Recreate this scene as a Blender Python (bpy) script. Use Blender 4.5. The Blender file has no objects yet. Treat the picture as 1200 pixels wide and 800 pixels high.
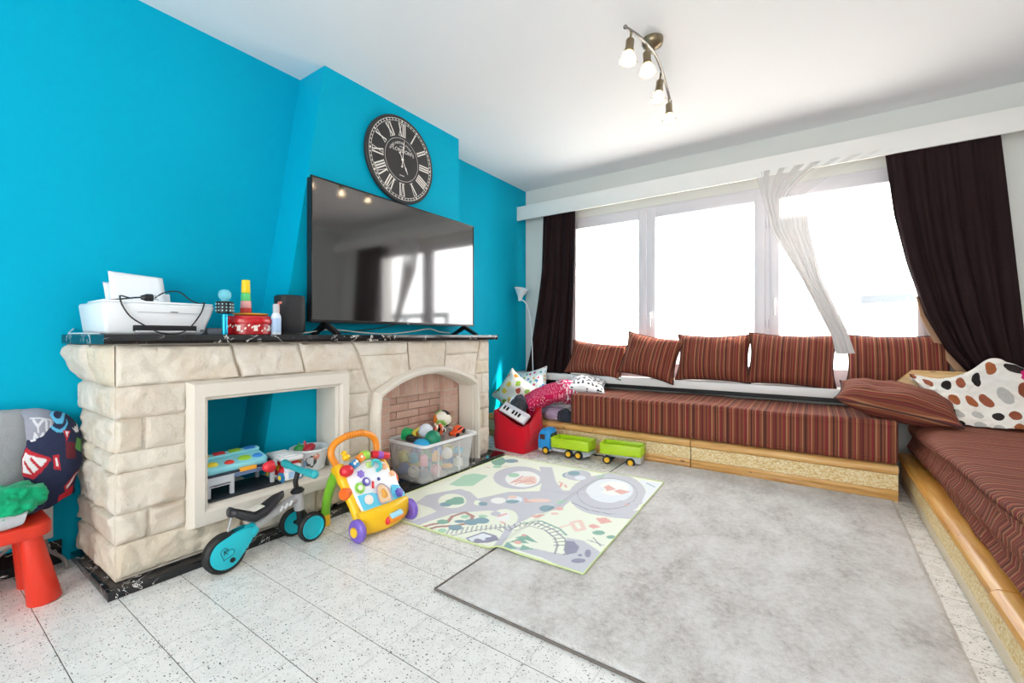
import bpy, bmesh, math, random
from mathutils import Vector, Matrix, Euler, noise
random.seed(7)
PI = math.pi
S = bpy.context.scene
C = bpy.context.scene.collection

# ------------------------------------------------------------------ camera, world, lights, exposure
cam_d = bpy.data.cameras.new('camera')
cam = bpy.data.objects.new('camera', cam_d)
C.objects.link(cam)
cam_d.sensor_fit = 'HORIZONTAL'
cam_d.sensor_width = 36.0
cam_d.lens = 514.2 / 1200.0 * 36.0
cam_d.shift_y = -(400 - 393) / 1200.0
cam_d.clip_start = 0.05
cam.location = (0, 0, 1.0)
cam.rotation_euler = (PI / 2, 0, math.radians(34.67))
S.camera = cam

S.view_settings.view_transform = 'Standard'
S.view_settings.look = 'None'
S.view_settings.gamma = 1.0
S.view_settings.use_curve_mapping = False
S.view_settings.exposure = 1.25
S.cycles.max_bounces = 10
S.cycles.diffuse_bounces = 6
S.cycles.transparent_max_bounces = 24
S.cycles.sample_clamp_indirect = 6.0

W = bpy.data.worlds.new('daylight')
S.world = W
W.use_nodes = True
_bg = W.node_tree.nodes['Background']
_bg.inputs['Color'].default_value = (0.99, 0.985, 0.98, 1)
_bg.inputs['Strength'].default_value = 3.6

def area(name, loc, rot, sx, sy, power, col=(1, 1, 1)):
    d = bpy.data.lights.new(name, 'AREA')
    d.shape = 'RECTANGLE'
    d.size, d.size_y, d.energy, d.color = sx, sy, power, col
    o = bpy.data.objects.new(name, d)
    C.objects.link(o)
    o.location, o.rotation_euler = loc, rot
    return o

_sd = bpy.data.lights.new('sun', 'SUN')
_sd.energy = 7.0
_sd.angle = math.radians(2.0)
_sd.color = (1.0, 0.95, 0.87)
sun = bpy.data.objects.new('sun', _sd)
C.objects.link(sun)
sun.rotation_euler = Vector((-0.78, -0.25, -0.52)).to_track_quat('-Z', 'Y').to_euler()

# sky portals in the window and in the fill-light opening added at the back
for _n, _l, _r, _x, _y in (('sky_portal_window', (-.77, 4.33, 1.42), (-PI / 2, 0, 0), 2.9, 1.66), ('sky_portal_fill', (-.35, -2.42, 1.18), (PI / 2, 0, 0), 2.3, 2.36)):
    area(_n, _l, _r, _x, _y, 1.0).data.cycles.is_portal = True


# ------------------------------------------------------------------ mesh helpers
class MB:
    """Collects shapes in one bmesh."""
    def __init__(s, xf=None):
        s.bm = bmesh.new()
        s.mi = 0
        s.xf = xf or Matrix.Identity(4)

    def v(s, p):
        return s.bm.verts.new(s.xf @ Vector(p))

    def f(s, vs):
        try:
            fc = s.bm.faces.new(vs)
            fc.material_index = s.mi
            return fc
        except ValueError:
            return None

    def merge(s, tmp, M=None):
        M = s.xf @ (M or Matrix.Identity(4))
        mp = {}
        for q in tmp.verts:
            mp[q] = s.bm.verts.new(M @ q.co)
        for fc in tmp.faces:
            s.f([mp[q] for q in fc.verts])
        tmp.free()

    def box(s, c, d, bev=0.0, seg=2, rot=None, taper=None):
        t = bmesh.new()
        bmesh.ops.create_cube(t, size=1.0)
        for q in t.verts:
            k = 1.0
            if taper and q.co.z > 0:
                k = taper
            q.co = Vector((q.co.x * d[0] * k, q.co.y * d[1] * k, q.co.z * d[2]))
        if bev:
            bmesh.ops.bevel(t, geom=t.edges[:], offset=bev, segments=seg, profile=0.5, affect='EDGES', clamp_overlap=True)
        M = Matrix.Translation(c)
        if rot is not None:
            M = M @ Euler(rot).to_matrix().to_4x4()
        s.merge(t, M)

    def bb(s, x0, x1, y0, y1, z0, z1, bev=0.0, seg=2):
        s.box(((x0 + x1) / 2, (y0 + y1) / 2, (z0 + z1) / 2), (abs(x1 - x0), abs(y1 - y0), abs(z1 - z0)), bev, seg)

    def lathe(s, prof, loc=(0, 0, 0), axis=(0, 0, 1), n=28, close=True):
        """prof: list of (radius, height) along axis."""
        q = Vector(axis).to_track_quat('Z', 'Y').to_matrix().to_4x4()
        M = Matrix.Translation(loc) @ q
        rings = []
        for r, h in prof:
            if r <= 1e-6:
                rings.append([s.v(M @ Vector((0, 0, h)))])
            else:
                rings.append([s.v(M @ Vector((r * math.cos(2 * PI * k / n), r * math.sin(2 * PI * k / n), h))) for k in range(n)])
        for a, b in zip(rings, rings[1:]):
            for k in range(n):
                k2 = (k + 1) % n
                if len(a) == 1 and len(b) == 1:
                    continue
                if len(a) == 1:
                    s.f([a[0], b[k], b[k2]])
                elif len(b) == 1:
                    s.f([a[k], a[k2], b[0]])
                else:
                    s.f([a[k], a[k2], b[k2], b[k]])
        if close:
            if len(rings[0]) > 1:
                s.f(list(reversed(rings[0])))
            if len(rings[-1]) > 1:
                s.f(rings[-1])

    def cyl(s, p0, p1, r0, r1=None, n=20, bev=0.0):
        p0, p1 = Vector(p0), Vector(p1)
        r1 = r0 if r1 is None else r1
        L = (p1 - p0).length
        if bev:
            pr = [(r0 - bev, 0), (r0 - bev * .3, bev * .3), (r0, bev), (r1, L - bev), (r1 - bev * .3, L - bev * .3), (r1 - bev, L)]
        else:
            pr = [(r0, 0), (r1, L)]
        s.lathe(pr, p0, p1 - p0, n)

    def ball(s, c, r, nu=20, nv=12, M=None):
        if not hasattr(r, '__len__'):
            r = (r, r, r)
        t = bmesh.new()
        bmesh.ops.create_uvsphere(t, u_segments=nu, v_segments=nv, radius=1.0)
        X = Matrix.Translation(c) @ (M or Matrix.Identity(4)) @ Matrix.Diagonal((r[0], r[1], r[2], 1))
        s.merge(t, X)

    def tube(s, pts, r, n=10, closed=False, flat=1.0):
        pts = [Vector(p) for p in pts]
        N = len(pts)
        rr = r if hasattr(r, '__len__') else [r] * N
        rings = []
        up = None
        for i, p in enumerate(pts):
            if closed:
                t = pts[(i + 1) % N] - pts[i - 1]
            else:
                t = pts[min(i + 1, N - 1)] - pts[max(i - 1, 0)]
            t.normalize()
            if up is None:
                up = Vector((0, 0, 1)) if abs(t.z) < .9 else Vector((1, 0, 0))
            up = (up - t * up.dot(t))
            if up.length < 1e-6:
                up = t.orthogonal()
            up.normalize()
            sd = t.cross(up)
            rings.append([s.v(p + (up * math.sin(2 * PI * k / n) * flat + sd * math.cos(2 * PI * k / n)) * rr[i]) for k in range(n)])
        m = N if closed else N - 1
        for i in range(m):
            a, b = rings[i], rings[(i + 1) % N]
            for k in range(n):
                s.f([a[k], a[(k + 1) % n], b[(k + 1) % n], b[k]])
        if not closed:
            s.f(list(reversed(rings[0])))
            s.f(rings[-1])

    def prism(s, poly, z0, z1, M=None, bev=0.0):
        """poly in local xy, extruded z0..z1, then M."""
        t = bmesh.new()
        a = [t.verts.new((p[0], p[1], z0)) for p in poly]
        b = [t.verts.new((p[0], p[1], z1)) for p in poly]
        n = len(poly)
        t.faces.new(list(reversed(a)))
        t.faces.new(b)
        for k in range(n):
            t.faces.new([a[k], a[(k + 1) % n], b[(k + 1) % n], b[k]])
        bmesh.ops.recalc_face_normals(t, faces=t.faces[:])
        if bev:
            es = [e for e in t.edges if abs(e.verts[0].co.z - e.verts[1].co.z) < 1e-9]
            bmesh.ops.bevel(t, geom=es, offset=bev, segments=2, profile=0.5, affect='EDGES', clamp_overlap=True)
        s.merge(t, M)

    def grid(s, nu, nv, fn, cu=False, cv=False, uv=None):
        g = [[s.v(fn(i / (nu if cu else nu - 1), j / (nv if cv else nv - 1))) for j in range(nv)] for i in range(nu)]
        lay = s.bm.loops.layers.uv.verify() if uv else None
        for i in range(nu if cu else nu - 1):
            for j in range(nv if cv else nv - 1):
                fc = s.f([g[i][j], g[(i + 1) % nu][j], g[(i + 1) % nu][(j + 1) % nv], g[i][(j + 1) % nv]])
                if lay and fc:
                    for lp, (a, b) in zip(fc.loops, ((i, j), (i + 1, j), (i + 1, j + 1), (i, j + 1))):
                        lp[lay].uv = (a / (nu - 1) * uv[0], b / (nv - 1) * uv[1])
        return g

    def text(s, body, size, M, depth=0.0004, arc=None):
        """flat lettering laid in the local xy plane of M, its middle at the origin."""
        cu = bpy.data.curves.new('lettering', 'FONT')
        cu.body = body
        cu.size = size
        cu.align_x, cu.align_y = 'CENTER', 'CENTER'
        cu.extrude = depth
        cu.resolution_u = 2
        o = bpy.data.objects.new('lettering', cu)
        C.objects.link(o)
        dg = bpy.context.evaluated_depsgraph_get()
        me = bpy.data.meshes.new_from_object(o.evaluated_get(dg))
        t = bmesh.new()
        t.from_mesh(me)
        bpy.data.objects.remove(o)
        bpy.data.curves.remove(cu)
        bpy.data.meshes.remove(me)
        s.merge(t, M)


ROOTM = {}      # root name -> matrix, and whether its parts are given in world metres

def _root(o):
    while o.parent:
        o = o.parent
    return o

def thing(name, label, cat, loc=(0, 0, 0), rz=0.0, group=None, world=False):
    o = bpy.data.objects.new(name, None)
    C.objects.link(o)
    o.empty_display_size = 0.05
    o.location = loc
    o.rotation_euler = (0, 0, rz)
    o['label'], o['category'] = label, cat
    if group:
        o['group'] = group
    ROOTM[o.name] = (Matrix.Translation(loc) @ Matrix.Rotation(rz, 4, 'Z'), world)
    return o

def obj(name, mb, mats, parent=None, smooth=35, kind=None, label=None, norm=True, mods=()):
    bm = mb.bm
    if parent is not None:
        M, w = ROOTM[_root(parent).name]
        if w:
            bm.transform(M.inverted())
    if norm:
        bmesh.ops.recalc_face_normals(bm, faces=bm.faces[:])
    me = bpy.data.meshes.new(name)
    bm.to_mesh(me)
    bm.free()
    for m in (mats if isinstance(mats, (list, tuple)) else [mats]):
        me.materials.append(m)
    if smooth is not None:
        for p in me.polygons:
            p.use_smooth = True
        me.set_sharp_from_angle(angle=math.radians(smooth))
    o = bpy.data.objects.new(name, me)
    C.objects.link(o)
    if parent is not None:
        o.parent = parent
    if kind:
        o['kind'] = kind
    if label:
        o['label'] = label
    for t, kw in mods:
        m = o.modifiers.new(t.lower(), t)
        for k, val in kw.items():
            setattr(m, k, val)
    return o

def tag(o, label, cat, group=None):
    o['label'], o['category'] = label, cat
    if group:
        o['group'] = group
    return o

def dup_tree(root, loc, rz, label):
    r = root.copy()
    C.objects.link(r)
    r.location, r.rotation_euler = loc, (0, 0, rz)
    r['label'] = label
    for ch in list(root.children):
        c = ch.copy()
        C.objects.link(c)
        c.parent = r
        for g in ch.children:
            d = g.copy()
            C.objects.link(d)
            d.parent = c
    return r

def spline(pts, n=8, closed=False):
    pts = [Vector(p) for p in pts]
    N = len(pts)
    out = []
    for i in range(N if closed else N - 1):
        p0 = pts[(i - 1) % N] if closed else pts[max(i - 1, 0)]
        p1, p2 = pts[i], pts[(i + 1) % N]
        p3 = pts[(i + 2) % N] if closed else pts[min(i + 2, N - 1)]
        for k in range(n):
            t = k / n
            out.append(0.5 * ((2 * p1) + (p2 - p0) * t + (2 * p0 - 5 * p1 + 4 * p2 - p3) * t * t + (3 * p1 - p0 - 3 * p2 + p3) * t ** 3))
    if not closed:
        out.append(pts[-1])
    return out

def lerp(a, b, t):
    return a + (b - a) * t

def interp(tab, t):
    """piecewise linear table [(t, value...)]."""
    if t <= tab[0][0]:
        return tab[0][1:]
    for a, b in zip(tab, tab[1:]):
        if t <= b[0]:
            k = (t - a[0]) / (b[0] - a[0])
            return tuple(lerp(x, y, k) for x, y in zip(a[1:], b[1:]))
    return tab[-1][1:]

# ------------------------------------------------------------------ materials
def lin(h):
    h = h.lstrip('#')
    r = [int(h[i:i + 2], 16) / 255 for i in (0, 2, 4)]
    return tuple(c / 12.92 if c <= 0.04045 else ((c + 0.055) / 1.055) ** 2.4 for c in r) + (1,)

class NT:
    def __init__(s, name):
        s.m = bpy.data.materials.new(name)
        s.m.use_nodes = True
        s.t = s.m.node_tree
        s.b = s.t.nodes['Principled BSDF']

    def n(s, typ, **kw):
        nd = s.t.nodes.new('ShaderNode' + typ)
        for k, val in kw.items():
            if k.startswith('i_'):
                nd.inputs[k[2:]].default_value = val
            elif isinstance(k, str) and k.startswith('n_'):
                nd.inputs[int(k[2:])].default_value = val
            else:
                setattr(nd, k, val)
        return nd

    def l(s, a, b):
        s.t.links.new(a, b)

    def math(s, op, a, b=None, c=None, clamp=False):
        nd = s.t.nodes.new('ShaderNodeMath')
        nd.operation = op
        nd.use_clamp = clamp
        for i, x in enumerate((a, b, c)):
            if x is None:
                continue
            if isinstance(x, (int, float)):
                nd.inputs[i].default_value = x
            else:
                s.l(x, nd.inputs[i])
        return nd.outputs[0]

    def mix(s, fac, a, b):
        nd = s.t.nodes.new('ShaderNodeMix')
        nd.data_type = 'RGBA'
        for i, x in ((0, fac), (6, a), (7, b)):
            if isinstance(x, (int, float)):
                nd.inputs[i].default_value = x
            elif isinstance(x, tuple):
                nd.inputs[i].default_value = x
            else:
                s.l(x, nd.inputs[i])
        return nd.outputs[2]

    def ramp(s, fac, stops, mode='LINEAR'):
        nd = s.t.nodes.new('ShaderNodeValToRGB')
        cr = nd.color_ramp
        cr.interpolation = mode
        while len(cr.elements) < len(stops):
            cr.elements.new(0.5)
        for e, (p, c) in zip(cr.elements, stops):
            e.position = p
            e.color = lin(c) if isinstance(c, str) else c
        if fac is not None:
            s.l(fac, nd.inputs[0])
        return nd.outputs[0]

    def coord(s, which='Object', scale=None):
        tc = s.n('TexCoord')
        o = tc.outputs[which]
        if scale:
            mp = s.n('Mapping')
            mp.inputs['Scale'].default_value = scale if hasattr(scale, '__len__') else (scale,) * 3
            s.l(o, mp.inputs['Vector'])
            o = mp.outputs[0]
        return o

    def noise(s, scale, detail=3, rough=.5, co=None):
        nd = s.n('TexNoise', i_Scale=scale, i_Detail=detail, i_Roughness=rough)
        s.l(co if co is not None else s.coord(), nd.inputs['Vector'])
        return nd.outputs['Fac']

    def bump(s, h, strength=.3, dist=.01):
        nd = s.n('Bump', i_Strength=strength, i_Distance=dist)
        s.l(h, nd.inputs['Height'])
        s.l(nd.outputs[0], s.b.inputs['Normal'])

    def set(s, **kw):
        for k, val in kw.items():
            s.b.inputs[k.replace('_', ' ')].default_value = val
        return s

_cache = {}
def pm(h, rough=.5, var=.06, sc=6.0, bump=0.0, bsc=60.0, metal=0.0, coat=0.0, spec=.5, sheen=0.0):
    """plain paint / plastic / metal / cloth with a little procedural unevenness."""
    key = (h, rough, var, sc, bump, bsc, metal, coat, spec, sheen)
    if key in _cache:
        return _cache[key]
    m = NT('material_' + h.strip('#'))
    c = lin(h)
    f = m.noise(sc, 3)
    a = tuple(x * (1 - var) for x in c[:3]) + (1,)
    b = tuple(min(1, x * (1 + var)) for x in c[:3]) + (1,)
    m.l(m.mix(f, a, b), m.b.inputs['Base Color'])
    m.set(Roughness=rough, Metallic=metal)
    m.b.inputs['Coat Weight'].default_value = coat
    m.b.inputs['Specular IOR Level'].default_value = spec
    m.b.inputs['Sheen Weight'].default_value = sheen
    if bump:
        m.bump(m.noise(bsc, 2), bump, .004)
    _cache[key] = m.m
    return m.m

def plastic(h, rough=.32):
    return pm(h, rough, .03, 8.0)

def cloth(h, var=.1):
    return pm(h, .9, var, 14.0, .35, 220.0, sheen=.15, spec=.2)

def clear_plastic(name, tint, alpha, rough=.3):
    m = NT(name)
    tr = m.n('BsdfTransparent')
    f = m.math('ADD', m.math('MULTIPLY', m.noise(9, 2), .12), alpha - .06)
    m.set(Base_Color=lin(tint), Roughness=rough)
    mx = m.n('MixShader')
    m.l(f, mx.inputs[0])
    m.l(tr.outputs[0], mx.inputs[1])
    m.l(m.b.outputs[0], mx.inputs[2])
    m.l(mx.outputs[0], m.t.nodes['Material Output'].inputs['Surface'])
    return m.m

def glass_pane():
    m = NT('window_glass')
    tr = m.n('BsdfTransparent')
    gl = m.n('BsdfGlossy', i_Roughness=.02)
    fr = m.n('LayerWeight', i_Blend=.5)
    f = m.math('MULTIPLY', m.math('POWER', fr.outputs['Facing'], 4.0), m.math('ADD', m.math('MULTIPLY', m.noise(3), .06), .22))
    f = m.math('ADD', f, .025)
    mx = m.n('MixShader')
    m.l(f, mx.inputs[0])
    m.l(tr.outputs[0], mx.inputs[1])
    m.l(gl.outputs[0], mx.inputs[2])
    m.l(mx.outputs[0], m.t.nodes['Material Output'].inputs['Surface'])
    return m.m

def stripes(name, axis, period, wob=0.0, shift=0.0, sheen=0.0):
    m = NT(name)
    co = m.coord()
    sp = m.n('SeparateXYZ')
    m.l(co, sp.inputs[0])
    x = sp.outputs['XYZ'.index(axis)]
    if wob:
        x = m.math('ADD', x, m.math('MULTIPLY', m.math('SUBTRACT', m.noise(5, 2), .5), wob))
    fr = m.math('FRACT', m.math('ADD', m.math('MULTIPLY', x, 1 / period), shift))
    A, B, R, K, T = '#7e442e', '#5c2a21', '#7c1a26', '#1c1212', '#a1714f'
    seq = [(0, A), (.07, B), (.11, A), (.16, R), (.20, B), (.23, T), (.27, A), (.33, K), (.365, A), (.41, B), (.44, T), (.47, R), (.52, B), (.56, A),
           (.62, T), (.65, B), (.69, K), (.715, B), (.75, A), (.80, R), (.83, T), (.86, A), (.91, B), (.95, R), (.975, K)]
    col = m.ramp(fr, seq, 'CONSTANT')
    weave = m.noise(260, 2)
    m.l(m.mix(m.math('MULTIPLY', weave, .22), col, lin('#a5695a')), m.b.inputs['Base Color'])
    m.set(Roughness=.85)
    m.b.inputs['Specular IOR Level'].default_value = .25
    m.b.inputs['Sheen Weight'].default_value = sheen
    m.b.inputs['Sheen Tint'].default_value = lin('#e0a898')
    m.bump(m.math('ADD', m.noise(300, 2), m.math('MULTIPLY', m.math('SINE', m.math('MULTIPLY', x, 2 * PI * 26 / period)), .4)), .25, .003)
    return m.m

def dots_print(name, base, cols, scale, radius, co='UV', rand=.35, prob=1.0, squash=None, wob=.008):
    """spots of several colours scattered on cloth."""
    m = NT(name)
    c = m.coord(co, squash)
    vo = m.n('TexVoronoi', voronoi_dimensions='2D', i_Scale=scale, i_Randomness=rand)
    m.l(c, vo.inputs['Vector'])
    edge = m.math('LESS_THAN', m.math('ADD', vo.outputs['Distance'], m.math('MULTIPLY', m.math('SUBTRACT', m.noise(40, 1), .5), wob * 2)), radius)
    wn = m.n('SeparateColor')
    m.l(vo.outputs['Color'], wn.inputs[0])
    k = len(cols)
    col = m.ramp(wn.outputs[0], [(i / k, h) for i, h in enumerate(cols)], 'CONSTANT')
    if prob < 1:
        edge = m.math('MULTIPLY', edge, m.math('LESS_THAN', wn.outputs[1], prob))
    m.l(m.mix(edge, lin(base), col), m.b.inputs['Base Color'])
    m.set(Roughness=.9)
    m.b.inputs['Specular IOR Level'].default_value = .2
    m.bump(m.noise(180, 2), .25, .003)
    return m.m

def wood(name, a, b, c, scale=(2, 18, 18), rough=.35, knots=True):
    m = NT(name)
    co = m.coord('Object', scale)
    nz = m.noise(2.2, 5, .6, co)
    wv = m.n('TexNoise', i_Scale=9.0, i_Detail=4)
    m.l(co, wv.inputs['Vector'])
    col = m.ramp(m.math('ADD', m.math('MULTIPLY', nz, .75), m.math('MULTIPLY', wv.outputs['Fac'], .25)), [(.3, a), (.52, b), (.75, c)])
    if knots:
        vo = m.n('TexVoronoi', i_Scale=5.0)
        m.l(m.coord('Object', (1, 2.2, 2.2)), vo.inputs['Vector'])
        kn = m.math('LESS_THAN', vo.outputs['Distance'], .09)
        col = m.mix(m.math('MULTIPLY', kn, .6), col, lin('#5a3216'))
    m.l(col, m.b.inputs['Base Color'])
    m.set(Roughness=rough)
    m.bump(nz, .1, .004)
    return m.m

def chipboard():
    m = NT('strand_board')
    vo = m.n('TexVoronoi', i_Scale=1.0)
    m.l(m.coord('Object', (110, 110, 150)), vo.inputs['Vector'])
    sc = m.n('SeparateColor')
    m.l(vo.outputs['Color'], sc.inputs[0])
    col = m.ramp(sc.outputs[0], [(0, '#d0ab68'), (.3, '#e2c78c'), (.7, '#ecd7a8'), (1, '#f4e8c8')])
    m.l(col, m.b.inputs['Base Color'])
    m.set(Roughness=.7)
    m.bump(vo.outputs['Distance'], .12, .002)
    return m.m

def tiles():
    m = NT('terrazzo_tiles')
    tc = m.n('TexCoord')
    sp = m.n('SeparateXYZ')
    m.l(tc.outputs['Object'], sp.inputs[0])
    fx = m.math('FRACT', m.math('MULTIPLY', m.math('SUBTRACT', sp.outputs[0], .07 - 10), 5.0))
    fy = m.math('FRACT', m.math('MULTIPLY', m.math('SUBTRACT', sp.outputs[1], .12 - 10), 5.0))
    gx = m.math('LESS_THAN', m.math('ABSOLUTE', m.math('SUBTRACT', fx, .5)), .4965)
    gy = m.math('LESS_THAN', m.math('ABSOLUTE', m.math('SUBTRACT', fy, .5)), .4940)
    # chips
    base = m.mix(m.noise(14, 4), lin('#e0ddd8'), lin('#edebe8'))
    out = base
    for scale, rad, cols, seed in ((75, .13, ('#2c2a28', '#8c857c', '#4b4642'), 0.0), (150, .15, ('#b3ada5', '#c9c3b8', '#8f8a83'), 7.3), (45, .095, ('#1d1b1a', '#5a534d', '#2c2926'), 3.1)):
        mp = m.n('Mapping')
        mp.inputs['Location'].default_value = (seed, seed * .7, 0)
        mp.inputs['Scale'].default_value = (1, 1.5, 1)
        m.l(tc.outputs['Object'], mp.inputs['Vector'])
        vo = m.n('TexVoronoi', voronoi_dimensions='2D', i_Scale=float(scale))
        m.l(mp.outputs[0], vo.inputs['Vector'])
        cs = m.n('SeparateColor')
        m.l(vo.outputs['Color'], cs.inputs[0])
        on = m.math('MULTIPLY', m.math('LESS_THAN', vo.outputs['Distance'], m.math('MULTIPLY', cs.outputs[1], rad * 1.8)), m.math('LESS_THAN', cs.outputs[2], .42))
        ch = m.ramp(cs.outputs[0], [(0, cols[0]), (.33, cols[1]), (.66, cols[2])], 'CONSTANT')
        out = m.mix(on, out, ch)
    out = m.mix(gx, lin('#a09a92'), out)
    out = m.mix(gy, lin('#3f3a36'), out)
    m.l(out, m.b.inputs['Base Color'])
    m.l(m.math('ADD', m.math('MULTIPLY', m.noise(20, 2), .12), .22), m.b.inputs['Roughness'])
    m.b.inputs['Specular IOR Level'].default_value = .45
    m.bump(m.math('MULTIPLY', gx, gy), .15, .002)
    return m.m

def island_tone(name, stops, nscale=9, rough=.85, bump=.5, bscale=30, veins=None):
    """each loose block of the mesh takes its own tone."""
    m = NT(name)
    g = m.n('NewGeometry')
    base = m.ramp(g.outputs['Random Per Island'], stops)
    n1 = m.noise(nscale, 5, .6)
    col = m.mix(m.math('MULTIPLY', m.ramp(n1, [(.42, '#000000'), (.72, '#ffffff')]), .55), base, lin(veins or '#b99f78'))
    m.l(col, m.b.inputs['Base Color'])
    m.set(Roughness=rough)
    m.b.inputs['Specular IOR Level'].default_value = .25
    m.bump(m.noise(bscale, 6, .65), bump, .012)
    return m.m

def marble():
    m = NT('black_veined_marble')
    co = m.coord('Object', (1, 1, 1))
    n1 = m.n('TexNoise', i_Scale=5.0, i_Detail=6.0, i_Roughness=.6, i_Distortion=1.6)
    m.l(co, n1.inputs['Vector'])
    v = m.math('ABSOLUTE', m.math('SUBTRACT', n1.outputs['Fac'], .5))
    vein = m.math('MULTIPLY', m.math('LESS_THAN', v, .0065), m.ramp(m.noise(9, 2), [(.48, '#000000'), (.56, '#ffffff')]))
    m.l(m.mix(vein, m.mix(m.noise(12, 4), lin('#141416'), lin('#232326')), lin('#d9d6d2')), m.b.inputs['Base Color'])
    m.set(Roughness=.1)
    return m.m
# ------------------------------------------------------------------ the room
XW, YW, ZC = -2.74, 4.24, 2.65          # blue wall, window wall, ceiling
XR, YB = 1.56, -2.3
M_blue = pm('#00a8c8', .6, .03, 2.2, .06, 160.0, spec=.08)
M_white = pm('#e9ebe8', .75, .02, 2.0, .05, 120.0)
M_ceil = pm('#ececee', .85, .015, 1.5)
M_pvc = pm('#dcd9de', .35, .02, 5.0)
M_black = pm('#121214', .35, .1, 10.0)
M_marble = marble()

m = MB(); m.bb(XW - .1, XR + .1, YB - .1, YW + .25, -.06, 0); obj('floor', m, tiles(), kind='structure', smooth=None)
m = MB(); m.bb(XW - .1, XR + .1, YB - .1, YW + .25, ZC, ZC + .08); obj('ceiling', m, M_ceil, kind='structure', smooth=None)
m = MB(); m.bb(XW - .1, XW, YB - .1, YW + .25, 0, ZC); obj('wall_left', m, M_blue, kind='structure', smooth=None)
m = MB(); m.bb(XR, XR + .1, YB - .1, YW + .25, 0, ZC); obj('wall_right', m, M_white, kind='structure', smooth=None)
WX0, WX1, WZ0, WZ1 = -2.22, .68, .60, 2.245
m = MB()
m.bb(XW, WX0, YW, YW + .25, 0, ZC); m.bb(WX1, XR, YW, YW + .25, 0, ZC)
m.bb(WX0, WX1, YW, YW + .25, 0, WZ0); m.bb(WX0, WX1, YW, YW + .25, WZ1, ZC)
obj('wall_far', m, pm('#dedfda', .75, .02, 2.0, .05, 120.0), kind='structure', smooth=None)
# back wall with a wide unseen opening, added to let in fill daylight
PX0, PX1, PZ1 = -1.5, .8, 2.35
m = MB()
m.bb(XW, PX0, YB - .1, YB, 0, ZC); m.bb(PX1, XR, YB - .1, YB, 0, ZC); m.bb(PX0, PX1, YB - .1, YB, PZ1, ZC)
obj('wall_back', m, M_white, kind='structure', smooth=None)
# chimney breast, its left flank splayed
ya, yb = 1.555 - .158 * 2.65, 1.555
m = MB()
xb = -2.467
P8 = [(XW, ya, 0), (xb, ya, 0), (xb, 2.779, 0), (XW, 2.779, 0), (XW, yb, ZC), (xb, yb, ZC), (xb, 2.779, ZC), (XW, 2.779, ZC)]
vs = [m.v(p) for p in P8]
for q in ((3, 2, 1, 0), (4, 5, 6, 7), (0, 1, 5, 4), (1, 2, 6, 5), (2, 3, 7, 6), (3, 0, 4, 7)):
    m.f([vs[i] for i in q])
obj('wall_chimney_breast', m, M_blue, kind='structure', smooth=None)
m = MB(); m.bb(XW, XW + .012, YB, .462, 0, .104, .003); obj('baseboard_left', m, M_marble, kind='structure')
# pelmet box above the window
m = MB(); m.bb(XW, XR, 4.056, 4.075, 2.278, 2.43, .002); m.bb(XW, XR, 4.075, YW, 2.41, 2.43)
obj('trim_1', m, pm('#eceae6', .6, .02, 3.0), kind='structure')
# broad window sill
m = MB(); m.bb(XW, XR, 4.03, YW, .535, .603, .004); obj('trim_2', m, pm('#ecebe9', .4, .02, 3.0), kind='structure')

m = MB(); m.bb(-2.30, 1.5, 4.045, 4.20, .500, .535, .002); obj('sill_shade_strip', m, pm('#1b1a1a', .6, .1, 8.0), kind='structure')  # black strip added to stand for the shade gap under the sill

# front window: frame, sashes, panes and handles
win = thing('window_1', 'wide white three part window in the far wall', 'window', (-.77, YW, WZ0), world=True)
del win['label'], win['category']
win['kind'] = 'structure'
y0, y1 = 4.235, 4.30
m = MB()
m.bb(WX0, WX1, y0 + .015, y1, WZ0, .655); m.bb(WX0, WX1, y0 + .015, y1, 2.215, WZ1)
m.bb(WX0, -2.17, y0 + .015, y1, .655, 2.215); m.bb(.64, WX1, y0 + .015, y1, .655, 2.215)
m.bb(-.36, -.30, y0 + .02, y1, .655, 2.215)
obj('window_frame', m, M_pvc, win)
M_glass = glass_pane()
for (a, b, l, r) in ((-2.17, -1.354, .07, .07), (-1.346, -.347, .085, .082), (-.314, .64, .068, .04)):
    m = MB()
    zb, zt = .65, 2.218
    m.bb(a, a + l, y0, y1 - .01, zb, zt, .004); m.bb(b - r, b, y0, y1 - .01, zb, zt, .004)
    m.bb(a + l, b - r, y0, y1 - .01, zb, zb + .085, .004); m.bb(a + l, b - r, y0, y1 - .01, zt - .085, zt, .004)
    sash = obj('window_sash', m, M_pvc, win)
    m = MB(); m.bb(a + l - .01, b - r + .01, y1 - .045, y1 - .039, zb + .075, zt - .075)
    obj('window_pane', m, M_glass, sash, smooth=None)
for z in (.80, 1.06, 1.9):
    m = MB(); m.cyl((-.331, y0 - .002, z), (-.331, y0 - .002, z + .07), .009, n=12)
    obj('hinge', m, M_pvc, win)
for x, z in ((-1.30, 1.20), (-.282, 1.28)):
    m = MB()
    m.bb(x - .014, x + .014, y0 - .012, y0, z - .035, z + .035, .004)
    m.cyl((x, y0 - .01, z + .01), (x, y0 - .042, z + .01), .008, n=12)
    m.bb(x - .010, x + .010, y0 - .055, y0 - .040, z - .115, z + .022, .006)
    obj('window_handle', m, pm('#dcdadc', .25, .03, 8.0), win)
# frame of the unseen opening added for fill daylight
fill_opening = thing('added_opening', 'x', 'x', (-.4, YB, 0), world=True)
del fill_opening['label'], fill_opening['category']
fill_opening['kind'] = 'structure'
m = MB()
for x in (PX0, -.74, -.03, PX1 - .07):
    m.bb(x, x + .07, YB - .08, YB - .02, 0, PZ1)
m.bb(PX0, PX1, YB - .08, YB - .02, PZ1 - .07, PZ1); m.bb(PX0, PX1, YB - .08, YB - .02, 0, .07)
obj('window_frame', m, M_pvc, fill_opening)

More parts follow.
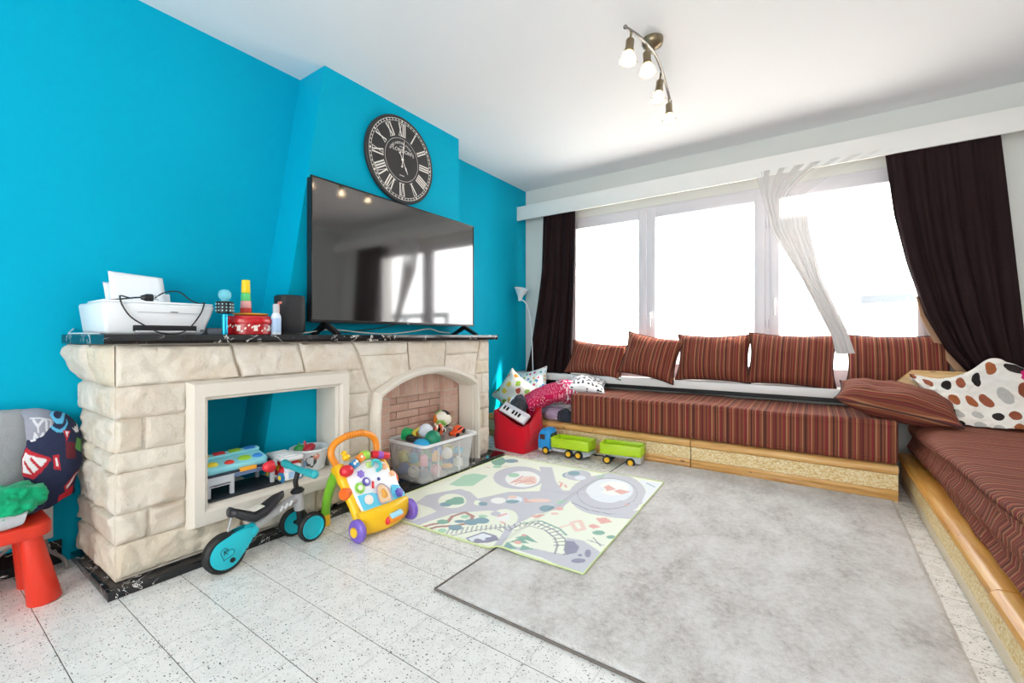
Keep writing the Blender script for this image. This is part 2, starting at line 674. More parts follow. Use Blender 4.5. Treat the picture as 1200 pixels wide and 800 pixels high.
# ------------------------------------------------------------------ fireplace
fp = thing('fireplace', 'rough cream stone fireplace wall with black marble top, square niche and arched hearth', 'fireplace', (-2.45, 1.7, 0), world=True)
FX = -2.245                                         # stone face
FY0, FY1 = .526, 2.905
SHZ = .965
M_stone = island_tone('rough_limestone', [(0, '#d0c6b8'), (.3, '#d6cdc1'), (.6, '#dad3c9'), (.85, '#d2c5af'), (1, '#dcd6cc')], 8, .9, .9, 22, '#c3b096')
M_cut = pm('#d6cfc4', .8, .04, 5.0, .25, 70.0)

def rock(mb, quad, org, ax, ay, nrm, bulge=.02, gap=.0035, seed=0):
    """rock faced block; quad = four (a, b) corners, counter clockwise."""
    a = [Vector((q[0], q[1])) for q in quad]
    c = sum(a, Vector((0, 0))) / 4
    a = [p + (c - p).normalized() * gap * 1.4 for p in a]
    W_ = ((a[1] - a[0]).length + (a[2] - a[3]).length) / 2
    H_ = ((a[3] - a[0]).length + (a[2] - a[1]).length) / 2
    nu, nv = max(6, int(W_ / .010)), max(6, int(H_ / .010))
    rnd = random.Random(seed)
    off = Vector((rnd.uniform(-50, 50), rnd.uniform(-50, 50), 0))
    tilt = (rnd.uniform(-.3, .3), rnd.uniform(-.3, .3))
    rows = []
    for i in range(nu + 1):
        col = []
        for j in range(nv + 1):
            s, t = i / nu, j / nv
            p = (a[0] * (1 - s) + a[1] * s) * (1 - t) + (a[3] * (1 - s) + a[2] * s) * t
            e = min(min(s, 1 - s) * W_, min(t, 1 - t) * H_)
            k = min(1, e / .013)
            k = k ** .7
            q = Vector((p.x, p.y, 0)) + off
            vd = noise.voronoi(q * 13)[0]
            nz = noise.fractal(q * 8, 1.0, 2.0, 5) * .55 + (vd[1] - vd[0]) * .7 - .25 + abs(noise.noise(q * 21)) * .35 + tilt[0] * (s - .5) * 1.5 + tilt[1] * (t - .5) * 1.5
            d = k * bulge * (.55 + nz * .85)
            col.append(mb.v(Vector(org) + Vector(ax) * p.x + Vector(ay) * p.y + Vector(nrm) * d))
        rows.append(col)
    for i in range(nu):
        for j in range(nv):
            mb.f([rows[i][j], rows[i + 1][j], rows[i + 1][j + 1], rows[i][j + 1]])
    # skirt back into the wall
    rim = [rows[i][0] for i in range(nu + 1)] + [rows[nu][j] for j in range(1, nv + 1)] + [rows[i][nv] for i in range(nu - 1, -1, -1)] + [rows[0][j] for j in range(nv - 1, 0, -1)]
    bk = [mb.v((mb.xf.inverted() @ r.co) - Vector(nrm) * .02) for r in rim]
    for k in range(len(rim)):
        k2 = (k + 1) % len(rim)
        mb.f([rim[k2], rim[k], bk[k], bk[k2]])

# mortar core
m = MB()
bx = -2.735
def core(ya_, yb_, za, zb_, x1=FX - .006):
    for (p, q, xbk) in ((ya_, min(yb_, 1.10), bx), (max(ya_, 1.10), yb_, -2.462)):
        if q - p > .005:
            m.bb(xbk, x1, p, q, za, zb_)
core(FY0 + .003, .83, .03, SHZ)
core(.83, 1.468, .03, .235); core(.83, 1.468, .73, SHZ)
core(1.468 + .03, 1.76, .03, SHZ)
core(2.70, FY1 - .012, .03, SHZ)
arc_in = []
AY0, AY1, SPR, CR = 1.779, 2.674, .60, .725
ac_y = (AY0 + AY1) / 2
half = (AY1 - AY0) / 2
rise = CR - SPR
AR = (half * half + rise * rise) / (2 * rise)
ac_z = CR - AR
def arc_pts(off, n=22):
    """arch intrados pushed outwards by off, left springing to right."""
    th = math.asin(half / AR)
    return [(ac_y + (AR + off) * math.sin(lerp(-th, th, k / n)), ac_z + (AR + off) * math.cos(lerp(-th, th, k / n))) for k in range(n + 1)]
poly = [(1.76, .60), (1.76, SHZ), (2.70, SHZ), (2.70, .60)] + [(y, z) for y, z in reversed(arc_pts(.03))]
# (a, b) = (y, z) plane
MYZ = Matrix(((0, 0, 1, 0), (1, 0, 0, 0), (0, 1, 0, 0), (0, 0, 0, 1)))
m.prism(poly, -2.46, FX - .012, MYZ)
# blocks on the front
def F(quad, seed, b=.02):
    rock(m, quad, (FX, 0, 0), (0, 1, 0), (0, 0, 1), (1, 0, 0), b, seed=seed)
def R(y0_, y1_, z0_, z1_, seed, b=.02):
    F([(y0_, z0_), (y1_, z0_), (y1_, z1_), (y0_, z1_)], seed, b)
Z = [.042, .177, .296, .458, .537, .670, .798, .962]
L0, L1 = FY0, .765
R(L0, .985, Z[0], Z[1], 1, .026); R(.985, 1.36, Z[0], Z[1], 2, .024); R(1.36, 1.715, Z[0], Z[1], 3, .024)
R(L0, .628, Z[1], Z[2], 4, .022); R(.634, L1, Z[1], Z[2], 5, .018)
R(L0, L1, Z[2], Z[3], 6, .026)
R(L0, L1, Z[3], Z[4], 7, .018)
R(L0, .612, Z[4], Z[5], 8); R(.620, L1, Z[4], Z[5], 9, .018)
R(L0, L1, Z[5], Z[6], 10, .022)
F([(L0, Z[6]), (.978, Z[6]), (.938, Z[7]), (L0, Z[7])], 11, .03)
F([(.978, Z[6]), (1.30, Z[6]), (1.262, Z[7]), (.938, Z[7])], 12, .022)
F([(1.30, Z[6]), (1.655, Z[6]), (1.594, Z[7]), (1.262, Z[7])], 13, .022)
# pier between the niche and the arch
F([(1.535, .655), (1.715, .655), (1.655, Z[6]), (1.535, Z[6])], 14, .016)
R(1.555, 1.712, .515, .655, 15, .016); R(1.555, 1.712, .40, .515, 16, .016)
R(1.555, 1.712, .29, .40, 17, .016); R(1.555, 1.712, Z[1], .29, 18, .016)
# above the arch
A6 = arc_pts(.058, 40)
def az(y):
    for (p, q), (r, t) in zip(A6, A6[1:]):
        if p <= y <= r:
            return lerp(q, t, (y - p) / (r - p))
    return .62
F([(1.722, .655), (2.036, az(2.036) - .002), (2.016, .88), (1.642, .878)], 19, .018)
F([(1.642, .878), (2.016, .88), (2.016, Z[7]), (1.594, Z[7])], 20, .016)
F([(2.036, az(2.036)), (2.372, az(2.372)), (2.386, Z[7]), (2.016, Z[7])], 21, .018)
F([(2.372, az(2.372)), (2.715, .655), (2.758, .86), (2.38, .86)], 22, .016)
F([(2.38, .86), (2.758, .86), (2.79, Z[7]), (2.386, Z[7])], 23, .016)
# right pier
F([(2.745, .795), (FY1, .795), (FY1, Z[7]), (2.79, Z[7])], 24, .016)
yv = 2.732
R(yv, FY1, .69, .795, 25, .016)
R(yv, 2.81, .53, .69, 26, .014); R(2.81, FY1, .53, .69, 27, .014)
R(yv, FY1, .40, .53, 28, .016); R(yv, 2.82, .245, .40, 29, .014); R(2.82, FY1, .245, .40, 30, .014); R(yv, FY1, Z[0], .245, 31, .018)
# blocks on the left flank and the right flank
def SL(x0_, x1_, z0_, z1_, seed, b=.022):
    rock(m, [(x0_, z0_), (x1_, z0_), (x1_, z1_), (x0_, z1_)], (0, FY0, 0), (1, 0, 0), (0, 0, 1), (0, -1, 0), b, seed=seed)
for k, (a, b) in enumerate(zip(Z[:6], Z[1:7])):
    if k in (0, 2, 4):
        SL(bx, FX, a, b, 40 + k, .026)
    else:
        SL(bx, -2.50, a, b, 40 + k); SL(-2.50, FX, a, b, 50 + k)
def corb(x0_, x1_, seed):        # corbelled course under the shelf
    nx, nz_ = 14, 12
    off = Vector((seed * 3.1, seed, 0))
    g = []
    for i in range(nx + 1):
        cl = []
        for j in range(nz_ + 1):
            s, t = i / nx, j / nz_
            x, z = lerp(x0_ + .003, x1_ - .003, s), lerp(Z[6] + .003, Z[7], t)
            back = (FX - x) / (FX - bx)
            e = min(min(s, 1 - s) * 14, min(t, 1 - t) * 10, 1) ** .6
            d = (.048 * math.sin(min(1, t * 1.25) * PI / 2)) * min(1, back * 2.2) + e * .016 * (1 + noise.fractal((Vector((x, z, 0)) + off) * 11, 1, 2, 4))
            cl.append(m.v((x, FY0 - d, z)))
        g.append(cl)
    for i in range(nx):
        for j in range(nz_):
            m.f([g[i][j], g[i + 1][j], g[i + 1][j + 1], g[i][j + 1]])
corb(bx, -2.42, 1); corb(-2.42, FX, 2)
for k, (a, b) in enumerate(zip(Z[:-1], Z[1:])):
    rock(m, [(-2.46, a), (FX, a), (FX, b), (-2.46, b)], (0, FY1, 0), (1, 0, 0), (0, 0, 1), (0, 1, 0), .016, seed=70 + k)
obj('stonework', m, M_stone, fp, smooth=42, norm=False)

# square niche: cut stone surround running back to the wall
m = MB()
def loop(x, y0_, y1_, z0_, z1_):
    return [m.v((x, y0_, z0_)), m.v((x, y1_, z0_)), m.v((x, y1_, z1_)), m.v((x, y0_, z1_))]
LP = [loop(-2.26, .758, 1.556, .158, .800), loop(-2.236, .758, 1.556, .158, .800), loop(-2.19, .774, 1.532, .172, .786), loop(-2.19, .812, 1.494, .225, .732),
      loop(-2.205, .822, 1.482, .236, .722), loop(-2.205, .828, 1.474, .244, .717), loop(-2.225, .834, 1.466, .25, .712), loop(-2.462, .834, 1.50, .25, .705)]
for a, b in zip(LP, LP[1:]):
    for k in range(4):
        m.f([a[k], a[(k + 1) % 4], b[(k + 1) % 4], b[k]])
obj('niche_surround', m, M_cut, fp, smooth=20)
m = MB(); m.bb(-2.735, -2.463, .83, 1.10, .22, .25); m.bb(-2.735, -2.463, .81, .834, .22, .72); m.bb(-2.735, -2.463, .83, 1.10, .70, .72)
obj('niche_floor', m, M_cut, fp)

# arch surround
m = MB()
prof = [(.004, -2.372), (0, -2.30), (.004, -2.255), (.004, -2.235), (.014, -2.235), (.014, -2.208), (.022, -2.208), (.024, -2.19), (.044, -2.186), (.052, -2.195), (.064, -2.24), (.064, -2.26)]
def arch_path(off):
    up = [(AY0 - off, lerp(.03, SPR, k / 6)) for k in range(7)]
    dn = [(AY1 + off, lerp(SPR, .03, k / 6)) for k in range(7)]
    return up[:-1] + [(max(AY0 - off, y), z) if k == 0 else (y, z) for k, (y, z) in enumerate(arc_pts(off))] + dn[1:]
rows = [[m.v((x, y, z)) for y, z in arch_path(off)] for off, x in prof]
for a, b in zip(rows, rows[1:]):
    for k in range(len(a) - 1):
        m.f([a[k], a[k + 1], b[k + 1], b[k]])
obj('arch_surround', m, M_cut, fp, smooth=25)

# brick lining of the hearth
m = MB()
BX = -2.383
RY0, RY1, RZ = 1.982, 2.526, .574
m.mi = 1
m.bb(-2.46, -2.455, 1.76, 2.70, .03, .76)
m.bb(-2.455, BX - .003, 1.76, RY0 + .001, .03, .74); m.bb(-2.455, BX - .003, RY1 - .001, 2.69, .03, .74)
m.bb(-2.455, BX - .003, RY0, RY1, RZ, .74)
m.mi = 0
def brick(x, y0_, y1_, z0_, z1_):
    m.bb(x - .02, x, y0_ + .003, y1_ - .003, z0_ + .003, z1_ - .003, .002, 1)
h = .0545
for r in range(11):
    z0_ = .03 + r * h - .006
    z1_ = min(z0_ + h, RZ + .05)
    for (p, q) in ((1.765, RY0), (RY1, 2.69)):
        if r < 10:
            if r % 2:
                brick(BX, p, q, z0_, z1_)
            else:
                mid = p + (q - p) * (.5 if p < 2 else .62)
                brick(BX, p, mid, z0_, z1_); brick(BX, mid, q, z0_, z1_)
    y = RY0 - (.11 if r % 2 else 0)
    while y < RY1:
        p, q = max(y, RY0), min(y + .215, RY1)
        if q - p > .02 and z0_ < RZ - .01:
            brick(-2.438, p, q, z0_, min(z1_, RZ))
        y += .215
for r in range(11):          # returns of the recess
    z0_ = .03 + r * h - .006
    for (p, q) in ((RY0 - .022, RY0 + .004), (RY1 - .004, RY1 + .022)):
        if z0_ < RZ - .01:
            m.bb(-2.436, BX - .004, p, q, z0_ + .003, min(z0_ + h, RZ) - .003, .002, 1)
y = 1.79
while y < 2.67:
    brick(BX, y, y + .0555, RZ, .745)
    y += .0555
obj('brick_lining', m, [island_tone('old_pink_brick', [(0, '#c39586'), (.4, '#cfa797'), (.75, '#d6b3a3'), (1, '#b98a7b')], 12, .9, .4, 40, '#d9c2b4'), pm('#cfc3b6', .9, .06, 12.0, .3, 90.0)], fp, smooth=30)

# shelf and hearth slab
m = MB()
m.prism([(-2.737, .462), (-2.20, .484), (-2.20, 2.972), (-2.464, 2.972), (-2.464, 1.302), (-2.737, 1.302)], .966, 1.004, None, .002)
obj('mantel_shelf', m, M_marble, fp, smooth=30, label='black marble top with white veins')
m = MB()
m.bb(-2.737, -2.178, .49, 1.72, 0, .034, .003); m.bb(-2.46, -2.125, 1.72, 2.97, 0, .03, .003)
obj('hearth_slab', m, M_marble, fp, smooth=30, label='black marble plinth')
# ------------------------------------------------------------------ sofas: wooden bases and striped mattresses
M_pine = wood('varnished_pine', '#bd8440', '#dcab66', '#edcb92', (1.2, 16, 16))
M_piney = wood('varnished_pine_crosswise', '#b8742c', '#d69a44', '#e8bc6c', (16, 1.2, 16))
M_chip = chipboard()
BY, BXR = 3.49, .410
b1 = thing('bench_base', 'long low varnished pine base under the window mattress', 'sofa base', (-.7, 3.85, 0), world=True)
def lip_prof(t):                    # rounded nosing, (out, z)
    pts = [(0, .158), (-.012, .160), (-.022, .168), (-.026, .182), (-.022, .197), (-.012, .206), (0, .209), (.09, .210), (.09, .158)]
    return pts
m = MB()
for x0_, x1_ in ((-2.735, -.778), (-.772, BXR)):
    m.prism([(BY + .014 + o, z) for o, z in lip_prof(0)], x0_, x1_, MYZ.__class__(((0, 0, 1, 0), (1, 0, 0, 0), (0, 1, 0, 0), (0, 0, 0, 1))))
obj('nosing', m, M_pine, b1)
m = MB()
for x0_, x1_ in ((-2.735, -.778), (-.772, BXR)):
    m.bb(x0_, x1_, BY + .004, BY + .022, .062, .158)
obj('front_panel', m, M_chip, b1, label='straw coloured strand board strip')
m = MB()
for x0_, x1_ in ((-2.735, -.778), (-.772, BXR)):
    m.bb(x0_, x1_, BY - .008, BY + .022, .034, .066, .004); m.bb(x0_, x1_, BY - .002, BY + .022, 0, .034, .003)
obj('base_trim', m, M_pine, b1)
m = MB(); m.bb(-2.735, BXR - .002, BY + .05, 4.22, .15, .21); m.bb(BXR - .03, BXR - .002, BY + .022, 4.2, 0, .15)
m.bb(-2.735, -2.70, BY + .022, 4.2, 0, .15)
obj('platform_board', m, M_pine, b1)

M_str_x = stripes('striped_upholstery_bench', 'X', .235, sheen=.22)
M_str_y = stripes('striped_upholstery_side', 'Y', .17, .03)
def soft_box(x0_, x1_, y0_, y1_, z0_, z1_, r, sag=.006, seed=0, n=(40, 14, 8)):
    """mattress: rounded, a little uneven, seams top and bottom."""
    t = bmesh.new()
    bmesh.ops.create_cube(t, size=1.0)
    D = Vector((x1_ - x0_, y1_ - y0_, z1_ - z0_))
    for q in t.verts:
        q.co = Vector((q.co.x * D.x, q.co.y * D.y, q.co.z * D.z))
    for ax in range(3):
        for k in range(1, n[ax]):
            co = Vector((0, 0, 0)); co[ax] = -D[ax] / 2 + D[ax] * k / n[ax]
            no = Vector((0, 0, 0)); no[ax] = 1
            bmesh.ops.bisect_plane(t, geom=t.verts[:] + t.edges[:] + t.faces[:], plane_co=co, plane_no=no)
    sharp = [e for e in t.edges if len(e.link_faces) == 2 and e.calc_face_angle(0) > 1]
    bmesh.ops.bevel(t, geom=sharp, offset=r, segments=4, profile=.5, affect='EDGES')
    off = Vector((seed * 7.3, seed * 3.1, 0))
    for q in t.verts:
        nz = noise.noise(q.co * 3.2 + off) + .5 * noise.noise(q.co * 9 + off)
        q.co += q.co.normalized() * nz * sag
        q.co.z += nz * sag
    m = MB()
    m.merge(t, Matrix.Translation(((x0_ + x1_) / 2, (y0_ + y1_) / 2, (z0_ + z1_) / 2)))
    return m
mt1 = thing('mattress', 'long striped rust mattress on the pine bench under the window', 'mattress', (-.69, 3.85, .21), world=True)
obj('cover', soft_box(-1.80, .414, 3.515, 4.16, .214, .476, .022, .006, 1, (60, 14, 8)), M_str_x, mt1, smooth=60)
m = MB()
for z in (.246, .452):
    m.tube([(lerp(-1.78, .40, k / 40), 3.512 - .003 + .003 * math.sin(k), z + .004 * math.sin(k * .7)) for k in range(41)], .004, 6)
obj('piping', m, M_str_x, mt1)

RX = .47
b2 = thing('bench_base', 'varnished pine base with headboard under the right hand mattress', 'sofa base', (1.0, 2.4, 0), world=True)
m = MB()
MXZ = Matrix(((1, 0, 0, 0), (0, 0, -1, 0), (0, 1, 0, 0), (0, 0, 0, 1)))       # local (a,b,c) -> (a, -c, b)
for y0_, y1_, dx in ((1.995, 3.94, 0), (.6, 1.985, -.006)):
    m.prism([(RX + .014 + o * 1.25 + dx, z) for o, z in lip_prof(0)], -y1_, -y0_, MXZ)
obj('nosing', m, M_piney, b2)
m = MB(); m.bb(RX + .006, RX + .024, .6, 3.94, .05, .158)
obj('front_panel', m, M_chip, b2, label='straw coloured strand board strip')
m = MB(); m.bb(RX + .002, RX + .024, .6, 3.94, 0, .05, .003)
obj('base_trim', m, pm('#d8c9ae', .45, .08, 9.0), b2)
m = MB(); m.bb(RX + .05, 1.545, .6, 3.94, .15, .21); m.bb(RX + .03, 1.545, .6, .63, 0, .15); m.bb(RX + .03, 1.545, 3.91, 3.94, 0, .15)
obj('platform_board', m, M_piney, b2)
m = MB()
m.prism([(.428, .44), (.428, .655), (.535, .766), (1.50, .766), (1.50, .21), (.56, .21), (.56, .44)], -4.0, -3.945, MXZ, .004)
obj('headboard', m, wood('headboard_pine', '#b98a4c', '#d6ac6c', '#e6c890', (1.5, 10, 14)), b2)
mt2 = thing('mattress', 'striped rust mattress on the right hand pine base', 'mattress', (1.03, 2.3, .21), world=True)
mm = soft_box(.508, 1.545, .62, 3.90, .214, .455, .05, .010, 2, (16, 70, 8))
for q in mm.bm.verts:           # soft front that bellies over the nosing
    if q.co.x < .62:
        q.co.x += .014 * math.sin(q.co.z * 55 + q.co.y * 2.2) + .008 * noise.noise(Vector((q.co.y * 6, q.co.z * 9, 3)))
obj('cover', mm, M_str_y, mt2, smooth=60)

# ------------------------------------------------------------------ cushions
M_cush = stripes('striped_cushion_cloth', 'X', .17)
M_cush2 = stripes('striped_cushion_cloth_fine', 'Y', .16)
def cushion(name, label, loc, W_, H_, T_, rot, mat, seed=0, group=None, pinch=.11, lumpy=.020, cat='cushion', pmat=None, n=26):
    """pillow lying in local xy; rot = Euler applied to the mesh."""
    th = thing(name, label, cat, loc, 0, group)
    Rm = Euler(rot).to_matrix().to_4x4()
    # material follows the cushion: build flat, rotate the child object
    m = MB()
    off = Vector((seed * 5.7, seed * 2.3, seed))
    def pt(u, v, sgn):
        px = u * W_ / 2 * (1 - pinch * (1 - v * v) * abs(u) ** 3)
        py = v * H_ / 2 * (1 - pinch * (1 - u * u) * abs(v) ** 3)
        k = max(0.0, (1 - abs(u) ** 2.6) * (1 - abs(v) ** 2.6)) ** .62
        z = sgn * T_ / 2 * k
        nz = noise.noise(Vector((px, py, sgn)) * 7 + off) + .5 * noise.noise(Vector((px, py, sgn)) * 16 + off)
        return Vector((px, py, z + nz * lumpy * k))
    def sq(i):
        t = i / n * 2 - 1
        return math.copysign(abs(t) ** .8, t)
    top = [[m.v(pt(sq(i), sq(j), 1)) for j in range(n + 1)] for i in range(n + 1)]
    bot = [[top[i][j] if i in (0, n) or j in (0, n) else m.v(pt(sq(i), sq(j), -1)) for j in range(n + 1)] for i in range(n + 1)]
    for i in range(n):
        for j in range(n):
            m.f([top[i][j], top[i + 1][j], top[i + 1][j + 1], top[i][j + 1]])
            m.f([bot[i][j], bot[i][j + 1], bot[i + 1][j + 1], bot[i + 1][j]])
    o = obj('cover', m, mat, th, smooth=80)
    o.rotation_euler = rot
    m = MB()
    path = [pt(sq(i), -1, 1) for i in range(n)] + [pt(1, sq(i), 1) for i in range(n)] + [pt(sq(n - i), 1, 1) for i in range(n)] + [pt(-1, sq(n - i), 1) for i in range(n)]
    m.tube(path, .006, 6, closed=True)
    o = obj('piping', m, pmat or pm('#4a2a26', .8, .1, 30.0), th, smooth=60)
    o.rotation_euler = rot
    return th
GC = 'striped cushions along the window sill'
T = math.radians
SILL = .603
for (lab, x, y, z, w, h, th_, roll, lean, sd) in (
    ('slumped striped cushion on the sill, nearest the left curtain', -1.82, 4.115, SILL + .160, .62, .36, .20, -5, 66, 1),
    ('striped cushion on the sill standing tilted with one corner up', -1.262, 4.075, SILL + .200, .53, .41, .20, -10, 74, 2),
    ('striped cushion on the sill behind and right of the tilted cushion', -.735, 4.12, SILL + .203, .60, .42, .21, 0, 74, 3),
    ('striped cushion on the sill left of the hanging sheer curtain end', -.165, 4.11, SILL + .203, .61, .43, .22, -2.5, 74, 4),
    ('striped cushion on the sill half behind the right dark curtain', .475, 4.13, SILL + .200, .60, .42, .20, 0, 76, 5)):
    cushion('cushion', lab, (x, y, z), w, h, th_, (T(lean), 0, 0) if not roll else tuple((Euler((T(lean), 0, 0)).to_matrix() @ Euler((0, 0, T(roll))).to_matrix()).to_euler()), M_cush, sd, GC)
cushion('cushion', 'striped cushion lying flat across the corner of the two mattresses', (.415, 3.69, .580), .60, .40, .21,
        tuple((Euler((0, T(11), 0)).to_matrix() @ Euler((T(13), 0, T(-4))).to_matrix()).to_euler()), M_cush2, 6, None, .08)

# ------------------------------------------------------------------ curtains
def curtain_cloth(name):
    m = NT(name)
    col = m.mix(m.noise(4, 4), lin('#170b0c'), lin('#2b1718'))
    m.l(col, m.b.inputs['Base Color'])
    m.set(Roughness=.8)
    m.b.inputs['Specular IOR Level'].default_value = .2
    m.bump(m.noise(160, 2), .12, .002)
    return m.m
M_curt = curtain_cloth('aubergine_curtain_cloth')
def drape(m, left, right, y, folds, amp, nu=120, nv=40, flare=0.0, phase=0.0, uv=None):
    """left / right: tables (t, x, z) from the top down."""
    def fn(u, v):
        xl, zl = interp(left, v)
        xr, zr = interp(right, v)
        x, z = lerp(xl, xr, u), lerp(zl, zr, u)
        a = amp * (.55 + .45 * v + flare * v)
        w = math.sin(u * folds * 2 * PI + phase + 1.1 * math.sin(v * 2.2 + u * 3)) + .35 * math.sin(u * folds * 4.7 * PI + v * 2)
        ruf = .25 * math.sin(u * folds * 9 * PI) * math.exp(-v * 14)
        return Vector((x + .012 * math.cos(u * folds * 2 * PI + phase) * v, y + a * (w + ruf), z))
    m.grid(nu, nv, fn, uv=uv)
cl = thing('curtain', 'dark brown curtain hanging at the left end of the window', 'curtain', (-2.3, 4.12, .5), world=True, group=None)
m = MB()
drape(m, [(0, -2.425, 2.32), (.35, -2.46, 1.72), (.55, -2.515, 1.36), (.8, -2.62, .80), (1, -2.705, .495)], [(0, -2.04, 2.32), (.5, -2.06, 1.4), (1, -2.105, .47)], 4.105, 5.0, .022, flare=.4)
obj('cloth', m, M_curt, cl, smooth=80, mods=(('SOLIDIFY', {'thickness': .004}),))
cr_ = thing('curtain', 'dark brown curtain drawn slanting at the right end of the window', 'curtain', (.8, 4.08, .75), world=True)
m = MB()
drape(m, [(0, .405, 2.32), (.28, .455, 1.85), (.5, .52, 1.50), (.72, .615, 1.14), (.88, .72, .90), (1, .85, .72)], [(0, .972, 2.32), (.3, 1.0, 1.9), (.6, 1.035, 1.40), (1, 1.085, .71)], 4.085, 5.0, .017, phase=.6)
obj('cloth', m, M_curt, cr_, smooth=80, mods=(('SOLIDIFY', {'thickness': .004}),))
m = MB()
def fold(u, v):
    xl, zl = interp([(0, .578, 1.27), (.33, .615, 1.14), (.7, .72, .90), (1, .83, .735)], v)
    return Vector((xl - .004 - (.010 + .030 * v) * min(1, v * 2.5) * (1 - u) + .02 * u, 4.105 + .018 * u, zl))
m.grid(6, 16, fold)
obj('lining', m, pm('#b08a6c', .8, .1, 20.0), cr_, smooth=80, mods=(('SOLIDIFY', {'thickness': .003}),), label='tan lining turned out at the edge')

def sheer_cloth():
    m = NT('sheer_voile')
    tr = m.n('BsdfTransparent')
    tl = m.n('BsdfTranslucent')
    tl.inputs['Color'].default_value = lin('#f4f0ee')
    m.set(Base_Color=lin('#d3cfcd'), Roughness=.9)
    a1 = m.n('MixShader', n_0=.06)
    m.l(m.b.outputs[0], a1.inputs[1]); m.l(tl.outputs[0], a1.inputs[2])
    tc = m.n('TexCoord')
    sp = m.n('SeparateXYZ')
    m.l(tc.outputs['UV'], sp.inputs[0])
    dens = m.ramp(sp.outputs[0], [(0, (.70,) * 3 + (1,)), (.20, (.88,) * 3 + (1,)), (.42, (.80,) * 3 + (1,)), (.60, (.25,) * 3 + (1,)), (1, (.14,) * 3 + (1,))])
    low = m.ramp(sp.outputs[1], [(.08, (0, 0, 0, 1)), (.26, (.985,) * 3 + (1,)), (.8, (.985,) * 3 + (1,)), (1, (.98,) * 3 + (1,))])
    fac = m.math('MAXIMUM', dens, low)
    mx = m.n('MixShader')
    m.l(fac, mx.inputs[0]); m.l(tr.outputs[0], mx.inputs[1]); m.l(a1.outputs[0], mx.inputs[2])
    m.l(mx.outputs[0], m.t.nodes['Material Output'].inputs['Surface'])
    return m.m
sh = thing('sheer_curtain', 'white sheer curtain gathered slantwise in front of the window', 'curtain', (-.1, 4.06, .85), world=True)
m = MB()
drape(m, [(0, -.402, 2.32), (.32, -.29, 1.83), (.58, -.085, 1.43), (.88, .107, .985), (1, .128, .865)],
      [(0, .40, 2.32), (.06, .14, 2.22), (.13, -.06, 2.10), (.32, -.045, 1.83), (.58, .03, 1.43), (.88, .19, 1.0), (1, .225, .87)], 4.055, 7.0, .014, 170, 60, uv=(1, 1))
obj('cloth', m, sheer_cloth(), sh, smooth=80)

# ------------------------------------------------------------------ rug, play mat
rug = thing('rug', 'large grey shaggy rug on the tiled floor', 'rug', (-.42, 2.35, 0), world=True)
def rug_mat():
    m = NT('grey_pile')
    n1 = m.noise(1.0, 6, .68, m.coord('Object', (4.5, 3.0, 1)))
    n2 = m.noise(48, 4, .75)
    col = m.ramp(m.math('ADD', m.math('MULTIPLY', n1, .62), m.math('MULTIPLY', n2, .38)), [(.36, '#b5aca6'), (.46, '#dad4cf'), (.55, '#ece8e4'), (.66, '#f6f4f2')])
    m.l(col, m.b.inputs['Base Color'])
    m.set(Roughness=1.0)
    m.b.inputs['Sheen Weight'].default_value = .4
    m.b.inputs['Specular IOR Level'].default_value = .1
    m.bump(m.math('ADD', m.noise(150, 3, .7), m.math('MULTIPLY', n1, .8)), .9, .012)
    return m.m
m = MB()
RX0, RX1, RY0_, RY1_ = -1.23, .388, 1.245, 3.475
def rugf(u, v):
    x, y = lerp(RX0, RX1, u), lerp(RY0_, RY1_, v)
    e = min(u, 1 - u) * 1.6
    e2 = min(v, 1 - v) * 2.2
    k = min(1, min(e, e2) / .015)
    return Vector((x + .003 * noise.noise(Vector((y * 9, u, 0))), y + .003 * noise.noise(Vector((x * 9, v, 4))), .002 + .012 * k + .0025 * noise.noise(Vector((x * 45, y * 45, 0))) * k))
m.grid(190, 260, rugf)
obj('pile', m, rug_mat(), rug, smooth=80, norm=False)
m = MB()
for p, q in (((RX0, RY0_), (RX1, RY0_)), ((RX0, RY0_), (RX0, RY1_))):
    m.tube([(lerp(p[0], q[0], k / 30), lerp(p[1], q[1], k / 30), .005) for k in range(31)], .0048, 6)
obj('binding', m, pm('#6f6761', .9, .1, 30.0), rug)
# ------------------------------------------------------------------ television
tv = thing('television', 'large black flat television standing on the fireplace top', 'television', (-2.33, 2.1, 1.005), world=True)
TX, TY0, TY1, TZ0, TZ1 = -2.33, 1.385, 2.812, 1.074, 1.905
m = MB(); m.bb(TX - .055, TX - .004, TY0 + .004, TY1 - .004, TZ0 + .004, TZ1 - .004, .006); m.bb(TX - .075, TX - .05, TY0 + .25, TY1 - .25, TZ0 + .03, TZ0 + .45, .01)
obj('housing', m, pm('#17171a', .45, .05, 20.0), tv)
m = MB()
t_ = .008
m.bb(TX - .012, TX + .002, TY0, TY0 + t_, TZ0, TZ1, .002); m.bb(TX - .012, TX + .002, TY1 - t_, TY1, TZ0, TZ1, .002)
m.bb(TX - .012, TX + .002, TY0, TY1, TZ1 - t_, TZ1, .002); m.bb(TX - .012, TX + .003, TY0, TY1, TZ0, TZ0 + .018, .002)
obj('bezel', m, pm('#2b2a2c', .3, .05, 20.0, metal=.6), tv)
def screen():
    s_ = NT('dark_screen')
    s_.l(s_.mix(s_.noise(2), lin('#151213'), lin('#1a1617')), s_.b.inputs['Base Color'])
    s_.set(Roughness=.07)
    s_.b.inputs['Specular IOR Level'].default_value = .9
    s_.b.inputs['IOR'].default_value = 1.85
    return s_.m
m = MB(); m.bb(TX - .01, TX - .002, TY0 + t_, TY1 - t_, TZ0 + .018, TZ1 - t_)
obj('screen', m, screen(), tv, smooth=None)
m = MB()
MT = Matrix(((0, 0, 1, TX + .0035), (1, 0, 0, (TY0 + TY1) / 2), (0, 1, 0, TZ0 + .009), (0, 0, 0, 1)))
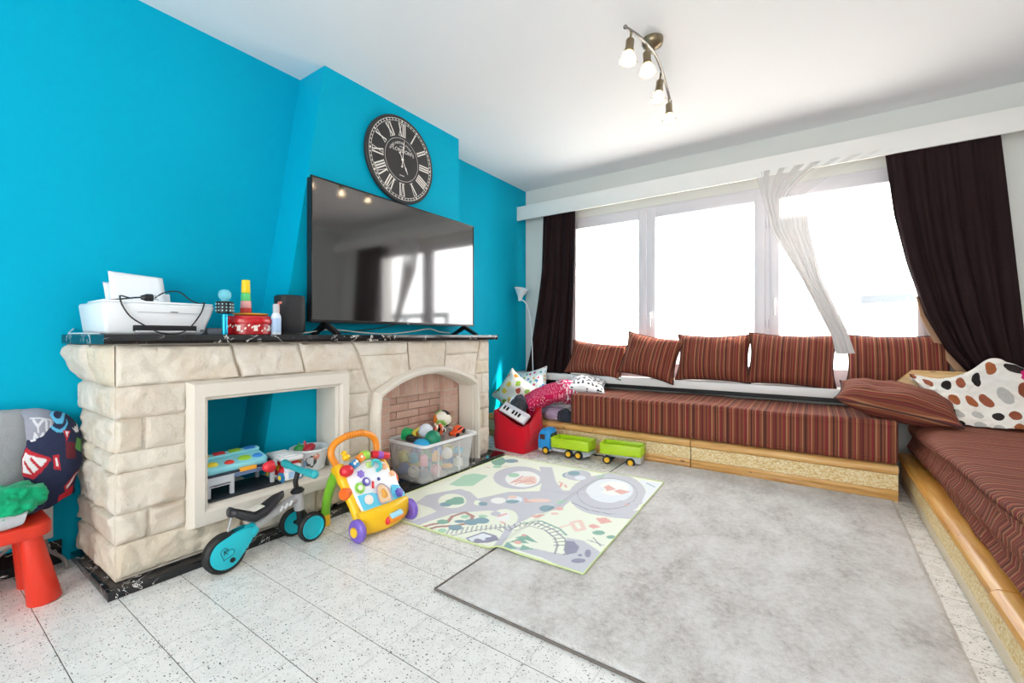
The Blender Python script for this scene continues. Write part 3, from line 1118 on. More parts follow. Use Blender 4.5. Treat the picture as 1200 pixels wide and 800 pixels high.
m.text('LG', .017, MT)
obj('logo', m, pm('#c9c9c9', .3, .02, 9.0), tv, smooth=None)
for y in (1.475, 2.70):
    m = MB()
    for sx in (-1, 1):
        m.prism([(-.012, .074), (.012, .074), (sx * .115 + .014, .010), (sx * .115 + .010, 0), (sx * .115 - .014, 0), (-.012, .052)] if sx > 0 else
                [(.012, .074), (-.012, .074), (-.129, .010), (-.125, 0), (-.101, 0), (.012, .052)], -.014, .014,
                Matrix(((1, 0, 0, TX - .004), (0, 0, -1, y), (0, 1, 0, 1.0045), (0, 0, 0, 1))))
    obj('stand_foot', m, pm('#131315', .3, .05, 20.0), tv)

# ------------------------------------------------------------------ wall clock
CY, CZ, CR_ = 2.140, 2.258, .308
ck = thing('wall_clock', 'big round dark wall clock with white roman numerals above the television', 'clock', (-2.467, CY, CZ), world=True)
XC = -2.467
m = MB(); m.lathe([(0, 0), (CR_ - .004, 0), (CR_, .004), (CR_, .022), (CR_ - .004, .027), (0, .027)], (XC + .001, CY, CZ), (1, 0, 0), 72)
obj('dial', m, pm('#2d2b2c', .5, .08, 9.0), ck)
xf = XC + .0285
MC = Matrix(((0, 0, 1, xf), (1, 0, 0, CY), (0, 1, 0, CZ), (0, 0, 0, 1)))     # local x = along +y (to the right), y = up
def ring(mb, r0, r1, M, n=96):
    a = [mb.v(M @ Vector((r0 * math.cos(2 * PI * k / n), r0 * math.sin(2 * PI * k / n), 0))) for k in range(n)]
    b = [mb.v(M @ Vector((r1 * math.cos(2 * PI * k / n), r1 * math.sin(2 * PI * k / n), 0))) for k in range(n)]
    for k in range(n):
        mb.f([a[k], b[k], b[(k + 1) % n], a[(k + 1) % n]])
M_cream = pm('#e6e3dc', .6, .05, 30.0)
m = MB()
ring(m, .282, .285, MC); ring(m, .266, .2685, MC); ring(m, .150, .1525, MC)
for k in range(60):
    a = k * PI / 30
    w = .0022 if k % 5 else .005
    m.prism([(-w, .268), (w, .268), (w, .283), (-w, .283)], 0, .0004, MC @ Matrix.Rotation(-a, 4, 'Z'))
obj('minute_track', m, M_cream, ck, smooth=None)
def bar(mb, x0_, x1_, w, M):            # slanted stroke from the bottom x0 to the top x1
    mb.prism([(x0_ - w / 2, .168), (x0_ + w / 2, .168), (x1_ + w / 2, .256), (x1_ - w / 2, .256)], 0, .0006, M)
ROM = ['XII', 'I', 'II', 'III', 'IIII', 'V', 'VI', 'VII', 'VIII', 'IX', 'X', 'XI']
for k, r in enumerate(ROM):
    m = MB()
    Mk = MC @ Matrix.Rotation(-k * PI / 6, 4, 'Z')
    wd = {'I': .017, 'V': .036, 'X': .036}
    tot = sum(wd[c] for c in r)
    x = -tot / 2
    for c in r:
        w = wd[c]
        if c == 'I':
            bar(m, x + w / 2, x + w / 2, .0095, Mk)
        elif c == 'V':
            bar(m, x + w / 2, x + .006, .0095, Mk); bar(m, x + w / 2 + .003, x + w - .005, .004, Mk)
        else:
            bar(m, x + w - .006, x + .006, .0095, Mk); bar(m, x + .006, x + w - .006, .004, Mk)
        x += w
    for z in (.1665, .2555):                # serifs
        m.prism([(-tot / 2 + .002, z), (tot / 2 - .002, z), (tot / 2 - .002, z + .003), (-tot / 2 + .002, z + .003)], 0, .0006, Mk)
    obj('numeral', m, M_cream, ck, smooth=None)
m = MB()
txt = 'KENSINGTON STATION'
for k, c in enumerate(txt):
    a = math.radians(lerp(-62, 62, k / (len(txt) - 1)))
    if c != ' ':
        m.text(c, .023, MC @ Matrix.Rotation(-a, 4, 'Z') @ Matrix.Translation((0, .118, 0)), .0003)
obj('arched_lettering', m, M_cream, ck, smooth=None)
m = MB(); m.text('LONDON', .038, MC @ Matrix.Translation((0, .064, 0)), .0003)
obj('dial_lettering', m, M_cream, ck, smooth=None)
m = MB()
for (w, y) in ((.022, .092), (.022, -.112)):            # two lines of print too small to read
    m = MB()
    for q in range(5):
        m.prism([(-w + q * w * .42, y - .003), (-w + q * w * .42 + w * .27, y - .003), (-w + q * w * .42 + w * .27, y + .003), (-w + q * w * .42, y + .003)], 0, .0004, MC)
    obj('small_print', m, M_cream, ck, smooth=None)
for nm, ang, L_, w in (('hour_hand', 152, .105, .011), ('minute_hand', 6, .140, .009)):
    m = MB()
    Mk = MC @ Matrix.Translation((0, 0, .004 if nm == 'hour_hand' else .006)) @ Matrix.Rotation(-T(ang), 4, 'Z')
    m.prism([(-.002, -.05), (.002, -.05), (.002, L_ * .45), (w / 2, L_ * .62), (.001, L_), (-.001, L_), (-w / 2, L_ * .62), (-.002, L_ * .45)], 0, .0015, Mk)
    m.lathe([(0, -.001), (.009, -.001), (.009, .003), (0, .003)], Mk @ Vector((0, 0, 0)), (1, 0, 0), 20)
    m.lathe([(0, -.001), (.007, -.001), (.007, .002), (0, .002)], Mk @ Vector((0, -.05, 0)), (1, 0, 0), 16)
    obj(nm, m, pm('#efece6', .4, .03, 20.0), ck, smooth=40)

# ------------------------------------------------------------------ ceiling spot bar
M_brass = pm('#8d7f66', .28, .1, 12.0, metal=.9)
M_steel = pm('#8e8b86', .25, .08, 14.0, metal=.9)
sp_ = thing('ceiling_spot_bar', 'curved brass bar with four glass spotlights under the ceiling', 'ceiling lamp', (-.76, 2.45, ZC), world=True)
m = MB(); m.lathe([(0, 0), (.058, 0), (.058, -.018), (.052, -.032), (.030, -.046), (.012, -.052), (.010, -.075), (0, -.075)], (-.748, 2.46, ZC - .001), (0, 0, 1), 36)
obj('ceiling_plate', m, M_brass, sp_)
barp = spline([(-.785, 2.135, 2.548), (-.752, 2.27, 2.556), (-.738, 2.46, 2.572), (-.748, 2.66, 2.560), (-.790, 2.985, 2.548)], 8)
m = MB(); m.tube(barp, .008, 10)
for p in (barp[0], barp[-1]):
    m.ball(p, .011, 12, 8)
obj('bar', m, M_steel, sp_)
def warm_glass():
    g = NT('spot_glass')
    tr = g.n('BsdfTransparent')
    g.set(Base_Color=lin('#d9d0c6'), Roughness=.12)
    mx = g.n('MixShader')
    g.l(g.math('ADD', g.math('MULTIPLY', g.noise(12), .1), .34), mx.inputs[0])
    g.l(tr.outputs[0], mx.inputs[1]); g.l(g.b.outputs[0], mx.inputs[2])
    g.l(mx.outputs[0], g.t.nodes['Material Output'].inputs['Surface'])
    return g.m
def glow(h, strength):
    g = NT('lit_bulb')
    e = g.n('Emission', i_Strength=strength)
    g.l(g.mix(g.noise(20), lin(h), lin('#fff3dc')), e.inputs['Color'])
    g.l(e.outputs[0], g.t.nodes['Material Output'].inputs['Surface'])
    return g.m
M_sg, M_bulb = warm_glass(), glow('#ffd9a0', 14.0)
for (x, y, tx, ty) in ((-.772, 2.185, -.10, -.05), (-.742, 2.335, .05, -.02), (-.752, 2.635, -.12, .02), (-.788, 2.935, .03, .02)):
    top = Vector((x, y, 2.552))
    d = Vector((tx, ty, -1)).normalized()
    m = MB()
    m.cyl(top, top + d * .045, .006, n=10)
    m.lathe([(0, 0), (.017, 0), (.021, .006), (.021, .050), (.024, .056), (.024, .066), (0, .066)], top + d * .042, d, 24)
    hd = obj('spot_holder', m, M_brass, sp_)
    m = MB()
    m.lathe([(.022, 0), (.030, .012), (.047, .050), (.0475, .054), (.044, .052), (.028, .014), (.020, .002)], top + d * .106, d, 28, close=False)
    obj('glass_shade', m, M_sg, hd)
    for k in range(3):
        q = d.to_track_quat('Z', 'Y').to_matrix() @ Vector((math.cos(k * 2.1 + .4) * .046, math.sin(k * 2.1 + .4) * .046, .048))
        m = MB(); m.ball(top + d * .106 + q, .004, 8, 6)
        obj('clip', m, pm('#2a2521', .4), hd)
    m = MB(); m.ball(top + d * .126, (.020, .020, .024), 16, 10)
    obj('bulb', m, M_bulb, hd)

# ------------------------------------------------------------------ things on the shelf
ST = 1.0045
M_pw = plastic('#e9ecef', .3)
pr = thing('printer', 'white desktop printer with paper in its rear tray, on the fireplace top', 'printer', (-2.48, .70, ST), world=True)
m = MB()
xb0, xf0 = -2.635, -2.335
lo = [(xf0 - .012, .522), (xf0 - .012, .866), (xb0 + .02, .866), (xb0 + .02, .505)]
hi = [(xf0, .507), (xf0, .912), (xb0, .912), (xb0, .492)]
vsl, vsm, vsh = [m.v((x, y, ST)) for x, y in lo], None, [m.v((x, y, 1.138)) for x, y in hi]
m.f(list(reversed(vsl))); m.f(vsh)
for k in range(4):
    m.f([vsl[k], vsl[(k + 1) % 4], vsh[(k + 1) % 4], vsh[k]])
es = m.bm.edges[:]
bmesh.ops.bevel(m.bm, geom=es, offset=.014, segments=3, profile=.5, affect='EDGES')
obj('body', m, M_pw, pr)
m = MB(); m.bb(xb0 + .06, xf0 - .012, .512, .905, 1.1385, 1.147, .005)
obj('lid', m, plastic('#f3f5f7', .28), pr)
m = MB(); m.bb(xf0 - .014, xf0 - .0035, .606, .835, 1.018, 1.044, .004)
slot = obj('paper_slot', m, pm('#17181a', .5), pr, label='dark paper exit slot')
m = MB(); m.bb(xf0 - .016, xf0 + .004, .612, .83, 1.012, 1.021, .003)
obj('output_tray', m, pm('#cfd2d6', .35), slot)
m = MB(); m.bb(xf0 - .012, xf0 - .0005, .735, .762, 1.102, 1.105); m.bb(xf0 - .012, xf0 - .0006, .62, .85, 1.0985, 1.0995)
m.bb(xf0 - .012, xf0 - .004, .850, .862, 1.018, 1.027)
obj('front_marks', m, pm('#6d7176', .4), pr)
m = MB(); m.box((-2.607, .70, 1.165), (.010, .235, .075), .003, 2, (0, T(-14), 0))
obj('paper_support', m, M_pw, pr)
def sheet(name, lab, y0_, y1_, zt, xo, dz):
    t = thing(name, lab, 'paper', (-2.59, (y0_ + y1_) / 2, 1.14), group=None, world=True)
    m = MB()
    def f(u, v):
        y = lerp(y0_, y1_, u) - dz * v * .3
        return Vector((-2.580 + xo - .055 * v - .01 * v * v, y + .012 * (v - 1) * 0, lerp(1.142, zt + dz * (u - .5), v)))
    m.grid(10, 12, f)
    obj('sheet', m, pm('#f4f5f8', .8, .02, 9.0), t, smooth=80, mods=(('SOLIDIFY', {'thickness': .0012}),))
sheet('paper_sheet', 'front sheet of white paper standing in the printer tray', .592, .795, 1.288, 0, -.012)
sheet('paper_sheet', 'second sheet peeping out left behind the front paper', .578, .735, 1.240, -.012, -.008)
pc = thing('power_cable', 'black printer cable with plug looped over the white printer', 'cable', (-2.4, .7, 1.148), world=True)
cabp = spline([(-2.50, .555, 1.151), (-2.46, .60, 1.158), (-2.40, .625, 1.162), (-2.37, .645, 1.163)], 6)
m = MB(); m.tube(cabp, .0035, 8)
c2 = spline([(-2.45, .71, 1.168), (-2.42, .74, 1.195), (-2.41, .79, 1.20), (-2.43, .84, 1.168), (-2.42, .875, 1.152), (-2.36, .87, 1.153), (-2.332, .862, 1.148), (-2.325, .845, 1.10), (-2.317, .80, 1.035), (-2.306, .752, 1.0085), (-2.306, .70, 1.0085), (-2.316, .665, 1.025),
             (-2.325, .60, 1.072), (-2.328, .57, 1.12), (-2.335, .563, 1.155), (-2.37, .575, 1.165), (-2.40, .61, 1.160)], 6)
m.tube(c2, .0030, 8)
obj('lead', m, M_black, pc)
m = MB()
m.cyl((-2.375, .64, 1.163), (-2.372, .655, 1.163), .008, .014, 14); m.cyl((-2.372, .655, 1.163), (-2.37, .682, 1.164), .0165, .0165, 14, .004)
obj('plug', m, pm('#1c1c1e', .45), pc)
m = MB()
for dz in (-.006, .008):
    m.cyl((-2.37, .682, 1.164 + dz), (-2.37, .700, 1.164 + dz), .0022, n=8)
obj('plug_pin', m, pm('#c8c8ca', .25, metal=1.0), pc)
def cable(name, lab, pts, r, h, cat='cable'):
    o = thing(name, lab, cat, pts[0], world=True)
    m = MB(); m.tube(spline(pts, 8), r, 8)
    obj('lead', m, plastic(h, .4), o)
    return o
cable('white_cable', 'white cable lying over the left end of the shelf beside the printer', [(-2.735, .50, 1.03), (-2.70, .478, 1.010), (-2.62, .476, 1.009), (-2.52, .480, 1.009), (-2.42, .495, 1.008), (-2.36, .506, 1.0075)], .003, '#e3e8ea')
cable('white_cable', 'pale cable sagging along the shelf under the television', [(-2.40, 1.31, 1.05), (-2.40, 1.37, 1.015), (-2.40, 1.55, 1.036), (-2.41, 1.8, 1.018), (-2.41, 2.0, 1.012), (-2.40, 2.2, 1.030), (-2.41, 2.38, 1.050), (-2.42, 2.5, 1.03), (-2.42, 2.62, 1.020)], .0035, '#e6e3cf')
cable('black_cable', 'thin black cable behind the pale cable under the television', [(-2.43, 1.60, 1.01), (-2.43, 1.8, 1.035), (-2.43, 1.97, 1.055), (-2.43, 2.1, 1.085)], .003, '#141414')

mc = thing('microphone', 'toy karaoke microphone with turquoise handle and clear top', 'microphone', (-2.30, .935, ST), world=True)
m = MB(); m.lathe([(0, 0), (.0125, 0), (.0135, .004), (.0125, .03), (.0125, .095), (.018, .102), (0, .102)], (-2.30, .935, ST), n=24)
obj('handle', m, pm('#1fa7cf', .18, .05, 20.0, metal=.7), mc)
m = MB(); m.lathe([(0, .100), (.030, .100), (.036, .104), (.036, .150), (.033, .156), (0, .156)], (-2.30, .935, ST), n=30)
col_ = obj('speaker_collar', m, pm('#15161a', .4), mc)
m = MB()
for k in range(14):
    for z in (.113, .128, .143):
        a = k * 2 * PI / 14 + z * 30
        m.ball((-2.30 + .036 * math.cos(a), .935 + .036 * math.sin(a), ST + z), .0032, 8, 6)
obj('light_dot', m, pm('#a9dfe6', .25), col_)
m = MB(); m.lathe([(.020, .154), (.016, .164), (.024, .172), (.028, .186), (.026, .200), (.016, .211), (0, .215)], (-2.30, .935, ST), n=24, close=False)
obj('clear_head', m, clear_plastic('clear_turquoise', '#8ee4f2', .45, .08), mc)
m = MB(); m.bb(-2.47, -2.40, .90, .985, ST, 1.032, .004)
gb = thing('small_box', 'small grey box behind the microphone beside the printer', 'box', (-2.435, .94, ST), world=True)
obj('case', m, pm('#8d98a3', .4), gb)
m = MB(); m.bb(-2.463, -2.407, .907, .978, 1.032, 1.037, .002)
obj('lid', m, pm('#7b8691', .4), gb)

tin = thing('round_tin', 'round red lidded tin with white pattern on the shelf', 'tin', (-2.37, 1.077, ST), world=True)
TC = (-2.37, 1.077, ST)
m = MB(); m.lathe([(0, 0), (.098, 0), (.102, .004), (.102, .064), (0, .064)], TC, n=48)
obj('tin_body', m, pm('#b3121c', .25, .06, 12.0), tin)
m = MB(); m.lathe([(.102, .054), (.107, .056), (.109, .064), (.107, .076), (.100, .082), (.098, .090), (.092, .094), (0, .094)], TC, n=48, close=False)
obj('lid', m, pm('#c4161f', .22, .06, 12.0), tin)
m = MB()
rnd = random.Random(5)
for k in range(26):
    a0 = -1.9 + k * .145
    if k % 5 == 2:
        w, h_ = .16, .030
        pts = [(a0 - w, .018), (a0 - w * .8, .030), (a0 - w, .046), (a0 + w, .046), (a0 + w * .8, .030), (a0 + w, .018)]
        pts = [(a0 + (q[0] - a0) * .6, q[1]) for q in pts]
    else:
        z = .012 + .032 * rnd.random()
        pts = [(a0 - .05, z), (a0, z - .003), (a0 + .05, z + .006), (a0 + .02, z + .010), (a0 - .03, z + .006)]
    m.f([m.v((TC[0] + .1026 * math.cos(a), TC[1] + .1026 * math.sin(a), ST + z)) for a, z in pts])
obj('printed_pattern', m, pm('#f0e6da', .4), tin, smooth=None, mods=(('SOLIDIFY', {'thickness': .0006}),))
dk = thing('plate', 'flat yellow rimmed plate lying on the red tin', 'plate', (-2.37, 1.085, ST + .094), world=True)
m = MB(); m.lathe([(0, .003), (.07, .003), (.078, .007), (.080, .012), (.077, .010), (.068, .006), (0, .006)], (-2.37, 1.085, ST + .0945), n=40)
obj('dish', m, plastic('#e3b53a'), dk)
m = MB(); m.lathe([(0, .0062), (.066, .0062), (.066, .0085), (0, .0085)], (-2.37, 1.085, ST + .0945), n=40)
obj('centre', m, plastic('#37477c'), dk)
tw = thing('stacking_cups', 'tapering tower of stacked cups, yellow green pink and red, on the tin', 'toy', (-2.37, 1.06, ST + .104), world=True)
z = ST + .1035
for nm, h_, r0, r1, hgt in (('red_cup', '#d13327', .0265, .0255, .030), ('pink_cup', '#f0a9a6', .0245, .0235, .036), ('green_cup', '#59d27a', .0225, .0212, .040), ('yellow_cup', '#efcf12', .0205, .0185, .066)):
    m = MB(); m.cyl((-2.37, 1.06, z), (-2.37, 1.06, z + hgt), r0, r1, 24, .003)
    obj('cup', m, plastic(h_), tw, label=nm.replace('_', ' '))
    z += hgt
bo = thing('spray_bottle', 'small white pump bottle left of the black speaker', 'bottle', (-2.29, 1.170, ST), world=True)
BC = (-2.29, 1.170, ST)
m = MB(); m.lathe([(0, 0), (.021, 0), (.023, .004), (.023, .092), (.018, .106), (.013, .112), (0, .112)], BC, n=28)
obj('bottle_body', m, plastic('#dfe9f4'), bo)
m = MB(); m.lathe([(.0232, .012), (.0236, .012), (.0236, .085), (.0232, .085)], BC, n=28, close=False)
obj('bottle_label', m, pm('#a9c5e6', .4), bo)
m = MB(); m.lathe([(.013, .112), (.015, .114), (.016, .150), (.012, .158), (0, .158)], BC, n=24)
obj('cap', m, clear_plastic('clear_cap', '#e8f0f4', .55, .15), bo)
m = MB(); m.cyl((-2.29, 1.183, ST + .112), (-2.29, 1.183, ST + .168), .005, n=12); m.box((-2.283, 1.186, ST + .166), (.02, .012, .012), .003)
obj('pump', m, plastic('#c96b62'), bo)
spk = thing('speaker', 'black rounded wireless speaker left of the television', 'speaker', (-2.37, 1.29, ST), world=True)
m = MB()
def rr(w, d, r, n=6):
    out = []
    for cx, cy, a0 in ((w / 2 - r, d / 2 - r, 0), (-w / 2 + r, d / 2 - r, 90), (-w / 2 + r, -d / 2 + r, 180), (w / 2 - r, -d / 2 + r, 270)):
        for k in range(n + 1):
            a = T(a0 + 90 * k / n)
            out.append((cx + r * math.cos(a), cy + r * math.sin(a)))
    return out
m.prism(rr(.12, .150, .05), .012, .212, Matrix.Translation((-2.375, 1.288, ST)), .008)
obj('grille', m, pm('#1b1c20', .6, .08, 30.0, .3, 400.0), spk)
m = MB(); m.prism(rr(.10, .130, .04), 0, .012, Matrix.Translation((-2.375, 1.288, ST)))
obj('foot', m, M_black, spk)
m = MB(); m.prism(rr(.10, .13, .045), .212, .2145, Matrix.Translation((-2.375, 1.288, ST)), .001)
obj('top_panel', m, pm('#0e0f11', .2), spk)

# ------------------------------------------------------------------ floor lamp in the corner
fl = thing('floor_lamp', 'slim white uplighter floor lamp in the corner by the left curtain', 'lamp', (-2.50, 4.02, 0), world=True)
m = MB(); m.lathe([(0, 0), (.11, 0), (.11, .012), (.10, .018), (.012, .022), (0, .022)], (-2.50, 4.02, 0), n=36)
M_lw = plastic('#e8ecee', .3)
obj('foot', m, M_lw, fl)
m = MB(); m.tube(spline([(-2.50, 4.02, .02), (-2.505, 4.02, .6), (-2.525, 4.01, 1.1), (-2.555, 3.98, 1.32), (-2.61, 3.955, 1.388), (-2.632, 3.95, 1.378)], 10), .006, 10)
obj('stem', m, M_lw, fl)
m = MB()
dl = Vector((.28, -.12, 1)).normalized()
m.lathe([(0, 0), (.016, 0), (.020, .02), (.030, .05), (.076, .135), (.078, .137), (.073, .134), (.027, .052), (0, .045)], (-2.632, 3.95, 1.375), dl, 32, close=False)
obj('lamp_shade', m, M_lw, fl)
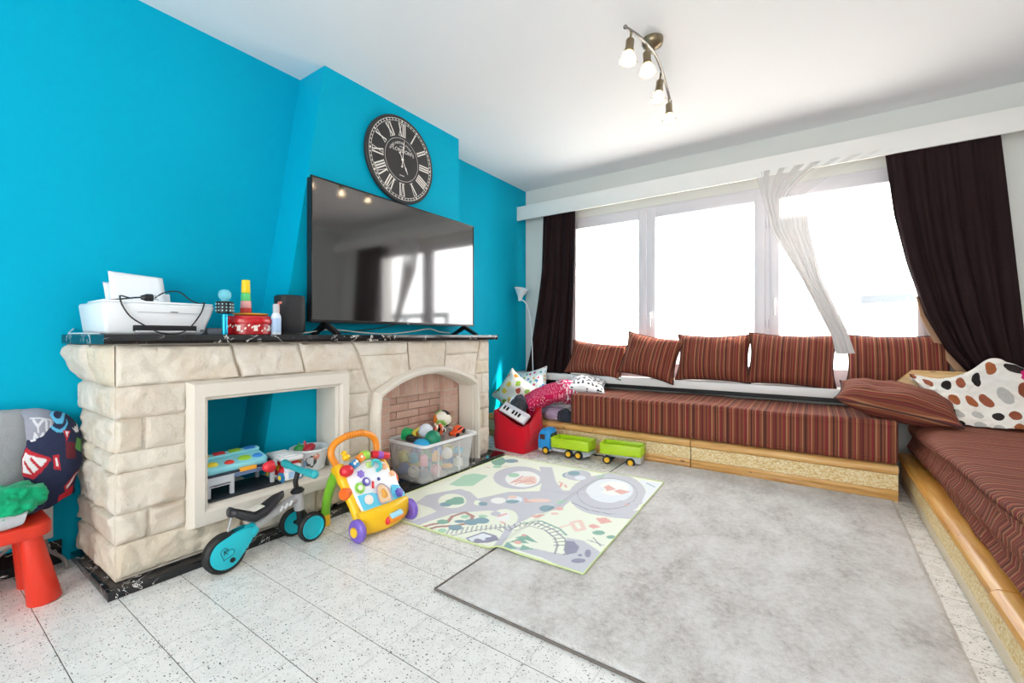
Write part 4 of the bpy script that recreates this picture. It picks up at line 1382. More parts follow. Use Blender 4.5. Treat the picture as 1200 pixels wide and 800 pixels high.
# ------------------------------------------------------------------ printed play mat (print kept as a point colour on a fine sheet)
MATC = [(-2.118, 1.585), (-.785, 1.652), (-.832, 2.985), (-2.112, 2.965)]
def mat_uv(u, v):
    a, b, c, d = MATC
    return (lerp(lerp(a[0], b[0], u), lerp(d[0], c[0], u), v), lerp(lerp(a[1], b[1], u), lerp(d[1], c[1], u), v))
G_, RD, TG, DG, BL, LB, RE, PK, PU, WH, BR, LN = '#f0f4e4', '#c9cad2', '#aed6bc', '#86b3a2', '#85a5b2', '#e8edf3', '#e8b3aa', '#f0d3c8', '#9190a8', '#f4f5f2', '#b58c84', '#8f949c'
PRINT = [
 ('p', RD, [(-1.959,1.819),(-1.995,1.948),(-1.898,2.15),(-1.804,2.146),(-1.697,2.086),(-1.606,2.283),(-1.455,2.41),(-1.295,2.527),(-1.207,2.493),(-1.182,2.181),(-1.267,2.1),(-1.342,2.006),(-1.442,2.001),(-1.531,1.975),(-1.667,1.824),(-1.7,1.689),(-1.714,1.565),(-1.779,1.572),(-1.763,1.801),(-1.833,1.821)]),
 ('p', RD, [(-1.56,2.654),(-1.536,2.605),(-1.522,2.555),(-1.516,2.507),(-1.52,2.462),(-1.533,2.422),(-1.553,2.389),(-1.581,2.363),(-1.614,2.347),(-1.652,2.339),(-1.693,2.342),(-1.736,2.355),(-1.778,2.378),(-1.818,2.41),(-1.854,2.45),(-1.884,2.497),(-1.906,2.548),(-1.917,2.602),(-1.918,2.654),(-1.908,2.702),(-1.886,2.742),(-1.855,2.773),(-1.815,2.792),(-1.77,2.797),(-1.722,2.789),(-1.675,2.769),(-1.631,2.738),(-1.592,2.699)]),
 ('p', WH, [(-1.57,2.613),(-1.554,2.579),(-1.543,2.544),(-1.539,2.511),(-1.541,2.479),(-1.549,2.451),(-1.563,2.427),(-1.582,2.41),(-1.605,2.399),(-1.631,2.394),(-1.659,2.397),(-1.689,2.407),(-1.718,2.424),(-1.745,2.447),(-1.769,2.475),(-1.789,2.508),(-1.803,2.544),(-1.81,2.58),(-1.81,2.615),(-1.803,2.647),(-1.789,2.674),(-1.768,2.694),(-1.742,2.706),(-1.713,2.71),(-1.681,2.705),(-1.649,2.691),(-1.619,2.67),(-1.593,2.644)]),
 ('p', RD, [(-1.723,2.856),(-1.634,2.894),(-1.454,2.628),(-1.318,2.483),(-1.433,2.375),(-1.557,2.622)]),
 ('p', RD, [(-0.861,2.701),(-0.84,2.617),(-0.831,2.536),(-0.833,2.46),(-0.844,2.392),(-0.865,2.334),(-0.895,2.287),(-0.931,2.254),(-0.972,2.234),(-1.018,2.228),(-1.067,2.238),(-1.117,2.263),(-1.167,2.303),(-1.214,2.358),(-1.256,2.427),(-1.291,2.507),(-1.315,2.596),(-1.327,2.688),(-1.324,2.778),(-1.306,2.859),(-1.274,2.926),(-1.228,2.973),(-1.172,2.997),(-1.111,2.995),(-1.048,2.969),(-0.989,2.922),(-0.936,2.858),(-0.893,2.783)]),
 ('p', LN, [(-0.908,2.679),(-0.892,2.618),(-0.885,2.558),(-0.887,2.5),(-0.896,2.448),(-0.913,2.403),(-0.937,2.366),(-0.966,2.339),(-0.999,2.323),(-1.036,2.318),(-1.074,2.325),(-1.113,2.343),(-1.151,2.374),(-1.186,2.415),(-1.216,2.466),(-1.24,2.524),(-1.255,2.588),(-1.261,2.654),(-1.256,2.717),(-1.24,2.775),(-1.214,2.823),(-1.179,2.857),(-1.138,2.875),(-1.093,2.876),(-1.048,2.861),(-1.004,2.831),(-0.965,2.789),(-0.933,2.737)]),
 ('p', RD, [(-0.911,2.677),(-0.895,2.618),(-0.888,2.56),(-0.89,2.504),(-0.9,2.453),(-0.917,2.409),(-0.94,2.373),(-0.969,2.346),(-1.002,2.33),(-1.038,2.325),(-1.075,2.331),(-1.113,2.349),(-1.15,2.378),(-1.184,2.418),(-1.213,2.468),(-1.236,2.524),(-1.251,2.586),(-1.256,2.65),(-1.251,2.711),(-1.235,2.767),(-1.209,2.813),(-1.175,2.847),(-1.135,2.865),(-1.091,2.867),(-1.046,2.852),(-1.004,2.824),(-0.966,2.783),(-0.934,2.733)]),
 ('p', LB, [(-0.946,2.712),(-0.933,2.665),(-0.927,2.617),(-0.928,2.571),(-0.935,2.528),(-0.949,2.492),(-0.968,2.462),(-0.992,2.44),(-1.019,2.427),(-1.048,2.423),(-1.079,2.429),(-1.11,2.444),(-1.14,2.469),(-1.167,2.502),(-1.19,2.543),(-1.208,2.59),(-1.219,2.639),(-1.222,2.69),(-1.217,2.74),(-1.204,2.784),(-1.184,2.82),(-1.157,2.846),(-1.125,2.861),(-1.09,2.863),(-1.055,2.852),(-1.021,2.829),(-0.991,2.797),(-0.965,2.757)]),
 ('p', WH, [(-0.984,2.741),(-0.976,2.712),(-0.973,2.682),(-0.974,2.652),(-0.979,2.625),(-0.989,2.601),(-1.002,2.581),(-1.018,2.566),(-1.036,2.557),(-1.056,2.554),(-1.077,2.557),(-1.097,2.567),(-1.116,2.583),(-1.133,2.604),(-1.146,2.629),(-1.156,2.658),(-1.162,2.689),(-1.162,2.72),(-1.158,2.75),(-1.149,2.777),(-1.135,2.8),(-1.117,2.816),(-1.097,2.826),(-1.075,2.828),(-1.053,2.823),(-1.032,2.811),(-1.013,2.792),(-0.997,2.769)]),
 ('s', LN, (0.004,[(-1.18,2.319),(-1.052,2.271),(-0.921,2.285),(-0.809,2.417)])),
 ('p', RD, [(-1.052,2.271),(-0.939,2.256),(-0.797,2.469),(-0.795,2.292),(-0.881,2.256),(-0.988,2.231)]),
 ('p', LB, [(-0.951,2.944),(-0.818,2.956),(-0.791,2.496),(-0.84,2.555),(-0.882,2.784),(-0.979,2.925)]),
 ('p', RD, [(-1.361,2.035),(-1.277,2.116),(-1.283,2.018),(-1.298,1.928),(-1.254,1.784),(-1.186,1.626),(-1.239,1.622),(-1.286,1.762),(-1.328,1.877),(-1.383,1.978)]),
 ('p', G_, [(-1.336,1.99),(-1.323,1.968),(-1.314,1.945),(-1.31,1.923),(-1.309,1.903),(-1.313,1.885),(-1.32,1.87),(-1.332,1.859),(-1.346,1.852),(-1.363,1.85),(-1.381,1.853),(-1.4,1.86),(-1.42,1.872),(-1.439,1.888),(-1.456,1.907),(-1.47,1.929),(-1.481,1.952),(-1.487,1.975),(-1.489,1.998),(-1.486,2.018),(-1.478,2.035),(-1.466,2.047),(-1.45,2.054),(-1.432,2.055),(-1.412,2.051),(-1.391,2.042),(-1.37,2.028),(-1.352,2.01)]),
 ('p', WH, [(-1.379,1.981),(-1.371,1.968),(-1.365,1.954),(-1.362,1.941),(-1.361,1.929),(-1.362,1.919),(-1.366,1.91),(-1.372,1.904),(-1.38,1.9),(-1.39,1.9),(-1.4,1.902),(-1.412,1.907),(-1.423,1.914),(-1.434,1.924),(-1.444,1.936),(-1.452,1.949),(-1.459,1.962),(-1.463,1.976),(-1.464,1.989),(-1.463,2.0),(-1.459,2.009),(-1.453,2.016),(-1.444,2.019),(-1.434,2.02),(-1.423,2.017),(-1.411,2.011),(-1.4,2.003),(-1.389,1.993)]),
 ('s', RE, (0.008,[(-1.435,1.942),(-1.42,1.995)])),
 ('s', RE, (0.006,[(-1.384,1.896),(-1.354,1.89)])),
 ('p', RD, [(-1.444,1.978),(-1.44,1.972),(-1.438,1.966),(-1.437,1.959),(-1.438,1.952),(-1.44,1.946),(-1.444,1.941),(-1.448,1.937),(-1.454,1.934),(-1.46,1.932),(-1.467,1.932),(-1.474,1.934),(-1.48,1.937),(-1.486,1.941),(-1.491,1.946),(-1.494,1.952),(-1.497,1.959),(-1.498,1.965),(-1.497,1.972),(-1.495,1.978),(-1.491,1.984),(-1.486,1.988),(-1.481,1.991),(-1.474,1.993),(-1.467,1.993),(-1.461,1.991),(-1.454,1.988),(-1.448,1.984)]),
 ('p', RD, [(-1.167,1.66),(-1.077,1.716),(-0.966,1.735),(-0.912,1.759),(-0.993,1.898),(-0.913,1.915),(-0.782,1.849),(-0.744,1.656),(-0.863,1.649),(-1.006,1.667)]),
 ('p', PU, [(-0.982,1.867),(-0.945,1.883),(-0.897,1.846),(-0.886,1.791),(-0.915,1.748),(-0.944,1.779)]),
 ('p', PU, [(-0.829,1.822),(-0.826,1.814),(-0.823,1.807),(-0.822,1.799),(-0.821,1.793),(-0.821,1.787),(-0.823,1.783),(-0.825,1.781),(-0.828,1.78),(-0.831,1.781),(-0.835,1.783),(-0.839,1.787),(-0.844,1.793),(-0.848,1.799),(-0.851,1.806),(-0.855,1.814),(-0.857,1.822),(-0.859,1.829),(-0.86,1.836),(-0.859,1.842),(-0.858,1.846),(-0.856,1.848),(-0.853,1.849),(-0.849,1.848),(-0.845,1.846),(-0.841,1.842),(-0.837,1.836),(-0.833,1.829)]),
 ('p', PU, [(-0.853,1.786),(-0.852,1.783),(-0.852,1.781),(-0.852,1.778),(-0.852,1.776),(-0.853,1.773),(-0.855,1.771),(-0.857,1.77),(-0.859,1.769),(-0.861,1.768),(-0.863,1.768),(-0.865,1.769),(-0.867,1.77),(-0.869,1.772),(-0.87,1.774),(-0.871,1.777),(-0.871,1.779),(-0.871,1.782),(-0.871,1.784),(-0.87,1.787),(-0.868,1.789),(-0.866,1.79),(-0.864,1.791),(-0.862,1.792),(-0.86,1.792),(-0.858,1.791),(-0.856,1.79),(-0.854,1.788)]),
 ('p', PU, [(-0.822,1.751),(-0.821,1.747),(-0.821,1.742),(-0.822,1.736),(-0.825,1.731),(-0.829,1.725),(-0.834,1.72),(-0.839,1.716),(-0.845,1.713),(-0.851,1.71),(-0.857,1.709),(-0.862,1.709),(-0.867,1.71),(-0.871,1.712),(-0.873,1.716),(-0.874,1.72),(-0.874,1.725),(-0.873,1.73),(-0.87,1.736),(-0.867,1.742),(-0.862,1.747),(-0.856,1.751),(-0.85,1.755),(-0.844,1.757),(-0.838,1.758),(-0.833,1.758),(-0.828,1.757),(-0.824,1.755)]),
 ('p', TG, [(-2.009,2.169),(-2.061,2.376),(-2.027,2.449),(-1.908,2.461),(-1.867,2.242),(-1.944,2.177)]),
 ('p', G_, [(-1.727,2.014),(-1.712,1.994),(-1.702,1.972),(-1.696,1.951),(-1.695,1.93),(-1.7,1.912),(-1.709,1.896),(-1.722,1.884),(-1.738,1.876),(-1.758,1.872),(-1.779,1.872),(-1.802,1.877),(-1.825,1.887),(-1.847,1.901),(-1.866,1.918),(-1.883,1.938),(-1.895,1.96),(-1.903,1.982),(-1.905,2.004),(-1.902,2.025),(-1.893,2.042),(-1.879,2.056),(-1.86,2.065),(-1.839,2.068),(-1.815,2.067),(-1.791,2.06),(-1.767,2.048),(-1.746,2.033)]),
 ('p', BL, [(-1.762,1.926),(-1.758,1.92),(-1.755,1.913),(-1.754,1.905),(-1.755,1.898),(-1.757,1.891),(-1.762,1.885),(-1.768,1.88),(-1.775,1.876),(-1.783,1.873),(-1.791,1.873),(-1.8,1.873),(-1.808,1.876),(-1.816,1.88),(-1.822,1.885),(-1.827,1.891),(-1.83,1.898),(-1.831,1.906),(-1.83,1.913),(-1.828,1.92),(-1.823,1.927),(-1.817,1.932),(-1.81,1.936),(-1.801,1.939),(-1.793,1.939),(-1.784,1.938),(-1.776,1.936),(-1.768,1.932)]),
 ('p', DG, [(-1.728,1.999),(-1.722,1.99),(-1.719,1.98),(-1.718,1.969),(-1.721,1.958),(-1.726,1.947),(-1.734,1.938),(-1.743,1.93),(-1.755,1.923),(-1.767,1.919),(-1.78,1.917),(-1.792,1.918),(-1.804,1.92),(-1.815,1.925),(-1.824,1.933),(-1.83,1.941),(-1.834,1.952),(-1.834,1.963),(-1.832,1.974),(-1.827,1.985),(-1.819,1.995),(-1.809,2.003),(-1.798,2.01),(-1.785,2.014),(-1.772,2.016),(-1.759,2.015),(-1.747,2.012),(-1.736,2.006)]),
 ('p', DG, [(-1.758,2.029),(-1.753,2.022),(-1.75,2.014),(-1.749,2.006),(-1.75,1.998),(-1.753,1.991),(-1.757,1.985),(-1.763,1.979),(-1.771,1.975),(-1.779,1.973),(-1.788,1.972),(-1.797,1.973),(-1.805,1.976),(-1.813,1.98),(-1.819,1.986),(-1.824,1.993),(-1.827,2.0),(-1.829,2.008),(-1.828,2.016),(-1.825,2.024),(-1.82,2.031),(-1.814,2.036),(-1.807,2.04),(-1.798,2.043),(-1.789,2.043),(-1.78,2.042),(-1.772,2.039),(-1.764,2.034)]),
 ('p', BL, [(-1.595,2.052),(-1.591,2.046),(-1.588,2.039),(-1.587,2.033),(-1.588,2.027),(-1.59,2.021),(-1.593,2.016),(-1.597,2.012),(-1.603,2.009),(-1.609,2.007),(-1.616,2.007),(-1.622,2.009),(-1.629,2.012),(-1.634,2.016),(-1.639,2.021),(-1.643,2.027),(-1.646,2.033),(-1.647,2.04),(-1.647,2.046),(-1.645,2.052),(-1.642,2.057),(-1.637,2.062),(-1.632,2.064),(-1.625,2.066),(-1.619,2.066),(-1.612,2.064),(-1.605,2.061),(-1.6,2.057)]),
 ('p', G_, [(-1.637,2.042),(-1.632,2.035),(-1.628,2.027),(-1.625,2.02),(-1.624,2.013),(-1.624,2.007),(-1.626,2.002),(-1.629,1.999),(-1.634,1.997),(-1.639,1.997),(-1.646,1.998),(-1.652,2.001),(-1.659,2.005),(-1.666,2.011),(-1.672,2.018),(-1.677,2.025),(-1.682,2.033),(-1.684,2.04),(-1.686,2.047),(-1.686,2.053),(-1.684,2.058),(-1.68,2.062),(-1.676,2.064),(-1.67,2.064),(-1.664,2.062),(-1.657,2.059),(-1.65,2.055),(-1.643,2.049)]),
 ('p', BL, [(-1.595,2.052),(-1.591,2.046),(-1.588,2.039),(-1.587,2.033),(-1.588,2.027),(-1.59,2.021),(-1.593,2.016),(-1.597,2.012),(-1.603,2.009),(-1.609,2.007),(-1.616,2.007),(-1.622,2.009),(-1.629,2.012),(-1.634,2.016),(-1.639,2.021),(-1.643,2.027),(-1.646,2.033),(-1.647,2.04),(-1.647,2.046),(-1.645,2.052),(-1.642,2.057),(-1.637,2.062),(-1.632,2.064),(-1.625,2.066),(-1.619,2.066),(-1.612,2.064),(-1.605,2.061),(-1.6,2.057)]),
 ('p', DG, [(-2.022,2.833),(-2.007,2.81),(-1.996,2.787),(-1.989,2.765),(-1.985,2.745),(-1.986,2.728),(-1.99,2.715),(-1.999,2.706),(-2.01,2.701),(-2.025,2.701),(-2.042,2.706),(-2.06,2.716),(-2.079,2.73),(-2.098,2.747),(-2.115,2.768),(-2.131,2.79),(-2.143,2.814),(-2.152,2.837),(-2.156,2.858),(-2.157,2.877),(-2.152,2.891),(-2.143,2.902),(-2.131,2.906),(-2.115,2.906),(-2.097,2.9),(-2.077,2.888),(-2.057,2.873),(-2.039,2.854)]),
 ('p', BL, [(-1.938,2.89),(-1.933,2.88),(-1.931,2.869),(-1.931,2.858),(-1.934,2.846),(-1.94,2.835),(-1.947,2.826),(-1.957,2.817),(-1.968,2.811),(-1.98,2.808),(-1.992,2.806),(-2.004,2.808),(-2.014,2.811),(-2.024,2.817),(-2.032,2.826),(-2.037,2.836),(-2.04,2.847),(-2.04,2.858),(-2.037,2.87),(-2.032,2.881),(-2.024,2.891),(-2.014,2.9),(-2.003,2.906),(-1.99,2.91),(-1.978,2.911),(-1.966,2.909),(-1.955,2.905),(-1.946,2.899)]),
 ('p', TG, [(-1.96,2.7),(-1.956,2.692),(-1.953,2.684),(-1.952,2.676),(-1.953,2.668),(-1.956,2.66),(-1.96,2.654),(-1.966,2.649),(-1.973,2.645),(-1.981,2.643),(-1.989,2.643),(-1.997,2.645),(-2.005,2.648),(-2.012,2.654),(-2.018,2.66),(-2.023,2.668),(-2.026,2.676),(-2.027,2.684),(-2.026,2.692),(-2.023,2.7),(-2.019,2.707),(-2.013,2.712),(-2.006,2.716),(-1.998,2.718),(-1.99,2.717),(-1.981,2.716),(-1.973,2.712),(-1.966,2.707)]),
 ('s', RE, (0.006,[(-2.052,2.621),(-2.021,2.626)])),
 ('s', RE, (0.005,[(-1.948,2.858),(-1.918,2.853)])),
 ('s', RE, (0.005,[(-1.947,2.701),(-1.923,2.734)])),
 ('s', RE, (0.009,[(-1.69,2.433),(-1.7,2.591)])),
 ('s', RE, (0.009,[(-1.676,2.468),(-1.664,2.575)])),
 ('s', RE, (0.009,[(-1.662,2.503),(-1.629,2.559)])),
 ('s', RE, (0.009,[(-1.648,2.539),(-1.594,2.544)])),
 ('s', RE, (0.009,[(-1.633,2.576),(-1.56,2.529)])),
 ('p', TG, [(-1.735,2.601),(-1.731,2.592),(-1.728,2.582),(-1.727,2.572),(-1.728,2.563),(-1.731,2.554),(-1.736,2.547),(-1.743,2.541),(-1.751,2.537),(-1.759,2.535),(-1.769,2.535),(-1.778,2.537),(-1.787,2.541),(-1.795,2.548),(-1.801,2.555),(-1.807,2.564),(-1.81,2.574),(-1.811,2.584),(-1.81,2.594),(-1.807,2.603),(-1.802,2.611),(-1.795,2.617),(-1.787,2.621),(-1.778,2.623),(-1.768,2.623),(-1.759,2.62),(-1.75,2.615),(-1.742,2.609)]),
 ('p', PK, [(-1.575,2.576),(-1.566,2.559),(-1.56,2.542),(-1.557,2.525),(-1.557,2.509),(-1.56,2.495),(-1.565,2.484),(-1.574,2.476),(-1.584,2.471),(-1.596,2.47),(-1.61,2.473),(-1.624,2.479),(-1.637,2.489),(-1.65,2.501),(-1.662,2.516),(-1.672,2.533),(-1.678,2.551),(-1.682,2.569),(-1.683,2.585),(-1.681,2.6),(-1.675,2.612),(-1.666,2.621),(-1.655,2.626),(-1.642,2.627),(-1.628,2.624),(-1.613,2.616),(-1.599,2.606),(-1.586,2.592)]),
 ('s', RE, (0.006,[(-1.654,2.427),(-1.627,2.627)])),
 ('s', RE, (0.006,[(-1.64,2.467),(-1.604,2.589)])),
 ('s', RE, (0.006,[(-1.626,2.509),(-1.581,2.553)])),
 ('s', RE, (0.006,[(-1.611,2.551),(-1.559,2.517)])),
 ('p', BL, [(-1.363,2.858),(-1.357,2.841),(-1.354,2.823),(-1.355,2.804),(-1.359,2.786),(-1.366,2.77),(-1.375,2.757),(-1.388,2.746),(-1.401,2.739),(-1.416,2.735),(-1.432,2.736),(-1.447,2.74),(-1.461,2.749),(-1.473,2.76),(-1.483,2.775),(-1.49,2.792),(-1.494,2.811),(-1.494,2.83),(-1.491,2.848),(-1.484,2.866),(-1.474,2.88),(-1.461,2.892),(-1.446,2.899),(-1.431,2.902),(-1.415,2.901),(-1.399,2.896),(-1.385,2.887),(-1.373,2.874)]),
 ('p', RD, [(-1.315,2.891),(-1.307,2.867),(-1.302,2.841),(-1.302,2.815),(-1.307,2.791),(-1.316,2.769),(-1.328,2.751),(-1.344,2.737),(-1.362,2.727),(-1.381,2.724),(-1.402,2.725),(-1.422,2.732),(-1.441,2.745),(-1.457,2.762),(-1.471,2.784),(-1.482,2.808),(-1.487,2.834),(-1.489,2.861),(-1.485,2.887),(-1.476,2.911),(-1.463,2.931),(-1.447,2.946),(-1.427,2.956),(-1.406,2.959),(-1.385,2.957),(-1.364,2.948),(-1.345,2.933),(-1.328,2.914)]),
 ('p', BL, [(-1.398,2.884),(-1.394,2.874),(-1.392,2.863),(-1.393,2.852),(-1.395,2.841),(-1.4,2.832),(-1.406,2.823),(-1.413,2.817),(-1.422,2.812),(-1.431,2.81),(-1.44,2.81),(-1.449,2.813),(-1.458,2.818),(-1.465,2.825),(-1.471,2.834),(-1.475,2.844),(-1.477,2.855),(-1.477,2.866),(-1.474,2.877),(-1.47,2.887),(-1.464,2.896),(-1.456,2.902),(-1.447,2.907),(-1.438,2.909),(-1.428,2.909),(-1.419,2.906),(-1.411,2.9),(-1.404,2.893)]),
 ('p', LB, [(-1.321,2.819),(-1.318,2.809),(-1.316,2.799),(-1.316,2.789),(-1.318,2.779),(-1.322,2.77),(-1.327,2.762),(-1.334,2.756),(-1.342,2.752),(-1.35,2.751),(-1.358,2.751),(-1.366,2.754),(-1.374,2.759),(-1.381,2.766),(-1.386,2.774),(-1.389,2.783),(-1.391,2.794),(-1.391,2.804),(-1.389,2.814),(-1.386,2.823),(-1.38,2.831),(-1.373,2.837),(-1.365,2.841),(-1.357,2.843),(-1.348,2.842),(-1.34,2.839),(-1.333,2.834),(-1.326,2.827)]),
 ('s', RE, (0.008,[(-1.43,2.632),(-1.408,2.628),(-1.381,2.555)])),
 ('s', RE, (0.007,[(-1.374,2.608),(-1.344,2.568)])),
 ('p', TG, [(-1.209,2.896),(-1.207,2.889),(-1.206,2.881),(-1.207,2.873),(-1.209,2.865),(-1.212,2.858),(-1.217,2.852),(-1.222,2.847),(-1.228,2.844),(-1.235,2.842),(-1.242,2.842),(-1.248,2.844),(-1.254,2.848),(-1.258,2.853),(-1.262,2.859),(-1.264,2.867),(-1.265,2.875),(-1.265,2.883),(-1.263,2.891),(-1.259,2.898),(-1.255,2.905),(-1.249,2.909),(-1.243,2.913),(-1.236,2.914),(-1.229,2.914),(-1.223,2.912),(-1.217,2.908),(-1.213,2.903)]),
 ('p', RE, [(-1.125,2.673),(-1.116,2.726),(-1.043,2.672),(-1.079,2.614)]),
 ('p', RE, [(-1.046,2.637),(-1.023,2.686),(-0.954,2.679),(-0.984,2.605)]),
 ('p', LB, [(-1.108,2.639),(-1.105,2.629),(-1.102,2.618),(-1.101,2.609),(-1.101,2.6),(-1.103,2.593),(-1.105,2.587),(-1.109,2.583),(-1.113,2.581),(-1.119,2.581),(-1.124,2.584),(-1.13,2.589),(-1.136,2.595),(-1.141,2.603),(-1.146,2.613),(-1.15,2.623),(-1.152,2.633),(-1.154,2.643),(-1.154,2.652),(-1.153,2.66),(-1.15,2.666),(-1.146,2.67),(-1.141,2.672),(-1.136,2.671),(-1.13,2.668),(-1.124,2.663),(-1.118,2.656),(-1.113,2.648)]),
 ('s', BL, (0.005,[(-0.92,2.903),(-0.856,2.859)])),
 ('s', RE, (0.006,[(-0.909,2.469),(-0.886,2.467)])),
 ('p', WH, [(-1.536,2.157),(-1.53,2.147),(-1.527,2.137),(-1.526,2.126),(-1.528,2.116),(-1.531,2.106),(-1.537,2.098),(-1.545,2.091),(-1.554,2.086),(-1.564,2.084),(-1.574,2.083),(-1.585,2.085),(-1.595,2.09),(-1.604,2.096),(-1.612,2.104),(-1.618,2.114),(-1.621,2.124),(-1.622,2.135),(-1.621,2.145),(-1.618,2.155),(-1.612,2.164),(-1.604,2.171),(-1.594,2.176),(-1.584,2.179),(-1.573,2.179),(-1.562,2.177),(-1.552,2.172),(-1.543,2.165)]),
 ('p', LB, [(-1.46,2.224),(-1.454,2.213),(-1.45,2.201),(-1.448,2.189),(-1.449,2.177),(-1.453,2.166),(-1.458,2.157),(-1.466,2.151),(-1.475,2.146),(-1.485,2.144),(-1.496,2.144),(-1.507,2.148),(-1.518,2.153),(-1.528,2.161),(-1.536,2.171),(-1.543,2.183),(-1.547,2.195),(-1.549,2.207),(-1.549,2.22),(-1.545,2.231),(-1.54,2.24),(-1.532,2.247),(-1.522,2.252),(-1.511,2.254),(-1.5,2.253),(-1.489,2.249),(-1.478,2.243),(-1.468,2.235)]),
 ('p', BL, [(-1.457,2.186),(-1.454,2.18),(-1.454,2.174),(-1.455,2.166),(-1.458,2.159),(-1.463,2.151),(-1.469,2.145),(-1.476,2.139),(-1.484,2.134),(-1.493,2.13),(-1.501,2.129),(-1.51,2.128),(-1.517,2.13),(-1.523,2.133),(-1.527,2.137),(-1.53,2.143),(-1.531,2.15),(-1.53,2.157),(-1.527,2.165),(-1.522,2.173),(-1.516,2.18),(-1.509,2.186),(-1.5,2.19),(-1.491,2.194),(-1.483,2.196),(-1.475,2.196),(-1.467,2.194),(-1.461,2.191)]),
 ('p', PK, [(-1.512,2.24),(-1.509,2.235),(-1.508,2.229),(-1.508,2.223),(-1.509,2.217),(-1.512,2.212),(-1.516,2.207),(-1.52,2.203),(-1.526,2.2),(-1.532,2.198),(-1.538,2.197),(-1.544,2.198),(-1.55,2.2),(-1.554,2.204),(-1.558,2.208),(-1.561,2.213),(-1.563,2.219),(-1.563,2.225),(-1.561,2.231),(-1.559,2.236),(-1.555,2.241),(-1.55,2.245),(-1.544,2.249),(-1.538,2.25),(-1.532,2.251),(-1.526,2.25),(-1.52,2.248),(-1.515,2.244)]),
 ('s', RE, (0.008,[(-1.459,2.251),(-1.418,2.203),(-1.316,2.299)])),
 ('p', PK, [(-1.313,2.311),(-1.312,2.304),(-1.313,2.296),(-1.317,2.286),(-1.323,2.276),(-1.332,2.266),(-1.343,2.256),(-1.356,2.246),(-1.369,2.238),(-1.382,2.232),(-1.394,2.227),(-1.406,2.225),(-1.415,2.225),(-1.423,2.227),(-1.428,2.231),(-1.43,2.238),(-1.429,2.246),(-1.425,2.255),(-1.418,2.266),(-1.409,2.276),(-1.398,2.287),(-1.386,2.296),(-1.372,2.304),(-1.359,2.311),(-1.346,2.315),(-1.335,2.318),(-1.325,2.318),(-1.318,2.315)]),
 ('p', BL, [(-1.233,2.213),(-1.228,2.203),(-1.226,2.192),(-1.226,2.181),(-1.228,2.171),(-1.232,2.161),(-1.237,2.153),(-1.245,2.146),(-1.253,2.142),(-1.263,2.14),(-1.272,2.14),(-1.282,2.142),(-1.291,2.147),(-1.299,2.154),(-1.305,2.163),(-1.31,2.173),(-1.313,2.184),(-1.313,2.195),(-1.311,2.206),(-1.307,2.216),(-1.301,2.224),(-1.294,2.231),(-1.285,2.236),(-1.275,2.238),(-1.265,2.237),(-1.256,2.235),(-1.247,2.229),(-1.239,2.222)]),
 ('p', TG, [(-1.222,2.329),(-1.22,2.322),(-1.218,2.315),(-1.218,2.308),(-1.219,2.301),(-1.222,2.294),(-1.225,2.289),(-1.23,2.285),(-1.235,2.282),(-1.241,2.281),(-1.247,2.281),(-1.253,2.283),(-1.259,2.287),(-1.263,2.292),(-1.267,2.298),(-1.27,2.304),(-1.272,2.311),(-1.272,2.319),(-1.271,2.326),(-1.269,2.332),(-1.265,2.338),(-1.26,2.342),(-1.255,2.345),(-1.249,2.346),(-1.243,2.345),(-1.237,2.343),(-1.231,2.34),(-1.226,2.335)]),
 ('p', RE, [(-1.29,2.042),(-1.262,2.091),(-1.217,2.084),(-1.23,2.038)]),
 ('s', RE, (0.006,[(-1.217,2.156),(-1.205,2.209)])),
 ('p', RE, [(-1.174,2.209),(-1.172,2.203),(-1.17,2.198),(-1.17,2.192),(-1.171,2.187),(-1.173,2.182),(-1.175,2.178),(-1.179,2.175),(-1.183,2.173),(-1.187,2.172),(-1.191,2.172),(-1.196,2.174),(-1.2,2.177),(-1.204,2.181),(-1.207,2.186),(-1.21,2.191),(-1.211,2.196),(-1.211,2.202),(-1.211,2.208),(-1.209,2.213),(-1.206,2.217),(-1.203,2.22),(-1.199,2.222),(-1.194,2.223),(-1.19,2.222),(-1.185,2.22),(-1.181,2.217),(-1.177,2.213)]),
 ('p', PK, [(-1.161,2.131),(-1.16,2.128),(-1.16,2.123),(-1.16,2.119),(-1.162,2.115),(-1.164,2.11),(-1.168,2.107),(-1.172,2.103),(-1.176,2.101),(-1.18,2.099),(-1.185,2.099),(-1.189,2.099),(-1.193,2.1),(-1.196,2.103),(-1.198,2.106),(-1.2,2.109),(-1.2,2.113),(-1.2,2.118),(-1.198,2.122),(-1.196,2.127),(-1.192,2.13),(-1.188,2.134),(-1.184,2.136),(-1.179,2.138),(-1.175,2.138),(-1.171,2.138),(-1.167,2.137),(-1.164,2.134)]),
 ('s', BR, (0.011,[(-1.647,1.6),(-1.675,1.618),(-1.659,1.667),(-1.613,1.725),(-1.643,1.798),(-1.62,1.878),(-1.55,1.862),(-1.508,1.79),(-1.543,1.728),(-1.62,1.656),(-1.635,1.597)])),
 ('p', DG, [(-1.613,1.733),(-1.609,1.728),(-1.607,1.722),(-1.606,1.716),(-1.607,1.71),(-1.609,1.705),(-1.613,1.699),(-1.618,1.695),(-1.624,1.692),(-1.631,1.69),(-1.638,1.689),(-1.645,1.69),(-1.651,1.692),(-1.658,1.695),(-1.663,1.699),(-1.667,1.704),(-1.669,1.71),(-1.67,1.716),(-1.67,1.722),(-1.668,1.728),(-1.664,1.733),(-1.659,1.738),(-1.653,1.741),(-1.646,1.743),(-1.639,1.744),(-1.631,1.743),(-1.625,1.741),(-1.618,1.738)]),
